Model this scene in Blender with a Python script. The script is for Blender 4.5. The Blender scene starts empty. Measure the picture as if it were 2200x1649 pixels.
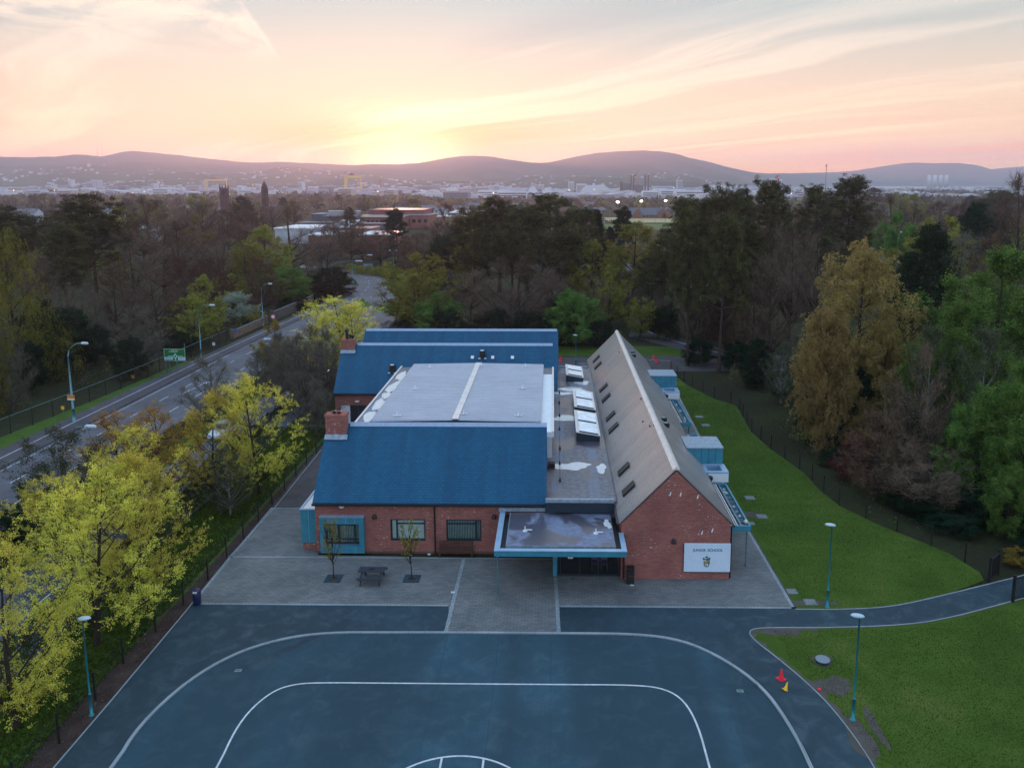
import bpy, math, random
import numpy as np
from mathutils import Vector

# ---------------------------------------------------------------- camera, world, sun
SC = bpy.context.scene
R = math.radians
F, CX, CY, CAMH = 1700.0, 1165.0, 665.0, 25.0          # focal length and principal point in photo pixels, drone height in metres
TH = math.atan(270 / F); PS = math.atan(23 * math.cos(TH) / F)

def ray(x, y):
    v = np.array([(x - CX) / F, 1.0, -(y - CY) / F])
    c, s = math.cos(TH), math.sin(TH)
    v = np.array([v[0], c * v[1] + s * v[2], -s * v[1] + c * v[2]])
    c, s = math.cos(PS), math.sin(PS)
    return np.array([c * v[0] - s * v[1], s * v[0] + c * v[1], v[2]])
def g(x, y, z=0.0):
    r = ray(x, y); return r * ((z - CAMH) / r[2]) + np.array([0, 0, CAMH])
def gy(x, y, Y):
    r = ray(x, y); return r * (Y / r[1]) + np.array([0, 0, CAMH])
def pl(x, y, n, d):
    r = ray(x, y); n = np.array(n, float); t = (d - n[2] * CAMH) / (n @ r)
    return r * t + np.array([0, 0, CAMH])

cam = bpy.data.cameras.new('camera'); camo = bpy.data.objects.new('camera', cam); SC.collection.objects.link(camo)
camo.location = (0, 0, CAMH); camo.rotation_euler = (R(90) - TH, 0, PS)
cam.sensor_fit = 'HORIZONTAL'; cam.sensor_width = 36.0; cam.lens = 36.0 * F / 2200
cam.shift_x = (1100 - CX) / 2200; cam.shift_y = (CY - 824.5) / 2200
cam.clip_start = 0.5; cam.clip_end = 60000
SC.camera = camo
SC.view_settings.view_transform = 'Standard'; SC.view_settings.look = 'None'
SC.view_settings.exposure = 0.32; SC.view_settings.gamma = 1.0
try:
    SC.cycles.use_denoising = True; SC.cycles.denoiser = 'OPENIMAGEDENOISE'
    SC.cycles.max_bounces = 6; SC.cycles.diffuse_bounces = 3; SC.cycles.glossy_bounces = 3
    SC.cycles.transmission_bounces = 3; SC.cycles.volume_bounces = 1; SC.cycles.transparent_max_bounces = 6
    SC.cycles.use_adaptive_sampling = True; SC.cycles.adaptive_threshold = 0.02
    SC.cycles.sample_clamp_indirect = 4.0
except Exception:
    pass

class NT:
    """small node helper"""
    def __init__(s, tree): s.t = tree; s.n = tree.nodes; s.l = tree.links
    def new(s, typ, **kw):
        n = s.n.new(typ)
        for k, v in kw.items(): setattr(n, k, v)
        return n
    def put(s, sock, v):
        if isinstance(v, bpy.types.NodeSocket): s.l.new(v, sock)
        elif isinstance(v, (tuple, list)) and len(v) == 3 and sock.type == 'RGBA': sock.default_value = (*v, 1)
        else: sock.default_value = v
    def m(s, op, a, b=None, c=None, clamp=False):
        n = s.new('ShaderNodeMath', operation=op, use_clamp=clamp)
        s.put(n.inputs[0], a)
        if b is not None: s.put(n.inputs[1], b)
        if c is not None: s.put(n.inputs[2], c)
        return n.outputs[0]
    def mix(s, f, a, b, mode='MIX'):
        n = s.new('ShaderNodeMix', data_type='RGBA', blend_type=mode)
        s.put(n.inputs[0], f); s.put(n.inputs[6], a); s.put(n.inputs[7], b)
        return n.outputs[2]
    def ramp(s, f, stops, interp='LINEAR'):
        n = s.new('ShaderNodeValToRGB'); n.color_ramp.interpolation = interp
        e = n.color_ramp.elements
        while len(e) < len(stops): e.new(0.5)
        for i, (p, c) in enumerate(stops):
            e[i].position = p
            e[i].color = (*c, 1) if isinstance(c, tuple) else (c, c, c, 1)
        s.put(n.inputs[0], f); return n.outputs[0]
    def noise(s, vec, scale, detail=3, rough=0.5, dist=0.0):
        n = s.new('ShaderNodeTexNoise'); 
        if vec is not None: s.l.new(vec, n.inputs['Vector'])
        n.inputs['Scale'].default_value = scale; n.inputs['Detail'].default_value = detail
        n.inputs['Roughness'].default_value = rough; n.inputs['Distortion'].default_value = dist
        return n.outputs[0]
    def comb(s, x, y, z):
        n = s.new('ShaderNodeCombineXYZ')
        for i, v in enumerate((x, y, z)): s.put(n.inputs[i], v)
        return n.outputs[0]
    def sep(s, v):
        n = s.new('ShaderNodeSeparateXYZ'); s.l.new(v, n.inputs[0]); return n.outputs
    def smooth(s, v, lo, hi, a=0.0, b=1.0):
        n = s.new('ShaderNodeMapRange', interpolation_type='SMOOTHSTEP')
        s.put(n.inputs[0], v); n.inputs[1].default_value = lo; n.inputs[2].default_value = hi
        n.inputs[3].default_value = a; n.inputs[4].default_value = b
        return n.outputs[0]

SUN_AZ = math.atan2(ray(868, 340)[0], ray(868, 340)[1])      # measured from +Y towards +X
SUN_EL = R(2.3)
SUN_DIR = Vector((math.sin(SUN_AZ) * math.cos(SUN_EL), math.cos(SUN_AZ) * math.cos(SUN_EL), math.sin(SUN_EL)))

W = bpy.data.worlds.new('World'); SC.world = W; W.use_nodes = True
def build_sky():
    k = NT(W.node_tree)
    for n in list(k.n): k.n.remove(n)
    out = k.new('ShaderNodeOutputWorld'); bg = k.new('ShaderNodeBackground')
    k.l.new(bg.outputs[0], out.inputs[0])
    sky = k.new('ShaderNodeTexSky', sky_type='NISHITA'); sky.sun_disc = False
    sky.sun_elevation = SUN_EL; sky.sun_rotation = SUN_AZ
    sky.air_density = 1.0; sky.dust_density = 2.0; sky.ozone_density = 2.0
    tc = k.new('ShaderNodeTexCoord'); D = tc.outputs['Generated']
    x, y, z = k.sep(D)[:3]
    A = k.m('ARCTAN2', x, y); E = k.m('ARCSINE', z)
    Ed = k.m('DIVIDE', k.m('MAXIMUM', E, 0.0), math.pi / 2)
    d = lambda deg: deg / 90.0
    front = k.ramp(Ed, [(0, (.80, .58, .44)), (d(3), (.80, .63, .49)), (d(6), (.76, .64, .54)), (d(9.5), (.56, .59, .57)),
                        (d(13), (.37, .54, .61)), (d(25), (.72, .84, .96)), (d(50), (.58, .84, 1.18)), (1, (.48, .76, 1.20))])
    back = k.ramp(Ed, [(0, (.50, .52, .64)), (d(8), (.66, .72, .92)), (d(20), (.62, .84, 1.15)), (d(45), (.54, .82, 1.25)), (1, (.48, .76, 1.20))])
    azd = k.m('COSINE', k.m('SUBTRACT', A, SUN_AZ))
    col = k.mix(k.smooth(azd, -0.25, 0.72), back, front)
    # wide yellow glow and the bright core round the sun
    def glow(a0, e0, wa, we, rot=0.0):
        dx = k.m('SUBTRACT', A, a0); dy = k.m('SUBTRACT', E, e0)
        dy = k.m('SUBTRACT', dy, k.m('MULTIPLY', dx, rot))
        dx = k.m('DIVIDE', dx, wa); dy = k.m('DIVIDE', dy, we)
        r2 = k.m('ADD', k.m('MULTIPLY', dx, dx), k.m('MULTIPLY', dy, dy))
        return k.m('EXPONENT', k.m('MULTIPLY', r2, -1.0))
    px = lambda X: (X - 1188) / 1760.0
    py = lambda Y: (395 - Y) / 1745.0
    # cloud plane: streaks fan out from a point low on the left of the view
    va = -0.80
    zz = k.m('ADD', k.m('MAXIMUM', z, 0.0), 0.09)
    sx = k.m('DIVIDE', x, zz); sy = k.m('DIVIDE', y, zz)
    u = k.m('ADD', k.m('MULTIPLY', sx, math.sin(va)), k.m('MULTIPLY', sy, math.cos(va)))
    v = k.m('SUBTRACT', k.m('MULTIPLY', sx, math.cos(va)), k.m('MULTIPLY', sy, math.sin(va)))
    warp = k.noise(k.comb(u, v, 0), 0.35, 2, 0.5)
    vv = k.m('ADD', v, k.m('MULTIPLY', warp, 1.3))
    n1 = k.noise(k.comb(k.m('MULTIPLY', u, 0.12), k.m('MULTIPLY', vv, 1.15), 3.1), 1.0, 6, 0.58, 0.2)
    n2 = k.noise(k.comb(k.m('MULTIPLY', u, 0.42), k.m('MULTIPLY', vv, 4.4), 7.7), 1.0, 6, 0.62, 0.35)
    n3 = k.noise(k.comb(k.m('MULTIPLY', u, 0.14), k.m('MULTIPLY', vv, 0.80), 12.3), 1.0, 4, 0.5, 0.1)
    hi = k.smooth(k.m('ADD', k.m('MULTIPLY', n1, 0.65), k.m('MULTIPLY', n2, 0.35)), 0.49, 0.61)
    frontmask = k.smooth(azd, 0.3, 0.8)
    low = k.smooth(E, 0.35, 0.05)
    cream = k.mix(k.smooth(E, 0.04, 0.17), (.98, .81, .63), (.90, .83, .75))
    lo = k.smooth(n3, 0.49, 0.60)
    dark = k.mix(k.smooth(E, 0.05, 0.18), (.86, .44, .27), (.36, .44, .50))
    col = k.mix(k.m('MULTIPLY', k.m('MULTIPLY', lo, 0.85), k.m('MULTIPLY', frontmask, low)), col, dark)
    # orange-yellow wash before the pale streaks
    col = k.mix(k.m('MULTIPLY', glow(px(868), py(300), 0.17, 0.040), 0.85), col, (1.0, .42, .14))
    col = k.mix(k.m('MULTIPLY', glow(px(868), py(320), 0.105, 0.024), 0.90), col, (1.0, .42, .0))
    col = k.mix(k.m('MULTIPLY', k.m('MULTIPLY', hi, 0.85), k.m('MULTIPLY', frontmask, low)), col, cream)
    # cirrus veil, upper left, ending on the old contrail
    edge = k.m('SUBTRACT', k.m('SUBTRACT', A, px(520)), k.m('MULTIPLY', k.m('SUBTRACT', py(0), E), 0.62))
    wob = k.m('MULTIPLY', k.m('SUBTRACT', n2, 0.5), 0.02)
    inside = k.smooth(k.m('ADD', edge, wob), 0.004, -0.008)
    fade = k.m('MULTIPLY', k.smooth(E, py(175), py(90)), k.smooth(A, px(-700), px(150)))
    cn = k.noise(k.comb(k.m('MULTIPLY', A, 9.0), k.m('MULTIPLY', E, 34.0), 0.0), 1.0, 7, 0.62, 0.9)
    veil = k.m('MULTIPLY', k.m('MULTIPLY', inside, fade), k.smooth(cn, 0.36, 0.64))
    col = k.mix(k.m('MULTIPLY', veil, 0.8), col, (.96, .86, .74))
    line = k.m('EXPONENT', k.m('MULTIPLY', k.m('POWER', k.m('DIVIDE', k.m('ADD', edge, wob), 0.0035), 2.0), -1.0))
    line = k.m('MULTIPLY', line, k.m('MULTIPLY', k.smooth(E, py(160), py(120)), k.smooth(cn, 0.25, 0.6)))
    col = k.mix(k.m('MULTIPLY', line, 0.6), col, (1.0, .86, .78))
    # grey-pink bank low on the right
    bn = k.noise(k.comb(k.m('MULTIPLY', A, 14.0), k.m('MULTIPLY', E, 60.0), 4.0), 1.0, 5, 0.6, 0.3)
    bank = k.m('MULTIPLY', glow(px(2050), py(332), 0.20, 0.013), k.smooth(bn, 0.36, 0.58))
    col = k.mix(k.m('MULTIPLY', bank, 0.85), col, (.78, .50, .46))
    ob = k.m('MULTIPLY', glow(px(850), py(302), 0.17, 0.016, .03), k.smooth(n1, 0.62, 0.40, 0.35, 1.0))
    col = k.mix(k.m('MULTIPLY', ob, 0.9), col, (1.15, .40, .0))
    # bright band above the sun and the core at the ridge
    band = k.m('MULTIPLY', glow(px(890), py(243), 0.10, 0.015, 0.04), k.smooth(n2, 0.3, 0.62, 0.35, 1.0))
    col = k.mix(k.m('MULTIPLY', band, 0.95), col, (1.10, .98, .76))
    col = k.mix(k.m('MULTIPLY', glow(px(872), py(318), 0.062, 0.021), 1.0), col, (1.6, 1.15, .60))
    col = k.mix(k.m('MULTIPLY', glow(px(868), py(348), 0.050, 0.012), 1.0), col, (2.6, 2.0, 1.1))
    # the air box dims the lowest sky, so the sky behind it is brighter there
    be = k.m('EXPONENT', k.m('MULTIPLY', k.m('MAXIMUM', E, 0.0), -16.0))
    bst = [k.m('ADD', 1.0 + b0, k.m('MULTIPLY', be, b1)) for b0, b1 in ((-.05, 1.15), (-.10, .50), (-.16, -.30))]
    col = k.mix(1.0, col, k.comb(*bst), 'MULTIPLY')
    col = k.mix(k.smooth(z, 0.0, -0.04), col, (.16, .15, .16))
    tot = k.mix(1.0, col, k.mix(1.0, sky.outputs[0], (.010, .012, .014), 'MULTIPLY'), 'ADD')
    k.l.new(tot, bg.inputs[0]); bg.inputs[1].default_value = 1.0
build_sky()

sl = bpy.data.lights.new('sun', 'SUN'); slo = bpy.data.objects.new('sun', sl); SC.collection.objects.link(slo)
sl.energy = 2.8; sl.color = (1.0, .36, .22); sl.angle = R(1.5)
slo.rotation_euler = SUN_DIR.to_track_quat('Z', 'Y').to_euler()

# ---------------------------------------------------------------- objects, parts, labels
COL = SC.collection
def tag(o, label=None, cat=None, group=None, kind=None):
    if label: o['label'] = label
    if cat: o['category'] = cat
    if group: o['group'] = group
    if kind: o['kind'] = kind
    return o
def empty(name, loc, label, cat, group=None, rz=0.0):
    o = bpy.data.objects.new(name, None); COL.objects.link(o)
    o.location = loc; o.rotation_euler = (0, 0, rz); o.empty_display_size = 0.3
    return tag(o, label, cat, group)
def kids(o): return [c for c in bpy.data.objects if c.parent == o]
CH = {}
def link_child(o, parent):
    o.parent = parent; CH.setdefault(parent.name, []).append(o)
def copy_tree(o, parent=None):
    c = o.copy(); COL.objects.link(c)
    if parent: link_child(c, parent)
    for ch in CH.get(o.name, []): copy_tree(ch, c)
    return c
def newmesh(name, V, Fs, mat, smooth=False):
    me = bpy.data.meshes.new(name)
    V = np.asarray(V, dtype=np.float64).reshape(-1, 3)
    if isinstance(Fs, np.ndarray):
        n, k = Fs.shape
        me.vertices.add(len(V)); me.vertices.foreach_set('co', V.ravel())
        me.loops.add(n * k); me.loops.foreach_set('vertex_index', Fs.ravel().astype(np.int32))
        me.polygons.add(n); me.polygons.foreach_set('loop_start', np.arange(0, n * k, k, dtype=np.int32))
        try: me.polygons.foreach_set('loop_total', np.full(n, k, dtype=np.int32))
        except Exception: pass
        me.update(calc_edges=True)
    else:
        me.from_pydata([tuple(v) for v in V], [], [tuple(f) for f in Fs]); me.update()
    if smooth: me.polygons.foreach_set('use_smooth', [True] * len(me.polygons))
    me.materials.append(mat)
    return me
def mobj(name, me, parent=None):
    o = bpy.data.objects.new(name, me); COL.objects.link(o)
    if parent: link_child(o, parent)
    return o

class MB:
    """collects shapes that become one mesh"""
    def __init__(s): s.v = []; s.f = []
    def add(s, V, Fs):
        b = len(s.v); s.v += [tuple(map(float, p)) for p in V]; s.f += [tuple(b + i for i in f) for f in Fs]; return s
    def box(s, x0, x1, y0, y1, z0, z1):
        return s.add([(x0,y0,z0),(x1,y0,z0),(x1,y1,z0),(x0,y1,z0),(x0,y0,z1),(x1,y0,z1),(x1,y1,z1),(x0,y1,z1)],
                     [(0,3,2,1),(4,5,6,7),(0,1,5,4),(1,2,6,5),(2,3,7,6),(3,0,4,7)])
    def obox(s, c, h, rz=0.0):
        co, si = math.cos(rz), math.sin(rz); V = []
        for dz in (-h[2], h[2]):
            for dx, dy in ((-h[0], -h[1]), (h[0], -h[1]), (h[0], h[1]), (-h[0], h[1])):
                V.append((c[0] + co*dx - si*dy, c[1] + si*dx + co*dy, c[2] + dz))
        return s.add(V, [(0,3,2,1),(4,5,6,7),(0,1,5,4),(1,2,6,5),(2,3,7,6),(3,0,4,7)])
    def prism(s, poly, ext):
        """closed polygon of 3-D points swept along the vector ext"""
        n = len(poly); e = np.array(ext, float)
        V = [np.array(p, float) for p in poly] + [np.array(p, float) + e for p in poly]
        return s.add(V, [tuple(range(n))[::-1], tuple(range(n, 2*n))] + [(i, (i+1) % n, n + (i+1) % n, n + i) for i in range(n)])
    def flat(s, poly, z=None):
        return s.add([(p[0], p[1], p[2] if z is None else z) for p in poly], [tuple(range(len(poly)))])
    def tube(s, pts, r, n=8, cap=True):
        pts = [np.array(p, float) for p in pts]; rs = r if isinstance(r, (list, tuple)) else [r] * len(pts)
        b = len(s.v)
        for i, p in enumerate(pts):
            t = pts[min(i+1, len(pts)-1)] - pts[max(i-1, 0)]; t /= (np.linalg.norm(t) + 1e-9)
            a = np.array([0, 0, 1.0]) if abs(t[2]) < 0.9 else np.array([1.0, 0, 0])
            e1 = np.cross(t, a); e1 /= np.linalg.norm(e1); e2 = np.cross(t, e1)
            for j in range(n):
                q = p + rs[i] * (math.cos(2*math.pi*j/n) * e1 + math.sin(2*math.pi*j/n) * e2); s.v.append(tuple(q))
        for i in range(len(pts) - 1):
            for j in range(n):
                s.f.append((b+i*n+j, b+i*n+(j+1) % n, b+(i+1)*n+(j+1) % n, b+(i+1)*n+j))
        if cap:
            s.f.append(tuple(b + j for j in range(n))); s.f.append(tuple(b + (len(pts)-1)*n + j for j in range(n))[::-1])
        return s
    def strip(s, line, w, z, side=0.0):
        """flat ribbon along a line of xy points; side shifts it sideways"""
        L = [np.array(p[:2], float) for p in line]; V = []
        for i, p in enumerate(L):
            t = L[min(i+1, len(L)-1)] - L[max(i-1, 0)]; t /= (np.linalg.norm(t) + 1e-9)
            nrm = np.array([-t[1], t[0]])
            for sgn in (1, -1):
                q = p + nrm * (side + sgn * w / 2); V.append((q[0], q[1], z))
        return s.add(V, [(2*i, 2*i+1, 2*i+3, 2*i+2) for i in range(len(L)-1)])
    def kerb(s, line, w, z0, z1):
        L = [np.array(p[:2], float) for p in line]; V = []; n = len(L)
        for i, p in enumerate(L):
            t = L[min(i+1, n-1)] - L[max(i-1, 0)]; t /= (np.linalg.norm(t) + 1e-9)
            nrm = np.array([-t[1], t[0]]) * w / 2
            for q, z in ((p+nrm, z0), (p+nrm, z1), (p-nrm, z1), (p-nrm, z0)): V.append((q[0], q[1], z))
        Fs = []
        for i in range(n-1):
            for j in range(3): Fs.append((4*i+j, 4*i+j+1, 4*i+j+5, 4*i+j+4))
        Fs += [(0,1,2,3), tuple(4*(n-1)+j for j in (3,2,1,0))]
        return s.add(V, Fs)
    def lathe(s, c, prof, n=14):
        b = len(s.v)
        for r, z in prof:
            for j in range(n): s.v.append((c[0] + r*math.cos(2*math.pi*j/n), c[1] + r*math.sin(2*math.pi*j/n), c[2] + z))
        for i in range(len(prof)-1):
            for j in range(n): s.f.append((b+i*n+j, b+i*n+(j+1) % n, b+(i+1)*n+(j+1) % n, b+(i+1)*n+j))
        s.f.append(tuple(b + j for j in range(n))[::-1]); s.f.append(tuple(b + (len(prof)-1)*n + j for j in range(n)))
        return s
    def build(s, name, mat, parent=None, smooth=False, off=None, bevel=0.0):
        V = np.array(s.v, float)
        if off is not None: V = V - np.array(off, float)
        o = mobj(name, newmesh(name, V, s.f, mat, smooth), parent)
        if bevel:
            b = o.modifiers.new('bevel', 'BEVEL'); b.width = bevel; b.segments = 2; b.limit_method = 'ANGLE'
        return o
def struct(o): o['kind'] = 'structure'; return o
def smooth_line(pts, it=3):
    P = [np.array(p[:2], float) for p in pts]
    for _ in range(it):
        Q = [P[0]]
        for a, b in zip(P[:-1], P[1:]): Q += [a*0.75+b*0.25, a*0.25+b*0.75]
        Q.append(P[-1]); P = Q
    return P

# ---------------------------------------------------------------- materials
def mat_new(name):
    m = bpy.data.materials.new(name); m.use_nodes = True
    k = NT(m.node_tree); p = m.node_tree.nodes['Principled BSDF']
    return m, k, p
def coords(k, obj=False):
    if obj: return k.new('ShaderNodeTexCoord').outputs['Object']
    return k.new('ShaderNodeNewGeometry').outputs['Position']
def bump(k, p, h, strength=0.3, dist=0.02):
    b = k.new('ShaderNodeBump'); b.inputs['Strength'].default_value = strength; b.inputs['Distance'].default_value = dist
    k.l.new(h, b.inputs['Height']); k.l.new(b.outputs[0], p.inputs['Normal'])
def plain(name, c, rough=0.6, metal=0.0, var=0.18, scale=3.0, spec=0.5, obj=False):
    m, k, p = mat_new(name); P = coords(k, obj)
    n = k.noise(P, scale, 4, 0.6); n2 = k.noise(P, scale * 9, 2, 0.5)
    f = k.m('ADD', k.m('MULTIPLY', n, 0.7), k.m('MULTIPLY', n2, 0.3))
    a = tuple(x * (1 - var) for x in c); b = tuple(min(1, x * (1 + var)) for x in c)
    k.l.new(k.mix(k.smooth(f, 0.3, 0.7), a, b), p.inputs['Base Color'])
    p.inputs['Roughness'].default_value = rough; p.inputs['Metallic'].default_value = metal
    p.inputs['Specular IOR Level'].default_value = spec
    return m
def wallcoord(k):
    P = coords(k); x, y, z = k.sep(P)[:3]
    gm = k.new('ShaderNodeNewGeometry'); nx = k.m('ABSOLUTE', k.sep(gm.outputs['Normal'])[0])
    s_ = k.m('GREATER_THAN', nx, 0.6)
    u = k.m('ADD', k.m('MULTIPLY', x, k.m('SUBTRACT', 1.0, s_)), k.m('MULTIPLY', y, s_))
    return P, k.comb(u, z, 0.0)
def brick(name, c1, c2, mortar, stain=True, w=.225, h=.075):
    m, k, p = mat_new(name); P, uv = wallcoord(k)
    b = k.new('ShaderNodeTexBrick'); k.l.new(uv, b.inputs['Vector'])
    b.inputs['Scale'].default_value = 1.0; b.inputs['Brick Width'].default_value = w; b.inputs['Row Height'].default_value = h
    b.inputs['Mortar Size'].default_value = .009; b.inputs['Mortar Smooth'].default_value = .2
    k.put(b.inputs['Color1'], c1); k.put(b.inputs['Color2'], c2); k.put(b.inputs['Mortar'], mortar)
    col = k.mix(k.smooth(k.noise(P, .55, 5, .62), .33, .70), k.mix(1.0, b.outputs[0], (.74, .74, .78), 'MULTIPLY'), b.outputs[0])
    gx, gz, _ = k.sep(uv)[:3]; cr = k.noise(k.comb(k.m('MULTIPLY', gx, 1.3), k.m('MULTIPLY', gz, 13.0), 5.0), 1.0, 3, .7)
    col = k.mix(k.m('MULTIPLY', k.smooth(cr, .45, .68), .55), col, tuple(v*.42 for v in c1))
    if stain:
        sx, sy, _ = k.sep(uv)[:3]
        q = k.noise(k.comb(k.m('MULTIPLY', sx, 5.0), k.m('MULTIPLY', sy, 11.0), 2.0), 1.0, 3, .6)
        q2 = k.noise(P, .45, 3, .5)
        col = k.mix(k.m('MULTIPLY', k.smooth(q, .61, .66), k.smooth(q2, .42, .60)), col, (.60, .52, .52))
    k.l.new(col, p.inputs['Base Color']); p.inputs['Roughness'].default_value = .85
    bump(k, p, b.outputs[1], -.25, .01)
    return m
def slate(name, c, axis, rough, spec, rowh=.23, var=.22, coat=0.0):
    """axis 0: courses run along x, 1: along y"""
    m, k, p = mat_new(name); P = coords(k); x, y, z = k.sep(P)[:3]
    b = k.new('ShaderNodeTexBrick'); k.l.new(k.comb((x, y)[axis], k.m('MULTIPLY', z, 1.414), 0), b.inputs['Vector'])
    b.inputs['Scale'].default_value = 1.0; b.inputs['Brick Width'].default_value = .30; b.inputs['Row Height'].default_value = rowh
    b.inputs['Mortar Size'].default_value = .012; b.inputs['Mortar Smooth'].default_value = .4
    k.put(b.inputs['Color1'], tuple(v*(1-var) for v in c)); k.put(b.inputs['Color2'], tuple(v*(1+var) for v in c))
    k.put(b.inputs['Mortar'], tuple(v*.45 for v in c))
    st = k.noise(k.comb(k.m('MULTIPLY', (x, y)[axis], .9), k.m('MULTIPLY', z, .10), 1.0), 1.0, 5, .6)
    col = k.mix(k.smooth(st, .35, .68), k.mix(1.0, b.outputs[0], (.72, .78, .84), 'MULTIPLY'), b.outputs[0])
    li = k.noise(P, 1.7, 5, .7)
    col = k.mix(k.m('MULTIPLY', k.smooth(li, .60, .74), .25), col, tuple(min(1, v*1.9+.02) for v in c))
    k.l.new(col, p.inputs['Base Color'])
    k.l.new(k.m('ADD', rough, k.m('MULTIPLY', k.m('SUBTRACT', li, .5), .22)), p.inputs['Roughness'])
    p.inputs['Specular IOR Level'].default_value = spec; p.inputs['Coat Weight'].default_value = coat; p.inputs['Coat Roughness'].default_value = .28
    bump(k, p, k.m('ADD', b.outputs[1], k.m('MULTIPLY', li, -.6)), -.35, .012)
    return m
def asphalt(name, c, wet=0.25, seam=0.0, rough=.82, spec=.5, mw=.35):
    m, k, p = mat_new(name); P = coords(k); x, y, z = k.sep(P)[:3]
    fine = k.noise(P, 22, 3, .7); mid = k.noise(P, .9, 5, .65, .6); big = k.noise(P, .13, 4, .55)
    f = k.m('ADD', k.m('MULTIPLY', fine, .47), k.m('ADD', k.m('MULTIPLY', mid, mw), k.m('MULTIPLY', big, .62 - mw*.75)))
    col = k.mix(k.smooth(f, .38, .78), tuple(v*.58 for v in c), tuple(v*1.5 for v in c))
    if seam:
        lane = k.noise(k.comb(k.m('MULTIPLY', x, .33), k.m('MULTIPLY', y, .02), 5.0), 1.0, 1, .4)
        lane2 = k.m('FRACT', k.m('MULTIPLY', k.m('ADD', x, k.m('MULTIPLY', k.noise(P, .5, 2), .12)), 1/2.9))
        edge = k.smooth(k.m('ABSOLUTE', k.m('SUBTRACT', lane2, .5)), .485, .5)
        col = k.mix(k.m('MULTIPLY', edge, .55), col, tuple(v*.5 for v in c))
        col = k.mix(k.m('MULTIPLY', k.smooth(lane, .40, .58), seam), col, tuple(v*.62 for v in c))
    k.l.new(col, p.inputs['Base Color'])
    k.l.new(k.m('SUBTRACT', rough, k.m('MULTIPLY', k.smooth(mid, .45, .7), wet)), p.inputs['Roughness'])
    p.inputs['Specular IOR Level'].default_value = spec
    bump(k, p, fine, .5, .01)
    return m
def paver(name, c1, c2, w, h, axis=0):
    m, k, p = mat_new(name); P = coords(k); x, y, z = k.sep(P)[:3]
    b = k.new('ShaderNodeTexBrick'); k.l.new(k.comb(y, x, 0) if axis else k.comb(x, y, 0), b.inputs['Vector'])
    b.inputs['Scale'].default_value = 1.0; b.inputs['Brick Width'].default_value = w; b.inputs['Row Height'].default_value = h
    b.inputs['Mortar Size'].default_value = .010; b.inputs['Mortar Smooth'].default_value = .3
    k.put(b.inputs['Color1'], c1); k.put(b.inputs['Color2'], c2); k.put(b.inputs['Mortar'], tuple(v*.30 for v in c1))
    n = k.noise(P, .35, 5, .6); col = k.mix(k.smooth(n, .3, .7), k.mix(1.0, b.outputs[0], (.66, .70, .72), 'MULTIPLY'), b.outputs[0])
    n3 = k.noise(P, 6, 3, .6); col = k.mix(k.m('MULTIPLY', k.smooth(n3, .62, .72), .3), col, tuple(v*.5 for v in c1))
    k.l.new(col, p.inputs['Base Color']); p.inputs['Roughness'].default_value = .78
    bump(k, p, b.outputs[1], -.4, .01)
    return m
def ground_mat(name, stops, s1, s2, rough=.95, bstr=.6, big=0.0):
    m, k, p = mat_new(name); P = coords(k)
    a = k.noise(P, s1, 6, .62, .3); b = k.noise(P, s2, 3, .6)
    f = k.m('ADD', k.m('MULTIPLY', a, .62), k.m('MULTIPLY', b, .38))
    if big: f = k.m('ADD', f, k.m('MULTIPLY', k.m('SUBTRACT', k.noise(P, .09, 4, .6), .5), big))
    k.l.new(k.ramp(f, stops), p.inputs['Base Color'])
    p.inputs['Roughness'].default_value = rough; p.inputs['Specular IOR Level'].default_value = .15
    bump(k, p, b, bstr, .06)
    return m
def leafmat(name, c1, c2, trans=.3, sc=.9, hue=.10):
    m, k, p = mat_new(name)
    P = coords(k, True); inf = k.new('ShaderNodeObjectInfo').outputs['Random']
    n = k.noise(P, sc, 3, .6); w = k.noise(P, 14.0, 1, .5)
    f = k.m('ADD', k.m('MULTIPLY', n, .6), k.m('MULTIPLY', w, .4))
    col = k.mix(k.smooth(f, .34, .66), c1, c2)
    h = k.new('ShaderNodeHueSaturation'); k.l.new(col, h.inputs['Color'])
    k.put(h.inputs['Hue'], k.m('ADD', .5 - hue*.15, k.m('MULTIPLY', inf, hue*.3)))
    k.put(h.inputs['Value'], k.m('ADD', .82, k.m('MULTIPLY', inf, .36)))
    for n_ in list(k.n):
        if n_.type == 'BSDF_PRINCIPLED': k.n.remove(n_)
    out = [n_ for n_ in k.n if n_.type == 'OUTPUT_MATERIAL'][0]
    d = k.new('ShaderNodeBsdfDiffuse'); t = k.new('ShaderNodeBsdfTranslucent'); mx = k.new('ShaderNodeMixShader')
    k.l.new(h.outputs[0], d.inputs[0]); k.l.new(h.outputs[0], t.inputs[0]); mx.inputs[0].default_value = trans
    k.l.new(d.outputs[0], mx.inputs[1]); k.l.new(t.outputs[0], mx.inputs[2]); k.l.new(mx.outputs[0], out.inputs[0])
    return m
def emit(name, c, s):
    m, k, p = mat_new(name); p.inputs['Base Color'].default_value = (*c, 1)
    p.inputs['Emission Color'].default_value = (*c, 1); p.inputs['Emission Strength'].default_value = s
    return m
def glass(name, c=(.02, .03, .04), rough=.06):
    m, k, p = mat_new(name); P = coords(k)
    k.l.new(k.mix(k.noise(P, 1.5, 2), tuple(v*.6 for v in c), tuple(v*1.4 for v in c)), p.inputs['Base Color'])
    p.inputs['Roughness'].default_value = rough; p.inputs['Specular IOR Level'].default_value = .9
    return m

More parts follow.
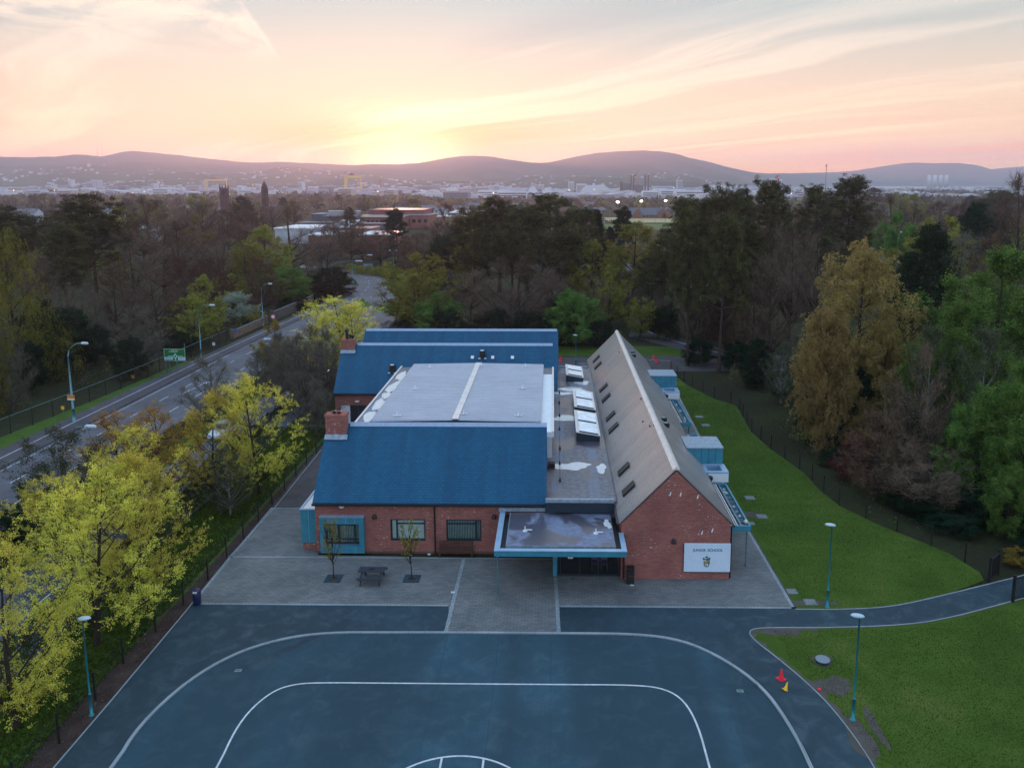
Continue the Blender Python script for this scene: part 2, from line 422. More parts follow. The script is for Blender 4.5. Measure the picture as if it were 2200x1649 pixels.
M = {}
M['brick'] = brick('brick', (.40, .112, .074), (.29, .078, .056), (.34, .23, .22))
M['brick_far'] = brick('brick_far', (.30, .11, .075), (.24, .09, .06), (.24, .18, .15), False)
M['slate_sky_tint'] = slate('slate_sky_tint', (.0015, .092, .185), 0, .55, .30, .20, .11)  # blue of the reflected sky is put into this slate's base colour
M['slate_sunset_tint'] = slate('slate_sunset_tint', (.31, .275, .255), 1, .38, 1.0, .20, .08, coat=.25)  # same slate again, with pale warm sunset light put into its base colour
M['slate_far'] = plain('slate_far', (.10, .105, .13), .5, 0, .25, 2)
M['ridge'] = plain('ridge_tile', (.30, .40, .55), .55, 0, .12, 4)
M['teal'] = plain('teal_cladding', (.035, .22, .31), .42, 0, .14, 1.5)
M['teal_pale'] = plain('teal_capping', (.30, .44, .60), .35, .3, .12, 1.5)
M['metal_roof'] = plain('metal_roof', (.46, .48, .54), .36, .35, .08, .5)
M['cream_cap'] = plain('cream_capping', (.72, .66, .62), .45, .1, .10, 1.2)
M['dark_frame'] = plain('dark_frame', (.012, .028, .045), .4, 0, .2, 5)
M['glass'] = glass('glass')
M['blind'] = plain('blind', (.70, .90, .88), .8, 0, .06, 2)
M['blind_strip'] = plain('blind_strip', (.34, .50, .50), .8, 0, .2, 3)
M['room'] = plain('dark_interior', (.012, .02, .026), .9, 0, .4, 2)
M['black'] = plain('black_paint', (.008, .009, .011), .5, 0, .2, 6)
M['lead'] = plain('lead_flashing', (.26, .33, .40), .5, .2, .3, 4)
M['white'] = plain('white_paint', (.72, .76, .80), .45, 0, .06, 2)
M['sign_white'] = plain('sign_board', (.60, .74, .88), .5, 0, .05, 2.5)
M['sign_blue'] = plain('sign_ink', (.05, .17, .30), .6, 0, .05)
M['gold'] = plain('crest_gold', (.55, .25, .05), .6, 0, .25, 20)
M['crest_green'] = plain('crest_green', (.02, .16, .15), .6, 0, .3, 18)
M['line'] = plain('court_line', (.55, .57, .60), .8, 0, .22, 3)
M['roadline'] = plain('road_line', (.50, .51, .56), .8, 0, .25, 3)
M['kerb'] = paver('kerb_stone', (.34, .38, .40), (.28, .32, .35), .9, 40)
M['paver'] = paver('block_paving', (.205, .205, .200), (.145, .152, .156), .40, .20)
M['paver_edge'] = paver('paving_edge', (.32, .36, .37), (.27, .31, .33), .20, .40)
M['asphalt'] = asphalt('play_asphalt', (.015, .060, .088), .2, .75, mw=.2)
M['asphalt_path'] = asphalt('path_asphalt', (.013, .038, .054), .30)
M['asphalt_brown'] = asphalt('side_asphalt', (.050, .045, .050), .1)
M['road'] = asphalt('road_asphalt', (.066, .074, .098), .12, 0, .66, .5, .06)
M['footway'] = asphalt('footway_asphalt', (.052, .047, .058), .1)
M['tarmac_dark'] = asphalt('dark_patch', (.010, .034, .050), .2)
M['lawn'] = ground_mat('lawn', [(0, (.030, .055, .008)), (.40, (.044, .082, .009)), (.55, (.060, .104, .012)), (.70, (.100, .125, .026)), (1, (.15, .14, .05))], .35, 9, .95, .6, .55)
M['verge'] = ground_mat('verge', [(0, (.04, .045, .012)), (.38, (.050, .080, .012)), (.52, (.055, .115, .014)), (.65, (.075, .11, .025)), (1, (.13, .11, .05))], .6, 7)
M['mulch'] = ground_mat('mulch', [(0, (.018, .012, .010)), (.45, (.045, .030, .026)), (.6, (.07, .05, .045)), (.75, (.14, .11, .10)), (1, (.2, .17, .15))], 1.2, 14)
M['earth'] = ground_mat('earth', [(0, (.05, .045, .04)), (.5, (.10, .085, .075)), (1, (.17, .15, .13))], 1.5, 12)
M['ground'] = ground_mat('ground', [(0, (.012, .012, .007)), (.42, (.022, .022, .010)), (.55, (.030, .036, .012)), (.68, (.05, .045, .02)), (1, (.07, .06, .03))], .08, 2.5)
M['felt'] = None
M['wood_dark'] = plain('dark_timber', (.016, .026, .040), .6, 0, .3, 6)
M['wood_brown'] = plain('brown_timber', (.085, .045, .030), .6, 0, .3, 6)
M['steel'] = plain('steel_column', (.03, .26, .32), .35, .5, .12, 1.5)
M['galv'] = plain('galvanised', (.12, .26, .29), .4, .5, .15, 2)
M['lampglass'] = plain('lamp_glass', (.48, .60, .68), .3, 0, .03)
M['cone_red'] = plain('cone_red', (.80, .015, .04), .45, 0, .08)
M['cone_yellow'] = plain('cone_yellow', (.85, .50, .02), .45, 0, .08)
M['bin_blue'] = plain('bin_blue', (.008, .018, .075), .35, 0, .2)
M['concrete'] = plain('concrete', (.12, .13, .14), .85, 0, .25, 3)
M['yellow'] = plain('yellow_panel', (.65, .30, .01), .5, 0, .1)
M['purple'] = plain('purple_seat', (.10, .05, .18), .6, 0, .1)
M['tan'] = plain('tan_render', (.38, .27, .17), .85, 0, .15, .5)
M['render_white'] = plain('white_render', (.55, .58, .62), .85, 0, .12, .5)
M['crane'] = plain('crane_yellow', (.90, .58, .16), .6, 0, .05, .1)
M['crane_red'] = plain('crane_red', (.35, .12, .10), .6, 0, .1, .1)
M['church'] = plain('church_stone', (.09, .045, .045), .9, 0, .2, .3)
M['green_sign'] = plain('green_sign', (.004, .16, .035), .45, 0, .05)
M['sign_line'] = plain('sign_line', (.45, .72, .66), .5, 0, .04)
M['orange_sign'] = plain('orange_sign', (.62, .22, .03), .5, 0, .1)
M['blue_sign'] = plain('blue_sign', (.02, .16, .45), .5, 0, .1)
M['pitch'] = ground_mat('pitch_turf', [(0, (.06, .11, .04)), (.5, (.09, .14, .05)), (1, (.13, .18, .07))], .05, 1, .95, .1)
M['pitch_yellow'] = ground_mat('pitch_sand', [(0, (.30, .26, .13)), (.5, (.40, .34, .17)), (1, (.5, .42, .22))], .05, 1, .95, .1)

def felt_mat(name, c, dry, pud):
    m, k, p = mat_new(name); P = coords(k); x, y, z = k.sep(P)[:3]
    a = k.noise(P, .42, 5, .58, .5); b = k.noise(P, 3.0, 5, .7)
    lane = k.smooth(k.noise(k.comb(k.m('MULTIPLY', x, 1.1), k.m('MULTIPLY', y, .03), 2.0), 1.0, 1), .46, .50)
    damp = k.smooth(k.m('ADD', k.m('MULTIPLY', a, .85), k.m('MULTIPLY', b, .15)), dry - .03, dry + .07)
    seam = k.smooth(k.m('ABSOLUTE', k.m('SUBTRACT', k.m('FRACT', k.m('MULTIPLY', y, .95)), .5)), .475, .49)
    col = k.mix(k.smooth(b, .35, .65), tuple(v*.7 for v in c), tuple(v*1.35 for v in c))
    col = k.mix(k.m('MULTIPLY', lane, .5), col, (.17, .21, .30))
    col = k.mix(k.m('MULTIPLY', damp, .9), col, (.052, .046, .060))
    col = k.mix(k.m('MULTIPLY', seam, .4), col, (.02, .02, .03))
    k.l.new(col, p.inputs['Base Color'])
    r = k.m('SUBTRACT', .62, k.m('MULTIPLY', damp, .34))
    k.l.new(r, p.inputs['Roughness']); p.inputs['Specular IOR Level'].default_value = .8
    bump(k, p, b, .25, .01)
    return m
M['felt'] = felt_mat('roof_felt', (.14, .135, .155), .50, 0)
M['felt_dark'] = felt_mat('canopy_felt', (.15, .175, .27), .485, 0)
def water_mat(name, c=(.10, .12, .14), r=.03):
    m, k, p = mat_new(name); P = coords(k); n = k.noise(P, 4, 3, .5)
    k.l.new(k.mix(n, tuple(v*.8 for v in c), tuple(v*1.2 for v in c)), p.inputs['Base Color'])
    p.inputs['Roughness'].default_value = r; p.inputs['IOR'].default_value = 1.33; p.inputs['Specular IOR Level'].default_value = 1.0
    bump(k, p, n, .04, .01); return m
M['puddle'] = water_mat('puddle_sky_pale', (.66, .66, .66), .02)  # pale base colour stands in for the sky mirrored in the puddles
M['sea'] = water_mat('sea_water', (.60, .55, .56), .25)
M['pane_light'] = glass('rooflight_glass', (.85, .88, .92), .05)
M['pane_sky'] = glass('window_roof_glass', (.10, .13, .16), .05)

# leaf and bark colours
M['bark'] = plain('bark', (.040, .032, .026), .9, 0, .3, 3, .2, True)
M['bark_grey'] = plain('bark_grey', (.075, .070, .065), .9, 0, .3, 3, .2, True)
M['bark_pine'] = plain('bark_pine', (.06, .040, .032), .9, 0, .3, 2, .2, True)
M['bark_birch'] = plain('bark_birch', (.22, .22, .21), .8, 0, .35, 4, .2, True)
M['twig'] = leafmat('twigs_brown', (.10, .072, .055), (.205, .145, .11), .1)
M['twig_red'] = leafmat('twigs_reddish', (.080, .048, .036), (.165, .100, .070), .1)
M['twig_grey'] = leafmat('twigs_grey', (.085, .078, .062), (.17, .155, .118), .1)
M['maple'] = leafmat('maple_flowers', (.38, .35, .055), (.84, .76, .14), .40)
M['maple_orange'] = leafmat('bronze_leaves', (.30, .17, .045), (.50, .33, .070), .3)
M['spring'] = leafmat('spring_leaves', (.15, .16, .034), (.34, .33, .066), .3)
M['lime'] = leafmat('lime_leaves', (.042, .108, .022), (.21, .34, .08), .36)
M['dark'] = leafmat('evergreen_leaves', (.014, .028, .016), (.034, .056, .028), .1)
M['pine'] = leafmat('pine_needles', (.018, .023, .012), (.13, .122, .052), .12, .55)
M['holly'] = leafmat('laurel_leaves', (.008, .024, .014), (.022, .050, .024), .1)
M['birch'] = leafmat('birch_leaves', (.25, .185, .062), (.45, .345, .12), .32)
M['willow'] = leafmat('willow_leaves', (.12, .125, .025), (.24, .23, .045), .3)
M['olive'] = leafmat('grey_olive_leaves', (.048, .060, .034), (.105, .120, .064), .25)
M['blossom'] = leafmat('white_blossom', (.22, .27, .20), (.42, .48, .38), .3)
M['rhodo'] = leafmat('crimson_bush', (.060, .020, .020), (.14, .030, .045), .2)
M['gold'+'_leaf'] = leafmat('golden_leaves', (.20, .15, .03), (.36, .28, .05), .3)

# ---------------------------------------------------------------- ground, roads, water, hills
P2 = lambda pts: [g(x, y) for x, y in pts]
mb = MB(); mb.flat([(-9500, -400), (9500, -400), (9500, 9700), (-9500, 9700)], -.04)
struct(mb.build('ground', M['ground']))

def sheet(name, pts, z, mat, kind='structure'):
    mb = MB(); mb.flat(pts, z); o = mb.build(name, mat); o['kind'] = kind; return o

# playground apron (dark path asphalt) and the play court inside the kerb
KERB = smooth_line([(-19.2, 8), (-19.0, 30.5), (-19.3, 33.2), (-18.6, 36.5), (-17.2, 38.9), (-15.2, 40.35), (-12.8, 41.05), (-9, 41.1), (-5.9, 41.15),
                    (.45, 41.15), (4.8, 41.15), (7.3, 40.55), (9.2, 38.8), (10.6, 36.5), (11.1, 33.9), (11.3, 30.9), (11.4, 8)], 2)
VERGE_L = [(-21.6, 8), (-21.6, 35), (-21.7, 43.2), (-21.9, 50.5), (-21.7, 58), (-22.0, 72.0)]
PATH_N = smooth_line([(14.5, 43.95), (17, 43.93), (19.9, 44.2), (22.4, 45.0), (27.1, 46.9), (30.8, 48.4), (48, 56)], 2)
PATH_S = smooth_line([(48, 53.2), (27.8, 45.0), (23.5, 43.2), (20.4, 42.3), (15.5, 41.95), (12.3, 41.95), (11.2, 41.75), (11.1, 40.9), (12.2, 38.7), (13.3, 36.0), (13.8, 33.6), (14.05, 31), (14.3, 8)], 2)
sheet('path', [(-21.6, 8), (-21.7, 44.05), (14.5, 44.0)] + list(PATH_N) + list(PATH_S), .004, M['asphalt_path'])
sheet('playground', list(KERB), .010, M['asphalt'])
mb = MB(); mb.kerb(KERB, .16, -.02, .075); struct(mb.build('kerb', M['kerb']))
mb = MB(); mb.kerb(PATH_S, .06, -.02, .03); mb.kerb(PATH_N, .06, -.02, .03); mb.kerb(VERGE_L, .06, -.02, .04)
struct(mb.build('path_edging', M['kerb']))
# block paving with its paler edge bands
sheet('paving', [(-21.7, 43.98), (-6.2, 43.98), (-5.9, 41.24), (.45, 41.24), (.45, 43.98), (14.5, 43.98), (14.4, 55), (14.9, 80), (15.2, 97), (4.0, 97), (4, 50), (-16, 50.5), (-16.2, 58.4), (-21.8, 58.4)], .014, M['paver'])
mb = MB()
for L, w in (([(-21.7, 44.08), (-6.25, 44.08)], .2), ([(.45, 44.08), (14.5, 44.08)], .2), ([(-6.0, 41.26), (-5.96, 50.1)], .22),
             ([(.38, 41.26), (.22, 47.6)], .22), ([(-22.0, 50.15), (.1, 50.15)], .16), ([(-21.7, 44.0), (-21.9, 58.4)], .2), ([(-21.8, 58.3), (-17.4, 58.3)], .16), ([(14.4, 44.0), (14.3, 55.3), (15.1, 97)], .2)):
    mb.strip(L, w, .019)
struct(mb.build('paving_band', M['paver_edge']))
sheet('side_path', [(-22.0, 58.4), (-16.2, 58.4), (-16.2, 79), (-22.4, 79)], .010, M['asphalt_brown'])
# court lines
mb = MB()
CL = smooth_line([(-14.4, 20), (-14.5, 30.6), (-14.7, 33.0), (-14.5, 34.6), (-13.9, 35.9), (-13.1, 36.4), (-12.0, 36.57), (-8, 36.57), (0, 36.57), (4.3, 36.6), (5.7, 36.3), (6.5, 35.4), (6.85, 33.6), (6.85, 30.9), (6.9, 20)], 2)
mb.strip(CL, .095, .015)
arc = [(-4.0 + 3.75 * math.cos(t), 27.7 + 3.75 * math.sin(t)) for t in np.linspace(0, math.pi, 40)]
mb.strip([(-.25, 22)] + arc + [(-7.75, 22)], .095, .0155); mb.strip([(-4.85, 22), (-4.85, 31.38)], .095, .016); mb.strip([(-3.0, 22), (-3.0, 31.3)], .095, .016)
struct(mb.build('court_markings', M['line']))
# tarmac repair patches with their drains
def patch(poly, z=.0145): return sheet('tarmac_patch', P2(poly), z, M['tarmac_dark'])
patch([(493, 1440), (525, 1424), (535, 1433), (512, 1449), (500, 1450)]); patch([(1572, 1475), (1598, 1472), (1612, 1492), (1582, 1494)])
patch([(520, 1430), (640, 1378), (670, 1366), (690, 1366), (560, 1428), (530, 1434)], .0142); patch([(705, 1352), (770, 1308), (785, 1308), (725, 1352)], .009)
patch([(1598, 1472), (1640, 1468), (1648, 1478), (1606, 1482)], .0143)
# lawns
LAWN_E = [(14.6, 44.0)] + list(PATH_N[:-12]) + [(27.6, 47.6), (27.9, 48.7), (27.2, 51.4), (25.8, 53.6), (24.2, 56.0), (22.6, 59.4), (22.1, 62.9), (22.1, 66.3), (20.8, 73.1), (20.3, 78.5), (21.0, 88.0), (19.2, 90.4), (17.0, 96.9), (15.9, 104), (15.2, 106), (4, 106), (4, 97), (15.2, 97), (14.5, 55)]
sheet('lawn', LAWN_E, .000, M['lawn'])
sheet('lawn', list(PATH_S[:-1]) + [(14.3, 8), (60, 8), (60, 48)], .002, M['lawn'])
sheet('lawn', [(-38, 8), (-22.6, 8), (-22.6, 80), (-30.5, 80), (-30.5, 20)], .001, M['verge'])
sheet('mulch_bed', [(-23.0, 8), (-21.6, 8), (-21.6, 43), (-21.9, 58), (-22.0, 72), (-22.6, 72), (-22.7, 44), (-23.1, 36)], .006, M['mulch'])
def blob(c, rx, ry, z, seed, n=26, rough=.3):
    rnd = random.Random(seed); ph = [rnd.uniform(0, 6.28) for _ in range(4)]
    return [(c[0] + rx * math.cos(t) * (1 + rough * (math.sin(2*t+ph[0])*.4 + math.sin(3*t+ph[1])*.35 + math.sin(7*t+ph[2])*.25)),
             c[1] + ry * math.sin(t) * (1 + rough * (math.sin(2*t+ph[0])*.4 + math.sin(3*t+ph[1])*.35 + math.sin(5*t+ph[3])*.25)), z) for t in np.linspace(0, 2*math.pi, n, endpoint=False)]
for i, (x, y, rx, ry) in enumerate(((1680, 1357, 1.3, .35), (1790, 1472, .9, .8), (1767, 1418, .55, .55), (1850, 1585, .5, 1.6), (1745, 1295, 1.4, .35), (1613, 1105, .9, .5), (1880, 1560, .25, 1.3))):
    c = g(x, y); mb = MB(); mb.flat(blob(c, rx, ry, .008, i)); struct(mb.build('bare_earth', M['earth']))
def ragged(line, side, w0, w1, seed, z=.0085):
    rnd = random.Random(seed); L = [np.array(p[:2], float) for p in line]; A = []; B = []
    for i, p in enumerate(L):
        t_ = L[min(i+1, len(L)-1)] - L[max(i-1, 0)]; t_ /= (np.linalg.norm(t_) + 1e-9); nrm = np.array([-t_[1], t_[0]]) * side
        A.append(tuple(p)); B.append(tuple(p + nrm*rnd.uniform(w0, w1)))
    mb = MB(); mb.add([(x, y, z) for x, y in A + B], [(i, i+1, len(A)+i+1, len(A)+i) for i in range(len(A)-1)]); struct(mb.build('bare_earth', M['earth']))
def resample(L, step):
    L = [np.array(p[:2], float) for p in L]; d = np.cumsum([0] + [np.linalg.norm(b-a) for a, b in zip(L[:-1], L[1:])]); s_ = np.arange(0, d[-1], step)
    return list(zip(np.interp(s_, d, [p[0] for p in L]), np.interp(s_, d, [p[1] for p in L])))
ragged(resample([p for p in PATH_S if p[0] < 16], .25), 1, .08, .42, 1)
ragged(resample([p for p in PATH_S if 16 <= p[0] < 30], .3), 1, .03, .14, 2); ragged(resample([p for p in PATH_N if p[0] < 30], .3), 1, .02, .13, 3)
ragged(resample([(15.2, 97), (14.9, 80), (14.4, 55), (14.5, 44)], .3), 1, .02, .16, 5)
# leafy wood floor east and grass beyond the school
sheet('grass', P2([(1198, 765), (1480, 765), (1480, 746), (1340, 742), (1198, 744)]), .002, M['lawn'])
sheet('service_road', [(-1, 104.5), (33, 104.5), (40, 108), (40, 115), (-1, 113.3)], .004, M['asphalt_brown'])
sheet('grass', [(1.2, 104.3), (15, 104.3), (15, 97.2), (4, 97.2)], .003, M['verge'])
sheet('wood_road', P2([(1360, 705), (1420, 715), (1530, 742), (1600, 765), (1600, 780), (1520, 768), (1440, 745), (1350, 722)]), .004, M['footway'])
sheet('wood_road', P2([(1350, 660), (1375, 680), (1410, 716), (1380, 722), (1358, 700), (1342, 665)]), .006, M['footway'])
mb = MB(); mb.strip(smooth_line(P2([(1368, 703), (1440, 730), (1470, 738), (1560, 762)])), .25, .012); mb.strip([g(1245, 781), g(1262, 781)], .12, .012)
mb.strip([g(1395, 773), g(1440, 775)], .1, .012); struct(mb.build('road_markings', M['roadline']))

# dual carriageway on the left: footway, kerb, near and far lanes, central reservation
RD_L = [(-49.3, -20), (-49.2, 69), (-48.8, 90), (-48.5, 115), (-47.4, 140), (-46.2, 160), (-46.0, 178), (-48.5, 196), (-54, 212), (-66, 228), (-95, 246)]
RD_R = [(-39.4, -20), (-39.4, 103), (-39.0, 118), (-38.2, 138), (-37.8, 150), (-37.2, 165), (-37.6, 180), (-40.2, 196), (-43.5, 207), (-52, 222), (-70, 240), (-93, 255)]
sheet('road', RD_L + RD_R[::-1], .004, M['road'])
sheet('road', [(-39.0, 150), (-36, 122), (-34.4, 100), (-34.4, -20), (-27.6, -20), (-27.6, 100), (-28.5, 125), (-29.5, 150), (-32, 170), (-37.5, 182), (-37.4, 170)], .006, M['road'])
FW = [(-52.9, -20), (-52.8, 69), (-52.2, 90), (-51.6, 110), (-50.4, 140), (-49.0, 160), (-49.2, 180), (-51.5, 196)]
sheet('footway', FW + [RD_L[i] for i in (7, 6, 5, 4, 3, 2, 1, 0)], .008, M['footway'])
sheet('verge', [(-55.6, -20), (-55.2, 75), (-53.6, 90), (-52.4, 110)] + FW[3::-1], .003, M['verge'])
sheet('verge', P2([(722, 690), (772, 664), (800, 655), (778, 640), (748, 668), (724, 672)]), .012, M['verge'])
sheet('verge', P2([(800, 668), (828, 650), (850, 652), (870, 664), (812, 672)]), .012, M['pitch'])
sheet('reservation', [(-39.4, -20), (-39.4, 103), (-39.0, 118), (-38.4, 138), (-36.8, 122), (-34.6, 100), (-34.4, -20)], .010, M['verge'])
mb = MB()
mb.kerb(smooth_line(RD_L, 2), .14, -.02, .10); mb.kerb(smooth_line([(-39.4, -20), (-39.4, 103), (-39.0, 118), (-38.4, 138), (-36.8, 122), (-34.6, 100), (-34.4, -20)], 1), .14, -.02, .11)
mb.kerb([(-27.6, -20), (-27.6, 100), (-28.5, 125), (-29.5, 150)], .14, -.02, .10)
struct(mb.build('road_kerb', M['footway']))
mb = MB()
mb.strip(smooth_line([(-51.3, -20), (-51.0, 69), (-50.7, 90), (-50.2, 115), (-49.2, 138), (-47.9, 158)], 2), .11, .013)
for y in np.arange(0, 150, 1):
    pass
def dashes(L, on, off, w, z, ph=0):
    L = [np.array(p, float) for p in smooth_line(L, 2)]; d = np.cumsum([0] + [np.linalg.norm(b-a) for a, b in zip(L[:-1], L[1:])])
    X = [p[0] for p in L]; Y = [p[1] for p in L]; s = ph
    while s + on < d[-1]:
        mb.strip([(np.interp(t, d, X), np.interp(t, d, Y)) for t in np.linspace(s, s+on, 4)], w, z); s += on + off
dashes([(-45.9, -20), (-45.9, 100), (-45.2, 125), (-43.6, 155), (-43.2, 175), (-45.5, 195), (-50, 212), (-62, 230)], 2.2, 4.2, .12, .013)
dashes([(-42.6, -20), (-42.6, 100), (-42.0, 125), (-40.6, 155), (-40.3, 175), (-42.5, 195), (-47, 211), (-58, 230)], 2.2, 4.2, .12, .013, 2)
dashes([(-31, -20), (-31, 100), (-32, 130), (-34, 150)], 2.2, 4.2, .12, .013)
mb.strip([(-48.6, 20), (-48.6, 69), (-48.2, 90), (-47.9, 114)], .09, .0132)
mb.strip([(-44.6, 92), (-44.3, 97)], .14, .0134); mb.strip([(-44.3, 97), (-43.9, 97.9)], .5, .0136)
struct(mb.build('road_markings', M['roadline']))

# far water of the lough
mb = MB(); mb.flat([(1700, 4900), (2300, 4700), (9000, 5400), (9300, 7300), (2600, 7300), (1650, 6800)], .8); struct(mb.build('sea', M['sea']))

HILL = [(-2600, 350), (-2000, 332), (-1400, 345), (-900, 328), (-500, 345), (-200, 336), (0, 337), (60, 338), (120, 337), (155, 332), (190, 333), (218, 337), (250, 329), (280, 324), (330, 328), (400, 335), (450, 341), (530, 349), (570, 349), (600, 347), (650, 350), (700, 352), (760, 355), (800, 352), (850, 353), (900, 350), (950, 341), (990, 335), (1022, 334), (1060, 337), (1100, 344), (1150, 350), (1180, 349), (1230, 338), (1280, 329), (1330, 325), (1380, 323), (1420, 325), (1460, 332), (1480, 339), (1520, 347), (1560, 358), (1620, 371), (1650, 373), (1700, 372), (1760, 371), (1830, 368), (1880, 360), (1930, 352), (1970, 349), (2000, 351), (2060, 350), (2100, 355), (2140, 367), (2200, 376), (2300, 382), (2500, 384), (3200, 380), (4200, 386)]
def vnoise(x, y, seed):
    rs = np.random.RandomState(seed); T = rs.rand(64, 64)
    xi = np.floor(x).astype(int); yi = np.floor(y).astype(int); fx = x - xi; fy = y - yi
    fx = fx*fx*(3-2*fx); fy = fy*fy*(3-2*fy)
    a = T[xi % 64, yi % 64]; b = T[(xi+1) % 64, yi % 64]; c = T[xi % 64, (yi+1) % 64]; d = T[(xi+1) % 64, (yi+1) % 64]
    return (a*(1-fx)+b*fx)*(1-fy)+(c*(1-fx)+d*fx)*fy
def hills():
    xs = np.concatenate([np.linspace(-2600, -60, 60, endpoint=False), np.linspace(-60, 2260, 420, endpoint=False), np.linspace(2260, 4200, 50)])
    ys = np.interp(xs, [h[0] for h in HILL], [h[1] for h in HILL])
    ys = np.convolve(np.pad(ys, 2, mode='edge'), [.1, .2, .4, .2, .1], 'valid')
    ys += (vnoise(xs/9, xs*0, 5) - .5) * .9 + (vnoise(xs/3.5, xs*0, 6) - .5) * .5
    foot = np.interp(xs, [-2600, 900, 1500, 1750, 4200], [3500, 3600, 3800, 7000, 7000]); rid = np.interp(xs, [-2600, 1400, 1800, 4200], [6600, 6500, 8400, 8400])
    rows = 56; V = np.zeros((rows + 6, len(xs), 3))
    for i in range(len(xs)):
        r = ray(xs[i], ys[i]); az = math.atan2(r[0], r[1]); top = gy(xs[i], ys[i], rid[i]); zt = top[2]
        for j in range(rows + 6):
            t = j / (rows - 1)
            if j < rows:
                Y = foot[i] + (rid[i] - foot[i]) * t; z = zt * (0.42*t + 0.58*t*t) 
            else:
                Y = rid[i] + (j - rows + 1) * 140.0; z = zt * (1 - .045 * (j - rows + 1))
            V[j, i] = (Y * math.tan(az), Y, z)
    n = (vnoise(V[..., 0]/420, V[..., 1]/420, 7) - .5) * 90 + (vnoise(V[..., 0]/150, V[..., 1]/150, 8) - .5) * 32
    tt = np.arange(rows + 6) / (rows - 1); w = np.clip(tt*3, 0, 1) * np.clip((1 - tt)*2.2, 0, 1); w[rows:] = 0
    V[..., 2] += n * w[:, None]; V[0, :, 2] = -30; V[-1, :, 2] = -30
    nx = len(xs); a = np.arange((rows + 5) * nx).reshape(rows + 5, nx)[:, :-1].ravel()
    Fs = np.stack([a, a+1, a+1+nx, a+nx], 1)
    return newmesh('hills', V.reshape(-1, 3), Fs, M['hill'], True)
def hillmat():
    m, k, p = mat_new('hill_land'); P = coords(k); x, y, z = k.sep(P)[:3]
    vo = k.new('ShaderNodeTexVoronoi'); k.l.new(P, vo.inputs['Vector']); vo.inputs['Scale'].default_value = .006
    fields = k.ramp(k.sep(vo.outputs['Color'])[0], [(0, (.03, .045, .018)), (.5, (.055, .075, .026)), (1, (.085, .075, .04))])
    moor = k.ramp(k.noise(P, .0022, 5, .6), [(.35, (.035, .028, .020)), (.6, (.060, .050, .028)), (.8, (.05, .06, .025))])
    col = k.mix(k.smooth(k.m('ADD', z, k.m('MULTIPLY', k.noise(P, .004, 3), 90)), 90, 230), fields, moor)
    wood = k.smooth(k.noise(P, .006, 6, .65), .56, .64)
    col = k.mix(k.m('MULTIPLY', wood, .8), col, (.018, .022, .014))
    k.l.new(col, p.inputs['Base Color']); p.inputs['Roughness'].default_value = 1; p.inputs['Specular IOR Level'].default_value = 0
    return m
M['hill'] = hillmat()
struct(mobj('hills', hills()))
# one paler ridge farther off on the right
def far_ridge():
    X = np.linspace(2050, 3600, 90); Yp = np.interp(X, [2050, 2130, 2160, 2200, 2260, 2500, 3000, 3600], [392, 363, 360, 358, 357, 362, 358, 366]) + (vnoise(X/20, X*0, 3) - .5) * 1.2
    V = []; 
    for x, y in zip(X, Yp):
        for t, hz in ((0, -30), (.35, .45), (.7, .82), (1, 1), (1.1, .6)):
            D = 8700 + 700 * t; q = gy(x, y, 9400); az = math.atan2(q[0], q[1])
            V.append((D*math.tan(az), D, q[2]*hz if t else -30))
    a = np.array([i*5+j for i in range(len(X)-1) for j in range(4)])
    return newmesh('hills', V, np.stack([a, a+5, a+6, a+1], 1), M['hill'], True)
struct(mobj('hills', far_ridge()))
# ---------------------------------------------------------------- haze
mb = MB(); mb.box(-9600, 9600, -450, 9800, -60, 372)
def hazemat():
    m = bpy.data.materials.new('haze_air'); m.use_nodes = True; k = NT(m.node_tree)
    for n in list(k.n): k.n.remove(n)
    out = k.new('ShaderNodeOutputMaterial'); v = k.new('ShaderNodeVolumePrincipled')
    v.inputs['Color'].default_value = (.70, .79, 1.0, 1); v.inputs['Density'].default_value = HAZE
    v.inputs['Anisotropy'].default_value = .6
    k.l.new(v.outputs[0], out.inputs['Volume']); return m
HAZE = 1.35e-4
hz = mb.build('haze', hazemat()); hz['kind'] = 'stuff'

# ---------------------------------------------------------------- the school
SB = empty('school_building', (0, 50, 0), 'red brick school with blue slate roofs, a grey hall roof and an entrance canopy', 'school')
SO = (0, 50, 0)
def part(mb, name, mat, parent=SB, smooth=False, bevel=0.0, label=None):
    o = mb.build(name, mat, parent, smooth, SO, bevel)
    if label: o['label'] = label
    return o
XL, XR, YF, EZ = -16.15, -0.50, 50.83, 3.78
def wallx(px, py, Y=YF):
    q = gy(px, py, Y); return q[0], q[2]
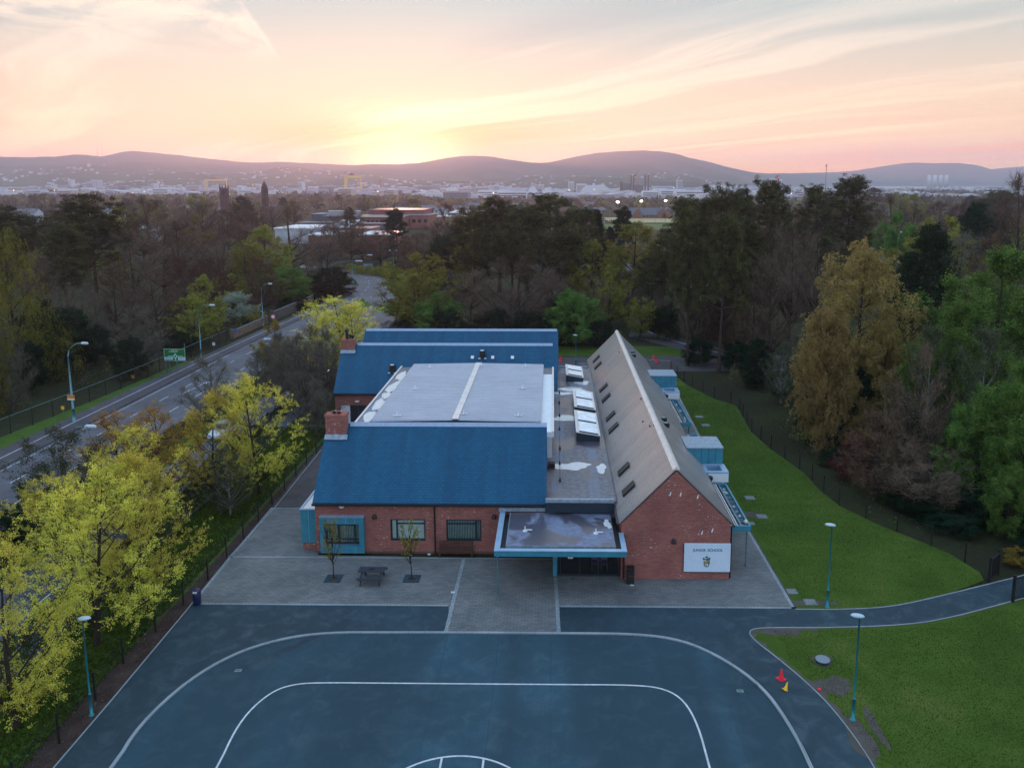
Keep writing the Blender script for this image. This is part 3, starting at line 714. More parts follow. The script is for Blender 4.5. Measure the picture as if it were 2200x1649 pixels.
# -- front range (gable ends left and right, ridge runs along x)
def gable_range(xl, xr, yf, yr, ez, rz, depth_back=None, holes=()):
    yb = 2*yr - yf if depth_back is None else depth_back
    w = MB()
    # front wall, pierced where the windows are
    xs = sorted({xl, xr, *[h[0] for h in holes], *[h[1] for h in holes]})
    for a, b in zip(xs[:-1], xs[1:]):
        hs = [h for h in holes if h[0] <= a + 1e-6 and h[1] >= b - 1e-6]
        segs = [(0, ez)]
        for h in hs: segs = [(0, h[2]), (h[3], ez)]
        for z0, z1 in segs: w.box(a, b, yf, yf + .3, z0, z1)
    w.box(xl, xr, yb - .3, yb, 0, ez)
    for x in (xl, xr - .3):
        w.prism([(x, yf + .3, 0), (x, yb - .3, 0), (x, yb - .3, ez), (x, yr, rz - .12), (x, yf + .3, ez)], (.3, 0, 0))
    return w, yb
def roof_slopes(xl, xr, yf, yr, yb, ez, rz, th=.10, ov=.18, side=.10):
    sl_ = (rz - ez) / (yr - yf); r = MB()
    r.prism([(xl-side, yf-ov, ez-ov*sl_), (xl-side, yr, rz), (xl-side, yr, rz+th), (xl-side, yf-ov, ez-ov*sl_+th)], (xr-xl+2*side, 0, 0))
    s2 = (rz - ez) / (yb - yr)
    r.prism([(xl-side, yb+ov, ez-ov*s2), (xl-side, yb+ov, ez-ov*s2+th), (xl-side, yr+.003, rz+th), (xl-side, yr+.003, rz)], (xr-xl+2*side, 0, 0))
    return r
w1 = wallx(698, 1120)[0], wallx(773, 1120)[0]; z1t, z1b = wallx(730, 1121)[1], wallx(730, 1168)[1]
w2 = wallx(838.5, 1120)[0], wallx(913.4, 1120)[0]; w3 = wallx(958.5, 1120)[0], wallx(1034, 1120)[0]; zt, zb = wallx(900, 1115)[1], wallx(900, 1161.5)[1]
holes = [(w1[0], w1[1], z1b, z1t), (w2[0], w2[1], zb, zt), (w3[0], w3[1], zb, zt)]
wm, yb1 = gable_range(XL, XR, YF, 54.9, EZ, 7.86, None, holes)
part(wm, 'wall', M['brick'])
rf = part(roof_slopes(XL, XR, YF, 54.9, yb1, EZ, 7.86), 'roof', M['slate_sky_tint'], label='blue slate roof of the front range')
mb = MB(); mb.prism([(XL+1.6, 54.68, 7.80), (XL+1.6, 54.9, 8.06), (XL+1.6, 55.12, 7.80)], (XR-XL-1.5, 0, 0)); part(mb, 'ridge_cap', M['ridge'], rf)
mb = MB(); mb.box(XL-.12, XR+.12, YF-.34, YF-.17, EZ-.26, EZ-.13); part(mb, 'gutter', M['black'], rf)
mb = MB(); mb.tube([(wallx(934.5, 1120)[0], YF-.12, EZ-.2), (wallx(934.5, 1120)[0], YF-.12, .02)], .055, 8); part(mb, 'downpipe', M['black'])
# concrete plinth course
mb = MB(); mb.box(XL-.02, XR, YF-.03, YF-.003, 0, .15); part(mb, 'plinth', brick('plinth_brick', (.17, .08, .07), (.14, .07, .06), (.12, .09, .08), False))
def chimney(x0, x1, y0, y1, z0, z1, pots):
    c = MB(); c.box(x0, x1, y0, y1, z0, z1 - .16); c.box(x0-.05, x1+.05, y0-.05, y1+.05, z1-.16, z1)
    o = part(c, 'chimney', M['brick'])
    f = MB(); f.prism([(x0-.06, y0-.22, z0+.05), (x1+.12, y0-.22, z0+.05), (x1+.12, y0-.01, z0+.36), (x0-.06, y0-.01, z0+.36)], (0, -.03, .03)); part(f, 'flashing', M['lead'], o)
    for px_, py_, r_, h_ in pots:
        p_ = MB(); p_.lathe((px_, py_, z1-.02), [(r_, 0), (r_, h_*.7), (r_*1.5, h_*.72), (r_*1.5, h_*.85), (r_*.6, h_)], 10); part(p_, 'chimney_pot', M['black'], o)
chimney(-16.15, -14.70, 54.1, 54.9, 7.0, 8.82, [(-15.6, 54.5, .13, .22), (-15.25, 54.5, .13, .2)])
# windows
def window(x0, x1, z0, z1, y, mode, lay):
    f = MB(); t = .09
    f.box(x0, x1, y+.06, y+.16, z0, z0+t*1.4); f.box(x0, x1, y+.06, y+.16, z1-t, z1)
    f.box(x0, x0+t, y+.06, y+.16, z0+t*1.4, z1-t); f.box(x1-t, x1, y+.06, y+.16, z0+t*1.4, z1-t)
    for kx in lay[0]: X = x0 + (x1-x0)*kx; f.box(X-.05, X+.05, y+.07, y+.15, z0+t*1.4, z1-t)
    for kz, ka, kb in lay[1]: Z = z1 - (z1-z0)*kz; f.box(x0+(x1-x0)*ka, x0+(x1-x0)*kb, y+.075, y+.145, Z-.04, Z+.04)
    o = part(f, 'window', M['dark_frame'])
    gl = MB(); gl.box(x0+t, x1-t, y+.10, y+.105, z0+t, z1-t); part(gl, 'pane', M['glass_clear'], o)
    b = MB()
    if mode == 'full': b.box(x0+t, x1-t, y+.20, y+.21, z0+t, z1-t); part(b, 'blind', M['blind'], o)
    else:
        n = int((x1-x0)/.115)
        for i in range(n):
            X = x0 + t + (x1-x0-2*t)*(i+.5)/n; b.prism([(X-.032, y+.20, z0+t), (X+.032, y+.24, z0+t), (X+.032, y+.245, z0+t), (X-.032, y+.205, z0+t)], (0, 0, z1-z0-2*t))
        part(b, 'blind', M['blind_strip'], o)
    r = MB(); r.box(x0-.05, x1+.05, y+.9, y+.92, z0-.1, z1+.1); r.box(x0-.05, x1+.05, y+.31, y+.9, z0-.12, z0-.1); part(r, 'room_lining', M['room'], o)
    return o
def glassmat():
    m = bpy.data.materials.new('clear_pane'); m.use_nodes = True; k = NT(m.node_tree)
    for n in list(k.n):
        if n.type == 'BSDF_PRINCIPLED': k.n.remove(n)
    out = [n for n in k.n if n.type == 'OUTPUT_MATERIAL'][0]
    t = k.new('ShaderNodeBsdfTransparent'); t.inputs[0].default_value = (.94, .975, .975, 1)
    gl = k.new('ShaderNodeBsdfGlossy'); gl.inputs['Roughness'].default_value = .03; fr = k.new('ShaderNodeFresnel'); fr.inputs[0].default_value = 1.5
    nz = k.noise(coords(k), .8, 2); bp = k.new('ShaderNodeBump'); bp.inputs['Strength'].default_value = .05; k.l.new(nz, bp.inputs['Height']); k.l.new(bp.outputs[0], gl.inputs['Normal'])
    mx = k.new('ShaderNodeMixShader'); k.l.new(fr.outputs[0], mx.inputs[0]); k.l.new(t.outputs[0], mx.inputs[1]); k.l.new(gl.outputs[0], mx.inputs[2]); k.l.new(mx.outputs[0], out.inputs[0])
    return m
M['glass_clear'] = glassmat()
window(w1[0], w1[1], z1b, z1t, YF - .02, 'strip', ([.38, .84], [(.13, 0, .84), (.80, 0, 1)]))
window(w2[0], w2[1], zb, zt, YF, 'full', ([.18], [(.22, .18, 1)]))
window(w3[0], w3[1], zb, zt, YF, 'strip', ([.86], [(.22, 0, .86)]))
# teal panel surround of the left window, standing proud of the brick
b0, b1 = wallx(689, 1110)[0], wallx(783, 1110)[0]; bt, bb = wallx(730, 1107)[1], wallx(730, 1183)[1]
mb = MB(); y0 = YF - .34
mb.box(b0, b1, y0, YF-.002, z1t, bt); mb.box(b0, b1, y0, YF-.002, bb, z1b); mb.box(b0, w1[0], y0, YF-.002, z1b, z1t); mb.box(w1[1], b1, y0, YF-.002, z1b, z1t)
so = part(mb, 'window_surround', M['teal'])
mb = MB(); mb.box(b0-.03, b1+.03, y0-.03, YF-.002, bt+.002, bt+.05)
part(mb, 'capping', M['teal_pale'], so); mb = MB()
for i in range(1, 5):
    X = b0 + (b1-b0)*i/5
    for za, zb__ in ((z1t+.01, bt), (bb, z1b-.01)): mb = MB(); mb.box(X-.008, X+.008, y0-.006, y0-.001, za, zb__); part(mb, 'panel_seam', M['teal_pale'], so)
# teal bay on the left gable with a wet flat roof and brick base
zt_ = gy(655, 1094, 51.3)[2]
mb = MB(); mb.box(XL-1.15, XL-.002, 51.25, 54.6, .55, zt_); bay = part(mb, 'side_bay', M['teal'])
mb = MB(); mb.box(XL-1.08, XL-.004, 51.32, 54.5, 0, .55); part(mb, 'bay_base', M['brick'], bay)
mb = MB(); mb.box(XL-1.18, XL-.003, 51.2, 51.34, zt_+.001, zt_+.08); mb.box(XL-1.18, XL-1.06, 51.34, 54.62, zt_+.001, zt_+.08); mb.box(XL-.62, XL-.60, 51.235, 51.249, .56, zt_); part(mb, 'capping', M['teal_pale'], bay)
mb = MB(); mb.box(XL-1.06, XL-.004, 51.34, 54.55, zt_+.002, zt_+.02); part(mb, 'bay_roof', M['puddle'], bay)
# wall lamps and alarm box
def wall_lamp(px_, py_, Y):
    q = gy(px_, py_, Y); mb = MB(); c = (q[0], Y - .13, q[2])
    mb.lathe((c[0], c[1], c[2]), [(.02, .20), (.06, .18), (.17, -.02), (.17, -.10), (.13, -.12)][::-1], 10); mb.box(c[0]-.05, c[0]+.05, c[1]+.1, Y-.002, c[2]-.05, c[2]+.08)
    part(mb, 'wall_lamp', M['black'])
wall_lamp(805.4, 1108, YF); wall_lamp(1062, 1108, YF); wall_lamp(1447, 1161, 47.5)
q = gy(733.6, 1085, YF); mb = MB(); mb.tube([(q[0], YF-.10, q[2]), (q[0], YF-.003, q[2])], [.17, .21], 10); part(mb, 'alarm_box', M['white'], bevel=.01)

# -- second and third ranges behind the hall
wm, yb2 = gable_range(-22.45, .42, 78.9, 83.05, 3.84, 7.98, None, [(-21.9, -19.2, .05, 2.45)]); part(wm, 'wall', M['brick'])
r2 = part(roof_slopes(-22.45, .42, 78.9, 83.05, yb2, 3.84, 7.98), 'roof', M['slate_sky_tint'], label='blue slate roof of the middle range')
mb = MB(); mb.prism([(-20.9, 82.83, 7.92), (-20.9, 83.05, 8.18), (-20.9, 83.27, 7.92)], (20.9, 0, 0)); part(mb, 'ridge_cap', M['ridge'], r2)
mb = MB(); mb.box(-22.5, -14.7, 78.56, 78.73, 3.58, 3.70); part(mb, 'gutter', M['black'], r2)
chimney(-22.5, -21.1, 82.3, 83.15, 7.15, 8.66, [(-21.95, 82.7, .16, 1.15), (-21.6, 82.7, .12, .55), (-21.4, 82.9, .12, .45)])
wm, yb3 = gable_range(-22.0, .55, 87.4, 91.5, 3.84, 7.98); part(wm, 'wall', M['brick'])
r3 = part(roof_slopes(-22.0, .55, 87.4, 91.5, yb3, 3.84, 7.98), 'roof', M['slate_sky_tint'], label='blue slate roof of the rear range')
mb = MB(); mb.prism([(-22.0, 91.28, 7.92), (-22.0, 91.5, 8.18), (-22.0, 91.72, 7.92)], (22.5, 0, 0)); part(mb, 'ridge_cap', M['ridge'], r3)
# white board and dark double door in the second range wall, lamp over it
mb = MB(); mb.box(-20.9, -19.25, 79.0, 79.1, .05, 2.45); dr = part(mb, 'door', M['dark_frame'])
mb = MB(); mb.box(-20.8, -20.15, 78.97, 78.99, .8, 2.3); mb.box(-20.0, -19.35, 78.97, 78.99, .8, 2.3); part(mb, 'pane', M['glass'], dr)
mb = MB(); mb.box(-21.9, -20.95, 79.0, 79.06, .05, 2.45); part(mb, 'white_panel', M['white'])
mb = MB(); mb.box(-20.3, -19.9, 78.6, 78.88, 2.85, 2.95); part(mb, 'wall_lamp', M['white'])
def cowl(x, y, z, s=1.0):
    c = MB(); c.box(x-.3*s, x+.3*s, y-.18, y+.22, z-.28, z+.35); c.box(x-.4*s, x+.4*s, y-.3, y-.1, z-.36, z-.28)
    o = part(c, 'roof_vent', M['black'], bevel=.03); d = MB(); d.box(x-.42*s, x-.2*s, y-.42, y-.3, z-.46, z-.36); d.box(x+.2*s, x+.42*s, y-.42, y-.3, z-.46, z-.36); d.box(x-.22*s, x+.12*s, y-.19, y+.2, z+.352, z+.40); part(d, 'vent_base', M['white'], o)
cowl(-16.73, 80.6, 5.95); cowl(-7.4, 81.85, 7.25)
for x in (-8.47, -6.32, -4.24):
    mb = MB(); mb.prism([(x-.16, 81.5, 6.80), (x+.16, 81.5, 6.80), (x+.16, 81.75, 7.05), (x-.16, 81.75, 7.05)], (0, -.04, .04)); part(mb, 'vent_tile', M['white'])
# -- hall with the ribbed grey roof
mb = MB(); mb.box(-15.3, -.04, 58.99, 78.4, 0, 6.55); part(mb, 'hall_wall', M['render_white'])
hr = MB(); hx0, hxm, hx1, hy0, hy1 = -14.05, -7.52, -.95, 58.9, 78.3
for x0, x1, z0, z1 in ((hx0, hxm, 6.88, 6.99), (hxm, hx1, 6.99, 6.88)):
    n = 40; dy = (hy1-hy0)/n; P_ = []
    for i in range(n):
        a = hy0 + i*dy
        P_ += [(a, 0), (a+dy*.62, 0), (a+dy*.70, .10), (a+dy*.92, .10)]
    P_.append((hy1, 0)); V = []; 
    for y, dz in P_: V += [(x0, y, z0+dz), (x1, y, z1+dz)]
    hr.add(V, [(2*i, 2*i+1, 2*i+3, 2*i+2) for i in range(len(P_)-1)])
hall = part(hr, 'hall_roof', M['metal_roof'])
mb = MB(); mb.box(hxm-.24, hxm+.24, hy0, hy1+.02, 7.06, 7.13); part(mb, 'ridge_cap', M['cream_cap'], hall)
mb = MB(); mb.box(hx0-.01, hx1+.01, hy1+.005, hy1+.10, 6.6, 6.95); mb.box(hx0-.05, hx0, hy0, hy1, 6.6, 6.93); mb.box(hx1, hx1+.05, hy0, hy1, 6.6, 6.93); part(mb, 'verge_trim', M['metal_roof'], hall)
mb = MB(); mb.box(-15.28, hx0-.06, 58.99, 78.35, 6.56, 6.62); part(mb, 'gutter_deck', M['felt_dark'], hall)
for i, (y, l) in enumerate(((60.6, 2.0), (64.2, 2.4), (67.0, 1.2), (70.0, 2.6), (74.2, 2.3))):
    mb = MB(); mb.flat(blob((-14.66, y + .4), .42, l * .8, 6.63, 40+i, 24, .35)); part(mb, 'puddle', M['puddle'], hall)
mb = MB(); mb.box(-15.42, -15.28, 58.9, 78.5, 6.5, 6.72); part(mb, 'parapet', M['cream_cap'], hall); mb = MB(); mb.box(-.04, .12, 57.3, 78.5, 6.42, 6.66); part(mb, 'parapet', M['cream_cap'], hall)
mb = MB(); mb.box(hx1+.06, -.05, 57.3, 75.5, 6.56, 6.60); mb.box(-.49, .11, 57.28, 58.95, 6.2, 6.55); part(mb, 'gutter_deck', M['white'], hall)  # white colour stands in for sky reflected by water on the gutter
mb = MB(); mb.box(hx1+.06, -.05, 75.5, 78.4, 6.56, 6.60); part(mb, 'gutter_deck', M['felt_dark'], hall)
for x, y in ((-12.19, 76.52), (-7.1, 77.0), (-2.72, 76.96), (-12.2, 68.12), (-2.68, 68.38), (-12.2, 59.93), (-7.0, 60.24), (-2.7, 60.05)):
    z = 6.96 + .12 * (1 - abs(x-hxm)/6.5); mb = MB(); mb.box(x-.34, x+.34, y-.05, y+.05, z+.03, z+.09); mb.box(x-.06, x+.06, y-.3, y+.3, z+.08, z+.12); mb.tube([(x, y, z), (x, y, z+.34)], [.10, .05], 8); part(mb, 'roof_anchor', M['white'], hall)
# -- corridor flat roof
FZ = 3.98
mb = MB(); mb.box(-.46, 4.3, 50.45, 89.4, 0, FZ); co = part(mb, 'flat_roof', M['felt'])
mb = MB(); mb.box(-.46, 4.12, 50.2, 50.44, FZ-.35, FZ+.22); part(mb, 'parapet', M['lead'], co)
mb = MB(); mb.box(-.46, 4.12, 50.16, 50.198, 3.3, FZ+.0); part(mb, 'fascia', M['dark_frame'], co)
mb = MB(); mb.box(.5, 4.1, 89.4, 89.6, FZ-.3, FZ+.2); part(mb, 'parapet', M['lead'], co)
for cx, cy, rx, ry, s in ((1226, 1001, 1.35, .85, 1), (1292, 1006, .35, 1.0, 2), (1215, 898, .9, 1.1, 3), (1228, 836, 1.5, .75, 5), (1250, 822, .9, .7, 6), (1210, 845, .8, .6, 8)):
    c = g(cx, cy, FZ); mb = MB(); mb.flat(blob((c[0], c[1]), rx, ry, FZ+.005 + s*.0004, s, 34, .42)); part(mb, 'puddle', M['puddle'], co)
def rooflight_box(x0, x1, y0, y1, hl, hr_):
    b = MB(); b.prism([(x0, y0, FZ), (x1, y0, FZ), (x1, y0, FZ+hr_), (x0, y0, FZ+hl)], (0, y1-y0, 0))
    o = part(b, 'rooflight', M['dark_frame'])
    zz_ = lambda x: FZ + hl + (hr_-hl)*(x-x0)/(x1-x0)
    f = MB(); f.prism([(x0-.05, y0-.05, zz_(x0)+.01), (x1+.05, y0-.05, zz_(x1)+.01), (x1+.05, y0-.05, zz_(x1)+.08), (x0-.05, y0-.05, zz_(x0)+.08)], (0, y1-y0+.1, 0)); part(f, 'rooflight_frame', M['cream_cap'], o)
    for k_ in range(2):
        a = y0 + .18 + k_*(y1-y0-.1)/2; b_ = a + (y1-y0)/2 - .42; xa, xb = x0+.22, x1-.12
        p_ = MB(); p_.add([(xa, a, zz_(xa)+.13), (xb, a, zz_(xb)+.13), (xb, b_, zz_(xb)+.13), (xa, b_, zz_(xa)+.13)], [(0, 1, 2, 3)]); part(p_, 'pane', M['pane_light'], o)
        d = MB(); d.prism([(xa, a-.12, zz_(xa)+.08), (xb, a-.12, zz_(xb)+.08), (xb, a-.12, zz_(xb)+.17), (xa, a-.12, zz_(xa)+.17)], (0, .1, 0)); part(d, 'rooflight_bar', M['dark_frame'], o)
rooflight_box(2.0, 3.92, 63.0, 69.4, .75, .42); rooflight_box(2.05, 3.95, 70.6, 76.8, .75, .42); rooflight_box(1.5, 3.3, 82.9, 87.8, .75, .42)
for x, y in ((.55, 54), (.55, 57.5), (.6, 61), (.6, 66), (.65, 70), (.65, 74.5), (.7, 78)):
    mb = MB(); mb.tube([(x, y, FZ), (x, y, FZ+.3)], [.10, .03], 7); mb.tube([(x, y, FZ+.26), (x, y+3.5, FZ+.26)], .012, 4); part(mb, 'safety_line', M['black'], co)
mb = MB(); mb.box(-.35, .2, 56.7, 57.3, FZ, FZ+.35); part(mb, 'roof_vent', M['black'], co, bevel=.04)
# -- east wing, ridge running away from the camera
wx0, wx1, wy0, wy1, wr, wz, wrz = 4.40, 11.30, 47.5, 94.6, 7.78, 3.84, 7.32
mb = MB()
mb.prism([(wx0, wy0, 0), (wx1, wy0, 0), (wx1, wy0, wz), (wr, wy0, wrz-.08), (wx0, wy0, wz)], (0, .3, 0)); mb.prism([(wx0, wy1-.3, 0), (wx1, wy1-.3, 0), (wx1, wy1-.3, wz), (wr, wy1-.3, wrz-.08), (wx0, wy1-.3, wz)], (0, .3, 0))
mb.box(wx0, wx0+.3, wy0+.3, wy1-.3, 0, wz-.05); mb.box(wx1-.3, wx1, wy0+.3, wy1-.3, 0, wz-.05); part(mb, 'wall', M['brick'])
rw = MB(); th = .10
rw.prism([(wx0-.16, wy0-.02, wz-.16), (wr, wy0-.02, wrz), (wr, wy0-.02, wrz+th), (wx0-.16, wy0-.02, wz-.16+th)], (0, wy1-wy0+.04, 0))
ro = part(rw, 'roof', M['slate_sunset_tint'], label='grey slate roof slope of the east wing facing the sunset')
rw = MB(); rw.prism([(wx1+.16, wy0-.02, wz-.16), (wx1+.16, wy0-.02, wz-.16+th), (wr+.003, wy0-.02, wrz+th), (wr+.003, wy0-.02, wrz)], (0, wy1-wy0+.04, 0))
part(rw, 'roof', M['slate_sunset_tint'], label='shaded grey slate slope of the east wing above the lawn')
mb = MB(); mb.prism([(wr-.24, wy0-.03, wrz+.0), (wr, wy0-.03, wrz+.22), (wr+.24, wy0-.03, wrz+.0)], (0, wy1-wy0+.06, 0)); part(mb, 'ridge_cap', M['cream_cap'], ro)
mb = MB(); mb.box(wx0-.30, wx0-.17, wy0, wy1, wz-.24, wz-.10); mb.box(wx1+.17, wx1+.28, wy0, wy1, wz-.30, wz-.18); part(mb, 'gutter', M['black'], ro)
mb = MB(); mb.tube([(wx1+.1, wy0+.15, wz-.3), (wx1+.1, wy0+.15, .05)], .05, 8); mb.tube([(wx0+.16, wy0-.1, 3.0), (wx0+.16, wy0-.1, .05)], .06, 8); part(mb, 'downpipe', M['black'])
# thin dark verge strip along the gable
mb = MB(); 
for sx in (-1, 1):
    xe = wx0-.16 if sx < 0 else wx1+.16
    mb.prism([(xe, wy0-.04, wz-.20), (wr, wy0-.04, wrz-.04), (wr, wy0-.04, wrz+.02), (xe, wy0-.04, wz-.14)], (0, .018, 0))
part(mb, 'verge_trim', M['black'], ro)
sL = (wrz-wz+.16)/(wr-wx0+.16)
for Y in (90.78, 87.35, 77.4, 73.6, 67.6, 64.2, 54.46, 50.77):
    xa, xb = 4.75, 5.52; za, zb_ = wz-.16+th+(xa-wx0+.16)*sL, wz-.16+th+(xb-wx0+.16)*sL
    f = MB(); f.prism([(xa, Y-.42, za+.0), (xb, Y-.42, zb_+.0), (xb-.05, Y-.42, zb_+.14), (xa-.05, Y-.42, za+.14)], (0, .84, 0)); o = part(f, 'roof_window', M['black'], ro)
    nx, nz = -sL/math.hypot(1, sL), 1/math.hypot(1, sL)
    p_ = MB(); V = [(xa+.06, Y-.34, za+.08), (xb-.06, Y-.34, zb_-.02+.08), (xb-.06, Y+.34, zb_-.02+.08), (xa+.06, Y+.34, za+.08)]
    V = [(a+nx*.10, b, (wz-.16+th+(a-wx0+.16)*sL)+nz*.10) for a, b, c in V]; p_.add(V, [(0, 1, 2, 3)]); part(p_, 'pane', M['pane_sky'], ro)
for Y in (85.1, 61.2, 59.8, 86.5):
    mb = MB(); x = 8.8; z = wrz+th-(x-wr)*sL; mb.box(x-.1, x+.32, Y-.28, Y+.28, z-.12, z+.22); part(mb, 'roof_vent', M['black'], ro, bevel=.03)
    mb = MB(); mb.box(x-.14, x+.2, Y-.22, Y+.1, z+.222, z+.26); part(mb, 'vent_cap', M['galv'], ro)
for i, (px_, py_) in enumerate(((1381, 906), (1396, 916), (1405, 914), (1330, 757), (1337, 750), (1377, 857))):
    q = pl(px_, py_, (-sL, 0, 1), wz-.16+th-(wx0-.16)*sL); mb = MB(); mb.box(q[0]-.05, q[0]+.05, q[1]-.1, q[1]+.1, q[2], q[2]+.08); part(mb, 'vent_tile', M['black'], ro)
# dormer boxes, sunken wells and louvred shades on the lawn side
def side_cluster(y0):
    b = MB(); b.box(10.35, 13.1, y0+1.6, y0+4.3, 2.2, 4.95); o = part(b, 'dormer_box', M['teal'], bevel=.02)
    t = MB(); t.box(10.3, 13.15, y0+1.55, y0+4.35, 4.952, 5.02); part(t, 'dormer_roof', M['lead'], o)
    s_ = MB()
    for X in (10.9, 11.45, 12.0, 12.55): s_.box(X-.01, X+.01, y0+1.585, y0+1.598, 2.2, 4.95)
    part(s_, 'cladding_seam', M['dark_frame'], o)
    w = MB(); zt2 = 3.75
    w.box(11.35, 13.2, y0-.25, y0+.1, 2.95, zt2); w.box(12.75, 13.2, y0+.1, y0+1.55, 2.95, zt2); w.box(11.35, 11.7, y0+.1, y0+1.55, 2.95, zt2); w.box(11.7, 12.75, y0+1.3, y0+1.55, 2.95, zt2)
    ww = part(w, 'roof_well', M['teal_pale'], bevel=.015)
    d = MB(); d.box(11.7, 12.75, y0+.1, y0+1.3, 2.95, 3.2); part(d, 'well_floor', M['dark_frame'], ww)
    d = MB(); d.box(11.42, 13.15, y0-.29, y0-.252, 2.98, 3.62); part(d, 'white_panel', M['white'], ww)
    d = MB(); d.lathe((11.75, y0-.55, 2.9), [(.12, 0), (.12, .35), (.2, .38), (.2, .6), (.05, .68)], 10); part(d, 'flue', M['black'], ww)
def louvre(y0, y1, x1_=12.95):
    f = MB(); f.box(11.35, x1_, y0-.12, y0, 2.62, 3.0); f.box(x1_-.12, x1_, y0, y1, 2.72, 3.0); f.box(11.35, x1_, y1, y1+.12, 2.72, 3.0); o = part(f, 'shade_canopy', M['teal'])
    s_ = MB()
    for i in range(5): X = 11.50 + i*.145; s_.box(X, X+.055, y0+.02, y1-.02, 2.90, 2.99)
    part(s_, 'louvre', M['cream_cap'], o)
    s_ = MB(); s_.box(12.30, 12.38, y0, y1, 2.78, 2.98)
    n = int((y1-y0)/.75)
    for i in range(1, n): Y = y0 + (y1-y0)*i/n; s_.box(11.36, x1_-.12, Y-.03, Y+.03, 2.78, 2.88)
    part(s_, 'canopy_rafter', M['galv'], o)
    s_ = MB(); s_.box(11.36, x1_-.125, y0+.01, y1-.01, 2.64, 2.66); part(s_, 'canopy_deck', M['felt_dark'], o)
    rr = random.Random(int(y0*10))
    s_ = MB()
    for i in range(max(3, int(y1-y0))):
        Y = y0 + .3 + (y1-y0-.6)*rr.random(); s_.lathe((12.62 + rr.uniform(-.12, .12), Y, 2.67), [(.09, 0), (.11, .1), (.07, .18)], 7)
    part(s_, 'gutter_debris', M['cream_cap'], o)
    s_ = MB()
    for Y in (y0+.3, y1-.3): s_.tube([(x1_-.15, Y, 0), (x1_-.15, Y, 2.64)], .05, 8)
    part(s_, 'canopy_post', M['galv'], o)
side_cluster(56.9); louvre(49.0, 56.2); louvre(61.6, 67.9); side_cluster(80.0); louvre(71.6, 79.2); louvre(84.7, 90.0)
q = g(1601, 1120, 3.0); mb = MB(); mb.lathe((12.72, 49.35, 2.98), [(.05, 0), (.12, .06), (.13, .14), (.08, .24), (.02, .26)], 10); part(mb, 'globe_lamp', M['cream_cap'])
# small metal fittings high on the gable
for px_, py_ in ((1440, 1060), (1462, 1061), (1499, 1066), (1508, 1143), (1530, 1138)):
    q = gy(px_, py_, wy0); mb = MB(); mb.tube([(q[0]+.04, wy0-.05, q[2]+.13), (q[0]-.04, wy0-.10, q[2]-.1)], [.03, .045], 7); part(mb, 'wall_fitting', M['white'])
# -- entrance canopy
CZ = 3.12
cx0, cx1, cy0, cy1 = -3.50, 4.50, 44.85, 50.78
mb = MB(); mb.box(cx0, cx1, cy0, cy0+.32, CZ-.34, CZ); mb.box(cx0, cx0+.32, cy0+.32, cy1, CZ-.34, CZ); mb.box(cx1-.28, cx1, cy0+.32, wy0-.02, CZ-.34, CZ); can = part(mb, 'canopy_frame', M['teal'])
mb = MB(); mb.box(cx0-.02, cx1+.02, cy0-.02, cy0+.33, CZ+.002, CZ+.035); mb.box(cx0-.02, cx0+.33, cy0+.33, cy1, CZ+.002, CZ+.035); mb.box(cx1-.29, cx1+.02, cy0+.33, wy0-.02, CZ+.002, CZ+.035); part(mb, 'capping', M['teal_pale'], can)
mb = MB(); mb.box(cx0+.70, cx1-.62, cy0+.62, 50.42, CZ-.26, CZ+.06); mb.box(-.44, wx0-.02, 50.42, 50.44, CZ-.26, CZ+.06); part(mb, 'canopy_roof', M['felt_dark'], can)
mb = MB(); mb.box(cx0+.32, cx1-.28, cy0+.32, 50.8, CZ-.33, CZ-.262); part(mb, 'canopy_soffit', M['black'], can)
mb = MB(); mb.box(cx0-.12, -.48, 50.60, 50.80, CZ+.05, CZ+.32); part(mb, 'canopy_flashing', M['lead'], can)
mb = MB(); mb.box(cx0+.70, cx1-.62, cy0+.59, cy0+.617, CZ-.1, CZ+.075); mb.box(cx0+.66, cx0+.697, cy0+.59, 50.42, CZ-.1, CZ+.075); part(mb, 'roof_trim', M['lead'], can)
for px_, py_, rx, ry, s in ((1305, 1125, .22, .70, 11), (1303, 1098, .26, .14, 12)):
    c = g(px_, py_, CZ+.06); mb = MB(); mb.flat(blob((c[0], c[1]), rx, ry, CZ+.066, s, 30, .5)); part(mb, 'puddle', M['puddle'], can)
for px_, py_ in ((1128, 1140), (1280, 1145), (1130, 1096)):
    c = g(px_, py_, CZ+.06); mb = MB(); mb.tube([(c[0], c[1], CZ+.05), (c[0], c[1], CZ+.38)], [.05, .03], 7); mb.box(c[0], c[0]+.45, c[1]-.04, c[1]+.04, CZ+.12, CZ+.16); mb.lathe((c[0], c[1], CZ+.06), [(.16, 0), (.15, .03)], 9); part(mb, 'roof_anchor', M['white'], can)
mb = MB(); mb.tube([(-3.33, 45.35, 0), (-3.33, 45.35, CZ-.34)], .055, 10); mb.lathe((-3.33, 45.35, 0), [(.10, 0), (.10, .02)], 10); part(mb, 'canopy_post', M['galv'])
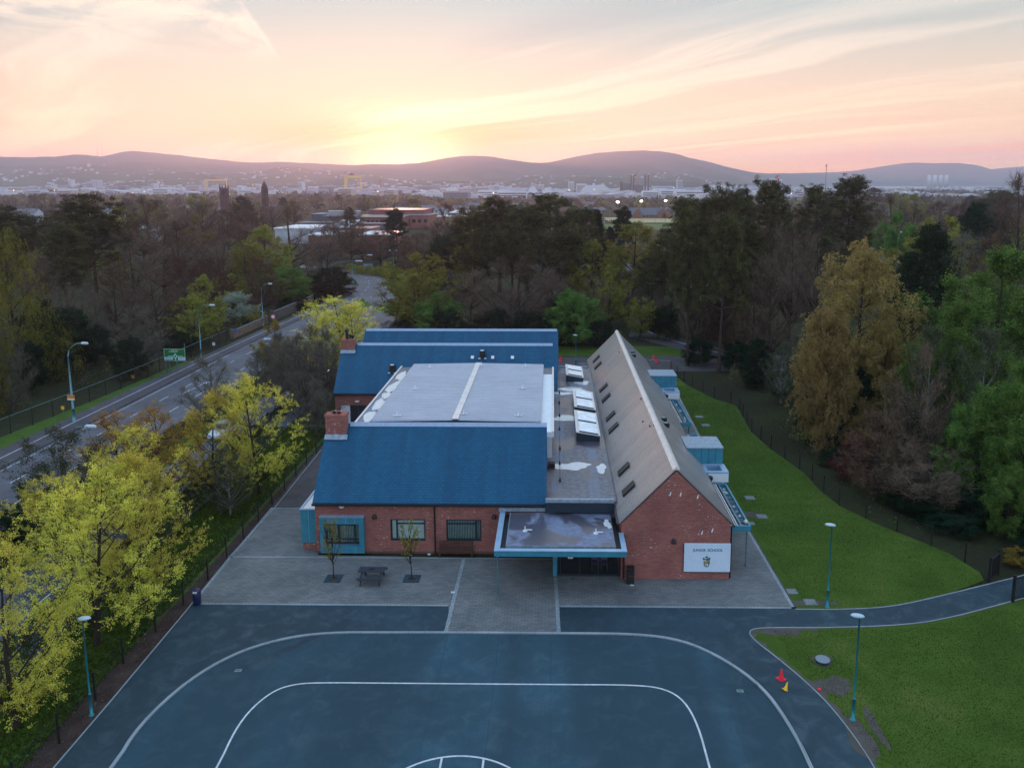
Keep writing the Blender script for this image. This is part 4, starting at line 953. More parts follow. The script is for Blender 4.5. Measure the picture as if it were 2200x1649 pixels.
# -- recessed entrance under the canopy
ey = 47.85
mb = MB(); mb.box(.05, .32, ey-.1, 50.4, 0, 2.77); part(mb, 'entrance_pier', M['teal'])
mb = MB(); mb.box(.32, 4.38, ey-.06, ey, 0, .14); mb.box(.32, 4.38, ey-.06, ey, 2.55, 2.77)
for X in (.34, .5, 1.75, 2.95, 4.3): mb.box(X, X+.07, ey-.06, ey, .14, 2.55)
ent = part(mb, 'entrance_screen', M['dark_frame'])
mb = MB(); mb.box(.42, 4.3, ey-.03, ey-.025, .14, 2.55); part(mb, 'pane', M['glass_clear'], ent)
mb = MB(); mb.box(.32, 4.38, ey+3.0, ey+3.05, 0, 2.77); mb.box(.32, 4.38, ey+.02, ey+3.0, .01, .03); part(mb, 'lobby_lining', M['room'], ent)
q = gy(1225.5, 1192, ey); mb = MB(); mb.box(q[0]-.16, q[0]+.16, ey-.075, ey-.068, q[2]-.2, q[2]+.2); nt = part(mb, 'door_notice', M['white'], ent)
mb = MB(); mb.box(q[0]-.11, q[0]+.11, ey-.079, ey-.0755, q[2]-.1, q[2]+.14); part(mb, 'notice_print', M['blue_sign'], nt)
# yellow noticeboard and items on the wall below the canopy
mb = MB(); mb.box(-3.1, -2.0, 50.70, 50.80, .25, .95); mb.box(-1.8, -1.5, 50.72, 50.80, .3, .95); part(mb, 'wall_panel', M['yellow'])

# ---------------------------------------------------------------- name board with its lettering and crest
sy = wy0 - .10
qa, qb = gy(1470.5, 1167, sy), gy(1568, 1228, sy)
sx0, sx1, sz0, sz1 = qa[0], qb[0], qb[2], qa[2]
SG = empty('school_sign', (sx0, sy, sz0), 'white board reading JUNIOR SCHOOL with a crest on the brick gable', 'sign')
SGO = (sx0, sy, sz0)
mb = MB(); mb.box(sx0, sx1, sy, sy+.07, sz0, sz1); mb.build('board', M['sign_white'], SG, off=SGO)
mb = MB(); mb.box(sx0-.03, sx1+.03, sy+.002, wy0-.003, sz0-.05, sz0-.001); mb.box(sx0-.03, sx0-.001, sy+.002, wy0-.003, sz0, sz1); mb.box(sx1+.001, sx1+.03, sy+.002, wy0-.003, sz0, sz1); mb.build('frame', M['dark_frame'], SG, off=SGO)
def lettering(txt, size, cx, cz, y, mat, parent, off, width=None, name='lettering', rz=0.0, thick=.003, bold=.0):
    cu = bpy.data.curves.new(name, 'FONT'); cu.body = txt; cu.size = size; cu.align_x = 'CENTER'; cu.align_y = 'CENTER'; cu.extrude = thick; cu.offset = bold
    to = bpy.data.objects.new('tmp', cu); COL.objects.link(to); bpy.context.view_layer.update()
    me = bpy.data.meshes.new_from_object(to.evaluated_get(bpy.context.evaluated_depsgraph_get())); bpy.data.objects.remove(to)
    V = np.empty(len(me.vertices)*3); me.vertices.foreach_get('co', V); V = V.reshape(-1, 3); w = V[:, 0].max() - V[:, 0].min()
    fx = (width / w) if width else 1.0; N_ = np.stack([V[:, 0]*fx + cx - off[0], -V[:, 2] + y - off[1], V[:, 1] + cz - off[2]], 1)
    me.vertices.foreach_set('co', N_.ravel()); me.update(); me.materials.clear(); me.materials.append(mat)
    return mobj(name, me, parent)
wS = sx1 - sx0; hS = sz1 - sz0
lettering('JUNIOR  SCHOOL', .235, (sx0+sx1)/2+.03, sz1 - hS*.235, sy-.004, M['sign_blue'], SG, SGO, wS*.65, bold=.007)
def crest():
    c = ((sx0+sx1)/2 - .03, sz1 - hS*.60); y = sy - .006
    def disc(n, mat, pts, d=0):
        m_ = MB(); m_.prism([(c[0]+a*wS*.085, y-d*.002, c[1]+b*hS*.22) for a, b in pts], (0, -.003, 0)); m_.build(n, mat, SG, off=SGO)
    circ = lambda ax, bz, ra, rb, n=14: [(ax+ra*math.cos(t), bz+rb*math.sin(t)) for t in np.linspace(0, 2*math.pi, n, endpoint=False)]
    disc('crest_spire', M['crest_green'], [(-.06, .6), (.06, .6), (.02, 1.05), (-.02, 1.05)])
    disc('crest_leaf', M['crest_green'], circ(0, .55, .42, .14)); disc('crest_leaf', M['crest_green'], circ(-.62, .22, .40, .13), 1); disc('crest_leaf', M['crest_green'], circ(.72, .38, .26, .15), 1)
    disc('crest_leaf', M['crest_green'], circ(.3, .18, .6, .2), 2); disc('crest_leaf', M['crest_green'], circ(-.8, .4, .16, .12), 2)
    disc('crest_shield', M['crest_green'], [(-.82, -.05), (.85, -.05), (.72, -.6), (.45, -.95), (0, -1.05), (-.45, -.95), (-.72, -.6)], 3)
    disc('crest_field', M['gold'], [(-.6, -.1), (.6, -.1), (.5, -.42), (-.55, -.42)], 5)
    disc('crest_field', M['sign_white'], [(-.45, -.48), (.45, -.48), (.3, -.82), (0, -.92), (-.3, -.82)], 5)
    disc('crest_charge', M['gold'], circ(-.1, -.62, .24, .1), 7); disc('crest_charge', M['black'], circ(.35, -.3, .2, .09), 7); disc('crest_charge', M['black'], circ(0, -.8, .14, .06), 7)
crest()
# ---------------------------------------------------------------- trees
def tubes_np(P, Rr, sides):
    """P [N,K,3] polylines, Rr [N,K] radii -> vertices, quads"""
    N_, K, _ = P.shape
    T = np.gradient(P, axis=1); T /= (np.linalg.norm(T, axis=2, keepdims=True) + 1e-9)
    up = np.where(np.abs(T[..., 2:3]) < .9, np.array([0, 0, 1.0]), np.array([1.0, 0, 0]))
    e1 = np.cross(T, up); e1 /= (np.linalg.norm(e1, axis=2, keepdims=True) + 1e-9); e2 = np.cross(T, e1)
    an = np.linspace(0, 2*np.pi, sides, endpoint=False)
    V = P[:, :, None, :] + Rr[:, :, None, None] * (np.cos(an)[None, None, :, None] * e1[:, :, None, :] + np.sin(an)[None, None, :, None] * e2[:, :, None, :])
    idx = np.arange(N_*K*sides).reshape(N_, K, sides); nx = np.roll(idx, -1, axis=2)
    Fq = np.stack([idx[:, :-1], nx[:, :-1], nx[:, 1:], idx[:, 1:]], -1).reshape(-1, 4)
    return V.reshape(-1, 3), Fq
def ribbons(A, B, w, rs):
    """thin quads from A to B"""
    d = B - A; r = rs.normal(size=A.shape); s_ = np.cross(d, r); s_ /= (np.linalg.norm(s_, axis=1, keepdims=True) + 1e-9)
    w = np.broadcast_to(np.asarray(w, float), (len(A),))[:, None]
    V = np.stack([A - s_*w/2, A + s_*w/2, B + s_*w*.15, B - s_*w*.15], 1).reshape(-1, 3)
    return V, np.arange(len(V)).reshape(-1, 4)
def cards(C, size, rs, aspect=1.0, upbias=0.0):
    n = len(C); a = rs.normal(size=(n, 3)); a[:, 2] += upbias; a /= np.linalg.norm(a, axis=1, keepdims=True)
    b = np.cross(a, rs.normal(size=(n, 3))); b /= (np.linalg.norm(b, axis=1, keepdims=True) + 1e-9); c = np.cross(a, b)
    s_ = size * rs.uniform(.55, 1.25, (n, 1)); b *= s_/2; c *= s_/2*aspect
    V = np.stack([C - b, C - c*.8 + b*.1, C + b, C + c], 1).reshape(-1, 3)
    return V, np.arange(4*n).reshape(-1, 4)
def joinq(L):
    V = []; Fq = []; b = 0
    for v, f in L: V.append(v); Fq.append(f + b); b += len(v)
    return np.concatenate(V), np.concatenate(Fq)
SHAPES = {
    'round': lambda h: np.sqrt(np.clip(1 - (2*h - .95)**2 * .98, 0, 1)),
    'dome': lambda h: np.sqrt(np.clip(1 - h**2.2, 0, 1)) * (.72 + .28*np.clip(h*4, 0, 1)),
    'vase': lambda h: np.clip(.35 + .75*h, 0, 1) * np.sqrt(np.clip(1 - np.clip((h - .55)/.45, 0, 1)**2, 0, 1)),
    'cone': lambda h: np.clip(1 - h, 0, 1)**.8 * (.9 + .1*np.clip(h*8, 0, 1)) + .03,
    'column': lambda h: np.clip(h*5, .5, 1) * np.sqrt(np.clip(1 - h**3, 0, 1)),
    'pine': lambda h: .30 + .62*np.sin(np.clip(h, 0, 1)*np.pi*.80 + .38) - .12*h,
    'weep': lambda h: np.sqrt(np.clip(1 - (1.35*h - .35)**2, 0, 1)),
}
def skeleton(rs, H, Wd, cb, shape, n1, n2, n3, tr, up=.5, lean=.03, trunk_to=.92, lump=.28, droop=0.0, l2=.30, l3=.14):
    """trunk, limbs, branches and twig ends of one tree"""
    K = 9; t = np.linspace(0, 1, K); off = rs.normal(size=(2, 3)) * lean * H
    tx = off[0, 0]*t + off[0, 1]*np.sin(t*3.1)*.6; ty = off[1, 0]*t + off[1, 1]*np.sin(t*2.7)*.6
    TP = np.stack([tx, ty, t*H*trunk_to], 1)
    def trunk(s_): return np.stack([np.interp(s_, t, TP[:, 0]), np.interp(s_, t, TP[:, 1]), np.interp(s_, t, TP[:, 2])], -1)
    TR = tr * (1 - t*.86)**.9; TR[0] *= 1.35
    S = SHAPES[shape]
    h = np.sqrt(rs.uniform(.0, 1, n1)) if shape in ('vase',) else rs.uniform(.02, 1, n1)
    h = np.sort(h); az = (np.arange(n1)*2.399 + rs.normal(size=n1)*.35)
    ph = rs.uniform(0, 6.28, 6)
    lum = 1 + lump*(np.sin(2*az + ph[0] + h*3)*.45 + np.sin(3*az + ph[1] - h*7)*.4 + np.sin(5*az + h*11 + ph[2])*.3) + rs.normal(size=n1)*lump*.25
    r = S(h) * Wd/2 * lum * rs.uniform(.72, 1.0, n1)
    z = (cb + (1 - cb)*h) * H
    end = np.stack([np.cos(az)*r, np.sin(az)*r, z], 1) + trunk(np.clip(z/H/trunk_to, 0, 1)) * [1, 1, 0]
    s0 = np.clip((z - r*up*1.2)/H/trunk_to, .12 if cb < .3 else cb*.75, .97)
    A = trunk(s0)
    B = end; mid = A*.5 + B*.5 + np.stack([np.cos(az)*r*.12, np.sin(az)*r*.12, -np.abs(B[:, 2]-A[:, 2])*.12 + r*.06], 1) + rs.normal(size=(n1, 3))*H*.012
    tt = np.linspace(0, 1, 6)[None, :, None]
    L1 = (1-tt)**2*A[:, None] + 2*tt*(1-tt)*mid[:, None] + tt**2*B[:, None]
    L1[:, 1:-1] += rs.normal(size=(n1, 4, 3))*H*.006
    r1 = np.clip(tr*(1-s0)*.55, .03, None)[:, None] * (1 - np.linspace(0, 1, 6)[None]*.8)
    # branches on the limbs
    i1 = np.repeat(np.arange(n1), n2); s1 = rs.uniform(.28, 1.0, len(i1)); seg = s1*5; i0 = np.minimum(seg.astype(int), 4); fr = (seg - i0)[:, None]
    A2 = L1[i1, i0]*(1-fr) + L1[i1, i0+1]*fr; d1 = L1[i1, i0+1] - L1[i1, i0]; d1 /= (np.linalg.norm(d1, axis=1, keepdims=True)+1e-9)
    o = A2 - trunk(np.clip(A2[:, 2]/H/trunk_to*.9, 0, 1)); o /= (np.linalg.norm(o, axis=1, keepdims=True)+1e-9)
    dd = d1*.5 + o*.35 + rs.normal(size=d1.shape)*.52 + [0, 0, .25 - droop]; dd /= np.linalg.norm(dd, axis=1, keepdims=True)
    ll = l2*Wd/2*rs.uniform(.5, 1.25, len(i1))*(1.15 - .5*s1)
    B2 = A2 + dd*ll[:, None]; m2 = (A2+B2)/2 + rs.normal(size=A2.shape)*ll[:, None]*.1 + [0, 0, 1]*ll[:, None]*(-.06)
    L2 = np.stack([A2, m2, B2], 1); r2 = np.stack([np.full(len(i1), .024*H/15), np.full(len(i1), .016*H/15), np.full(len(i1), .008)], 1)
    # twigs on the branches
    i2 = np.repeat(np.arange(len(i1)), n3); s2 = rs.uniform(.25, 1.05, len(i2))[:, None]
    A3 = A2[i2]*(1-s2) + B2[i2]*s2
    d3 = dd[i2]*.55 + rs.normal(size=A3.shape)*.55 + [0, 0, .30 - droop*1.6]; d3 /= np.linalg.norm(d3, axis=1, keepdims=True)
    l_ = l3*Wd/2*rs.uniform(.4, 1.3, len(i2))[:, None]; B3 = A3 + d3*l_
    return TP, TR, L1, r1, L2, r2, A3, B3
def make_tree(name, seed, H, Wd, cb, shape, n1, n2, n3, tr, leaf, leafmat_, bark, kind, tw=.03, twmat=None, sides=7, limbmin=0, **kw):
    """returns the trunk mesh and the crown mesh"""
    rs = np.random.RandomState(seed)
    TP, TR, L1, r1, L2, r2, A3, B3 = skeleton(rs, H, Wd, cb, shape, n1, n2, n3, tr, **kw)
    wood = [tubes_np(TP[None], TR[None], 8), tubes_np(L1, r1, 5), tubes_np(L2, r2, 3)]
    V, Fq = joinq(wood); trunk = newmesh(name + '_trunk', V, Fq, bark, True)
    crown = []; mats = [leafmat_]
    if kind == 'bare':
        crown.append(ribbons(A3, B3, tw, rs))
        k4 = leaf[0]; i = np.repeat(np.arange(len(A3)), k4); s_ = rs.uniform(.2, 1, len(i))[:, None]
        A4 = A3[i]*(1-s_) + B3[i]*s_; d = (B3-A3)[i]; ln = np.linalg.norm(d, axis=1, keepdims=True)
        B4 = A4 + d*.5 + rs.normal(size=A4.shape)*ln*.42 + [0, 0, .12]*ln
        crown.append(ribbons(A4, B4, tw*.75, rs))
        if leaf[1]:
            j = rs.randint(0, len(B4), leaf[1]); crown.append(cards(B4[j], leaf[2], rs))
    elif kind == 'leafy':
        crown.append(ribbons(A3, B3, tw*.7, rs))
        per, rad, size, asp = leaf; i = np.repeat(np.arange(len(B3)), per)
        u = rs.normal(size=(len(i), 3)); u /= np.linalg.norm(u, axis=1, keepdims=True)
        C = B3[i] + u*rad*(rs.uniform(0, 1, (len(i), 1))**.4)*[1, 1, .75] - (B3-A3)[i]*rs.uniform(0, .5, (len(i), 1))
        crown.append(cards(C, size, rs, asp, .5))
    elif kind == 'weep':
        per, ln, size, asp = leaf; i = np.repeat(np.arange(len(B3)), per)
        s_ = rs.uniform(0, 1, (len(i), 1)); l_ = ln*rs.uniform(.3, 1, (len(B3), 1))[i]
        C = B3[i] + (B3-A3)[i]*s_*.4 - [0, 0, 1]*s_*l_ + rs.normal(size=(len(i), 3))*.09
        crown.append(cards(C, size, rs, asp)); 
    elif kind == 'pine':
        per, rad, size, asp = leaf; i = np.repeat(np.arange(len(B3)), per)
        u = rs.normal(size=(len(i), 3)); u /= np.linalg.norm(u, axis=1, keepdims=True)
        C = B3[i] + u*rad*(rs.uniform(0, 1, (len(i), 1))**.5)*[1, 1, .62]
        crown.append(cards(C, size, rs, asp, .3))
    V, Fq = joinq(crown); crownm = newmesh(name + '_crown', V, Fq, leafmat_)
    return trunk, crownm, H, Wd
PROTO = {}
def proto(key, seeds, **a):
    PROTO[key] = [make_tree(key, s_, **a) for s_ in seeds]
proto('bare', (1, 2, 3), H=17, Wd=13, cb=.22, shape='round', n1=30, n2=11, n3=7, tr=.32, leaf=(4, 0, .1), leafmat_=M['twig'], bark=M['bark'], kind='bare', tw=.05, up=.9)
proto('bare_red', (4, 5), H=15, Wd=12, cb=.20, shape='dome', n1=34, n2=11, n3=7, tr=.28, leaf=(4, 900, .20), leafmat_=M['twig_red'], bark=M['bark'], kind='bare', tw=.05, up=.9)
proto('bare_grey', (6, 7), H=12, Wd=9, cb=.12, shape='dome', n1=36, n2=10, n3=7, tr=.18, leaf=(4, 1500, .15), leafmat_=M['twig_grey'], bark=M['bark_grey'], kind='bare', tw=.035, up=1.0)
proto('oak', (8,), H=18, Wd=17, cb=.25, shape='round', n1=22, n2=12, n3=6, tr=.55, leaf=(3, 0, .1), leafmat_=M['twig'], bark=M['bark'], kind='bare', tw=.05, up=.5, lean=.05)
proto('thicket', (9, 10), H=6, Wd=5, cb=.05, shape='vase', n1=30, n2=7, n3=5, tr=.07, leaf=(3, 700, .10), leafmat_=M['twig_grey'], bark=M['bark'], kind='bare', tw=.022, up=1.4)
proto('maple', (11, 12, 13), H=9, Wd=7, cb=.20, shape='round', n1=32, n2=10, n3=5, tr=.15, leaf=(17, .16, .080, .9), leafmat_=M['maple'], bark=M['bark'], kind='leafy', tw=.02, up=1.0, l2=.34, l3=.16, lump=.45)
proto('bronze', (14,), H=9, Wd=7, cb=.24, shape='round', n1=30, n2=10, n3=4, tr=.15, leaf=(14, .17, .10, .9), leafmat_=M['maple_orange'], bark=M['bark'], kind='leafy', tw=.02, up=1.0, l2=.34, l3=.16, lump=.4)
proto('spring', (15, 16), H=15, Wd=11, cb=.16, shape='round', n1=36, n2=12, n3=5, tr=.26, leaf=(13, .36, .24, .8), leafmat_=M['spring'], bark=M['bark'], kind='leafy', tw=.03, up=.9, lump=.35)
proto('lime', (17, 18), H=14, Wd=13, cb=.10, shape='round', n1=46, n2=14, n3=6, tr=.30, leaf=(22, .48, .20, .8), leafmat_=M['lime'], bark=M['bark'], kind='leafy', tw=.03, up=.7, lump=.35)
proto('evergreen', (19, 20), H=12, Wd=9, cb=.03, shape='dome', n1=46, n2=14, n3=5, tr=.25, leaf=(15, .42, .26, .6), leafmat_=M['dark'], bark=M['bark'], kind='leafy', tw=.03, up=.4, lump=.3)
proto('laurel', (21,), H=7, Wd=7, cb=.0, shape='dome', n1=44, n2=13, n3=5, tr=.16, leaf=(15, .28, .15, .6), leafmat_=M['holly'], bark=M['bark'], kind='leafy', tw=.02, up=.4, lump=.35)
proto('pine', (22, 23, 24, 25), H=22, Wd=10, cb=.40, shape='pine', n1=46, n2=7, n3=3, tr=.36, leaf=(34, .62, .34, .35), leafmat_=M['pine'], bark=M['bark_pine'], kind='pine', tw=.04, up=.15, l2=.40, l3=.16, lump=.6, trunk_to=.96, lean=.02)
proto('cedar', (26,), H=17, Wd=13, cb=.08, shape='cone', n1=52, n2=9, n3=4, tr=.32, leaf=(22, .55, .32, .4), leafmat_=M['dark'], bark=M['bark'], kind='pine', tw=.04, up=.0, l2=.34, l3=.15, lump=.5)
proto('conifer', (27,), H=15, Wd=6, cb=.04, shape='column', n1=60, n2=8, n3=4, tr=.22, leaf=(18, .42, .28, .4), leafmat_=M['dark'], bark=M['bark'], kind='pine', tw=.04, up=.1, lump=.35)
proto('spruce', (28,), H=14, Wd=6, cb=.05, shape='cone', n1=60, n2=8, n3=4, tr=.20, leaf=(18, .36, .26, .4), leafmat_=M['dark'], bark=M['bark'], kind='pine', tw=.04, up=-.1, lump=.3)
proto('birch', (29, 30), H=19, Wd=9, cb=.10, shape='weep', n1=58, n2=13, n3=6, tr=.20, leaf=(22, 1.0, .15, .8), leafmat_=M['birch'], bark=M['bark'], kind='weep', tw=.02, up=1.0, droop=.45, lump=.4)
proto('willow', (31,), H=17, Wd=11, cb=.08, shape='weep', n1=44, n2=12, n3=5, tr=.30, leaf=(17, 1.3, .17, .8), leafmat_=M['willow'], bark=M['bark'], kind='weep', tw=.02, up=.9, droop=.45, lump=.3)
proto('olive', (32, 33), H=9, Wd=6, cb=.12, shape='round', n1=34, n2=11, n3=5, tr=.12, leaf=(9, .28, .12, .8), leafmat_=M['olive'], bark=M['bark_birch'], kind='leafy', tw=.022, up=1.1, lump=.4)
proto('blossom', (34,), H=8, Wd=9, cb=.10, shape='dome', n1=34, n2=11, n3=5, tr=.14, leaf=(10, .28, .17, .8), leafmat_=M['blossom'], bark=M['bark'], kind='leafy', tw=.03, up=.6, lump=.4)
proto('rhodo', (35,), H=5, Wd=7, cb=.02, shape='dome', n1=36, n2=11, n3=5, tr=.12, leaf=(9, .25, .14, .8), leafmat_=M['rhodo'], bark=M['bark'], kind='leafy', tw=.02, up=.6, lump=.45)
proto('golden', (36,), H=12, Wd=10, cb=.10, shape='round', n1=38, n2=12, n3=5, tr=.2, leaf=(13, .34, .24, .8), leafmat_=M['gold_leaf'], bark=M['bark'], kind='leafy', tw=.03, up=.9, lump=.3)
proto('sapling', (37, 38), H=4.4, Wd=2.3, cb=.36, shape='vase', n1=16, n2=7, n3=3, tr=.045, leaf=(7, .085, .072, .7), leafmat_=M['gold_leaf'], bark=M['bark'], kind='leafy', tw=.012, up=2.0, lump=.3, l2=.34)

NAMES = {'bare': 'bare_tree', 'bare_red': 'bare_tree', 'bare_grey': 'bare_tree', 'oak': 'oak_tree', 'thicket': 'shrub', 'maple': 'maple_tree', 'bronze': 'maple_tree', 'spring': 'deciduous_tree',
         'lime': 'deciduous_tree', 'evergreen': 'evergreen_tree', 'laurel': 'laurel_bush', 'pine': 'pine_tree', 'cedar': 'cedar_tree', 'conifer': 'conifer_tree', 'spruce': 'spruce_tree', 'birch': 'birch_tree',
         'willow': 'willow_tree', 'olive': 'deciduous_tree', 'blossom': 'blossom_tree', 'rhodo': 'flowering_bush', 'golden': 'deciduous_tree', 'sapling': 'young_tree'}
TREES = []
TRND = random.Random(77)
def plant(kind, x, y, h, w, label, group=None, z=0.0, var=None, rz=None, cat=None):
    P_ = PROTO[kind]; tm, cm, H0, W0 = P_[(var if var is not None else TRND.randrange(len(P_))) % len(P_)]
    nm = NAMES[kind]; c_ = 'bush' if 'bush' in nm or nm == 'shrub' else 'tree'
    o = empty(nm, (x, y, z), label, cat or c_, group, TRND.uniform(0, 6.28) if rz is None else rz)
    s_ = w / W0; o.scale = (s_, s_, h / H0)
    mobj('trunk', tm, o); mobj('crown', cm, o); TREES.append(o); return o
def T(kind, px, ytop, Y, wpx, label, group=None, **kw):
    q = gy(px, 620 if ytop < 620 else ytop + 80, Y); top = gy(px, ytop, Y)[2]
    return plant(kind, q[0], Y, max(top, 1.2), wpx * Y * 1.02 / F, label, group, **kw)

# --- yellow maples and others along the near verge
G1 = 'trees on the verge beside the boundary fence'
plant('maple', -23.9, 61.2, 9.6, 6.6, 'tall yellow maple nearest the school, alone right of the ivy clad tree', G1, var=0)
plant('maple', -26.9, 59.5, 8.3, 6.4, 'leaning ivy clad maple with orange and yellow leaves over the parked white car', G1, var=1)
plant('olive', -24.6, 57.0, 5.2, 3.4, 'small thin tree between the ivy clad maple and the fence', G1)
plant('bronze', -31.0, 58.5, 7.6, 7.4, 'bronze leaved maple beside the road, left of the ivy clad maple', G1)
plant('maple', -29.0, 52.0, 8.0, 7.2, 'mid yellow maple behind the big bright one, over the lanes', G1, var=2)
plant('maple', -24.3, 43.6, 9.0, 6.6, 'bright yellow maple with a slim pale trunk by the blue litter bin', G1, var=1)
plant('maple', -25.0, 39.7, 9.6, 7.4, 'largest brightest yellow maple with a thick dark trunk', G1, var=0)
plant('maple', -24.9, 33.0, 8.8, 6.6, 'yellow maple at the lower left corner with its foot in the grass', G1, var=2)
plant('maple', -30.8, 47.0, 6.6, 6.0, 'dull yellow maple on the left, half over the road', G1, var=0)
plant('bronze', -34.6, 60.5, 6.6, 8.2, 'olive brown spreading tree on the central reservation', 'trees on the central reservation')
plant('olive', -36.0, 54.5, 7.2, 7.0, 'dark olive tree on the central reservation, left of the yellow maples', 'trees on the central reservation')
plant('laurel', -37.2, 49.0, 3.4, 5.0, 'low dark bush at the left edge of the road island')
plant('laurel', -38.0, 55.0, 2.6, 4.5, 'dark green bush beside the left lanes')
plant('bare_grey', -34.8, 77.5, 7.6, 6.6, 'bare spreading tree in the middle of the dual carriageway', 'trees on the central reservation')
plant('golden', -37.6, 104.5, 6.2, 5.0, 'small rusty topped tree by the green road sign')
T('maple', 738, 648, 106, 195, 'round yellow maple standing behind the brick chimneys', var=0)
T('maple', 690, 690, 100, 110, 'smaller yellow tree at the left of the round yellow maple', var=1)
for i, (px, Y, h, w) in enumerate(((590, 88, 6.4, 5.5), (625, 84, 7.4, 5.5), (655, 82, 7.8, 5.5), (685, 86, 7.6, 5.0), (700, 92, 7.4, 5.0), (640, 93, 6.6, 5.5), (600, 98, 6.0, 5.0), (668, 99, 7.0, 5.2), (640, 77, 6.0, 4.2), (672, 76, 5.4, 4.0), (560, 97, 4.0, 4.0))):
    q = gy(px, 800, Y); plant(('bare_grey', 'thicket')[i % 3 == 2], q[0], Y, h, w, 'tangled bare grey shrub between the carriageway and the school, %s' % ('behind the chimney', 'over the oncoming cars', 'by the rear chimney', 'against the school wall', 'below the yellow maple', 'in the middle of the clump', 'nearest the green verge', 'at the back of the clump', 'lowest by the fence', 'beside the double door', 'farthest left of the clump')[i], 'bare shrubs beside the school')
# low hedge on the central reservation
def hedge(name, line, w, h, mat, label, seed, n=9000, size=.16):
    rs = np.random.RandomState(seed); L = np.array([p[:2] for p in line]); d = np.concatenate([[0], np.cumsum(np.linalg.norm(np.diff(L, axis=0), axis=1))])
    s_ = rs.uniform(0, d[-1], n); x = np.interp(s_, d, L[:, 0]); y = np.interp(s_, d, L[:, 1])
    a = rs.uniform(0, math.pi, n); r = rs.uniform(.55, 1, n)**.5; lump = 1 + .25*np.sin(s_*1.3)*np.sin(s_*.37+1) + .1*np.sin(s_*3.1)
    C = np.stack([x - L[0, 0] + np.cos(a)*r*w/2*lump, y - L[0, 1] + rs.normal(size=n)*.12, np.sin(a)*r*h*lump], 1)
    V, Fq = cards(C, size, rs, .8); o = mobj(name, newmesh(name, V, Fq, mat)); o.location = (L[0, 0], L[0, 1], 0); return tag(o, label, 'hedge')
hedge('hedge', [(-38.3, 60), (-37.8, 75), (-36.6, 90), (-36.8, 108)], 1.9, 1.1, M['olive'], 'low scrubby hedge along the grass island between the carriageways', 3, 12000)
hedge('hedge', [(-30.6, 60), (-30.0, 80), (-29.2, 98)], 1.4, .9, M['dark'], 'dark low hedge along the near edge of the right carriageway', 4)

# --- wood left of the road
G2 = 'trees in the wood left of the road'
A_ = [('willow', 22, 498, 96, 165, 'tall pale green willowy tree at the left edge'), ('willow', -60, 560, 84, 150, 'pale green tree cut by the left edge'),
 ('evergreen', 108, 655, 101, 150, 'dark evergreen tree behind the left street lamp'), ('laurel', 205, 705, 108, 90, 'dark low bush in the wood behind the left street lamp'),
 ('pine', 205, 428, 150, 150, 'tallest scots pine on the left, standing above the wood'), ('pine', 146, 488, 135, 125, 'scots pine just left of the tallest one'),
 ('pine', 18, 448, 195, 120, 'far scots pine at the left edge'), ('pine', 85, 470, 205, 110, 'broad pine behind the willowy tree'),
 ('bare', 290, 505, 150, 150, 'bare brown tree right of the tallest pine'), ('bare', 392, 482, 175, 150, 'tall bare brown tree in the middle of the left wood'), ('bare', 245, 585, 118, 120, 'dark bare tree behind the street lamp by the fence'),
 ('bare', 340, 590, 120, 140, 'grey bare tree above the green road sign'), ('bare_red', 455, 560, 150, 130, 'reddish bare tree beyond the green road sign'), ('bare', 75, 560, 128, 110, 'bare tree between the willowy tree and the pine'),
 ('bare_grey', 300, 660, 104, 110, 'low grey bare tree at the wood edge'), ('bare_grey', 180, 610, 110, 110, 'slim grey bare tree by the evergreen'), ('spring', 420, 640, 122, 120, 'olive green tree right of the road sign'),
 ('spring', 440, 600, 132, 90, 'thin spring green tree behind the second street lamp'), ('spring', 575, 495, 188, 130, 'tall fresh green tree in the middle left'), ('lime', 610, 578, 168, 130, 'bright green rounded tree above the roadside wall'),
 ('willow', 530, 520, 180, 90, 'yellow green tree left of the tall fresh green one'), ('blossom', 512, 632, 142, 100, 'white blossoming tree on the left of the road'), ('oak', 640, 455, 215, 150, 'large bare oak with twisting limbs left of the road bend'),
 ('bare', 705, 520, 200, 110, 'bare tree just left of the road bend'), ('evergreen', 712, 578, 178, 115, 'dark evergreen beside the road bend'), ('bare', 480, 520, 195, 120, 'bare brown tree between the wood and the fresh green tree'),
 ('bare_red', 560, 560, 152, 90, 'reddish undergrowth tree behind the blossom tree'), ('bare', 665, 560, 190, 90, 'slender bare tree beside the dark evergreen'), ('spring', 500, 590, 160, 80, 'thin green tree left of the blossom tree'),
 ('conifer', 858, 452, 262, 58, 'narrow dark red conifer above the road bend'), ('bare', 780, 490, 262, 110, 'bare tree behind the curving road'), ('bare', 735, 480, 275, 110, 'bare tree in front of the flat roofed halls'), ('bare_red', 820, 500, 250, 90, 'rusty bare tree beside the narrow red conifer'),
 ('bare', 130, 600, 112, 90, 'bare tree in front of the leftmost pines'), ('bare_red', 395, 560, 140, 110, 'russet bare tree behind the road sign'), ('golden', 553, 660, 140, 34, 'small yellow bush below the blossom tree'),
 ('bare', 330, 430, 260, 120, 'tall bare tree behind the left wood'), ('bare', 440, 440, 280, 110, 'bare tree behind the white gabled house'), ('laurel', 60, 740, 92, 90, 'low dark laurel at the foot of the left wood'), ('laurel', 280, 730, 100, 80, 'dark shrub behind the roadside fence'),
 ('bare_grey', 20, 720, 84, 100, 'low grey thicket at the left edge behind the fence'), ('laurel', 395, 715, 114, 70, 'dark shrub behind the green road sign'), ('laurel', 640, 640, 158, 70, 'dark shrub at the foot of the bright green tree'), ('laurel', 670, 630, 168, 60, 'dark shrub by the roadside wall')]
for kind, px, yt, Y, w, lab in A_: T(kind, px, yt, Y, w, lab, G2)
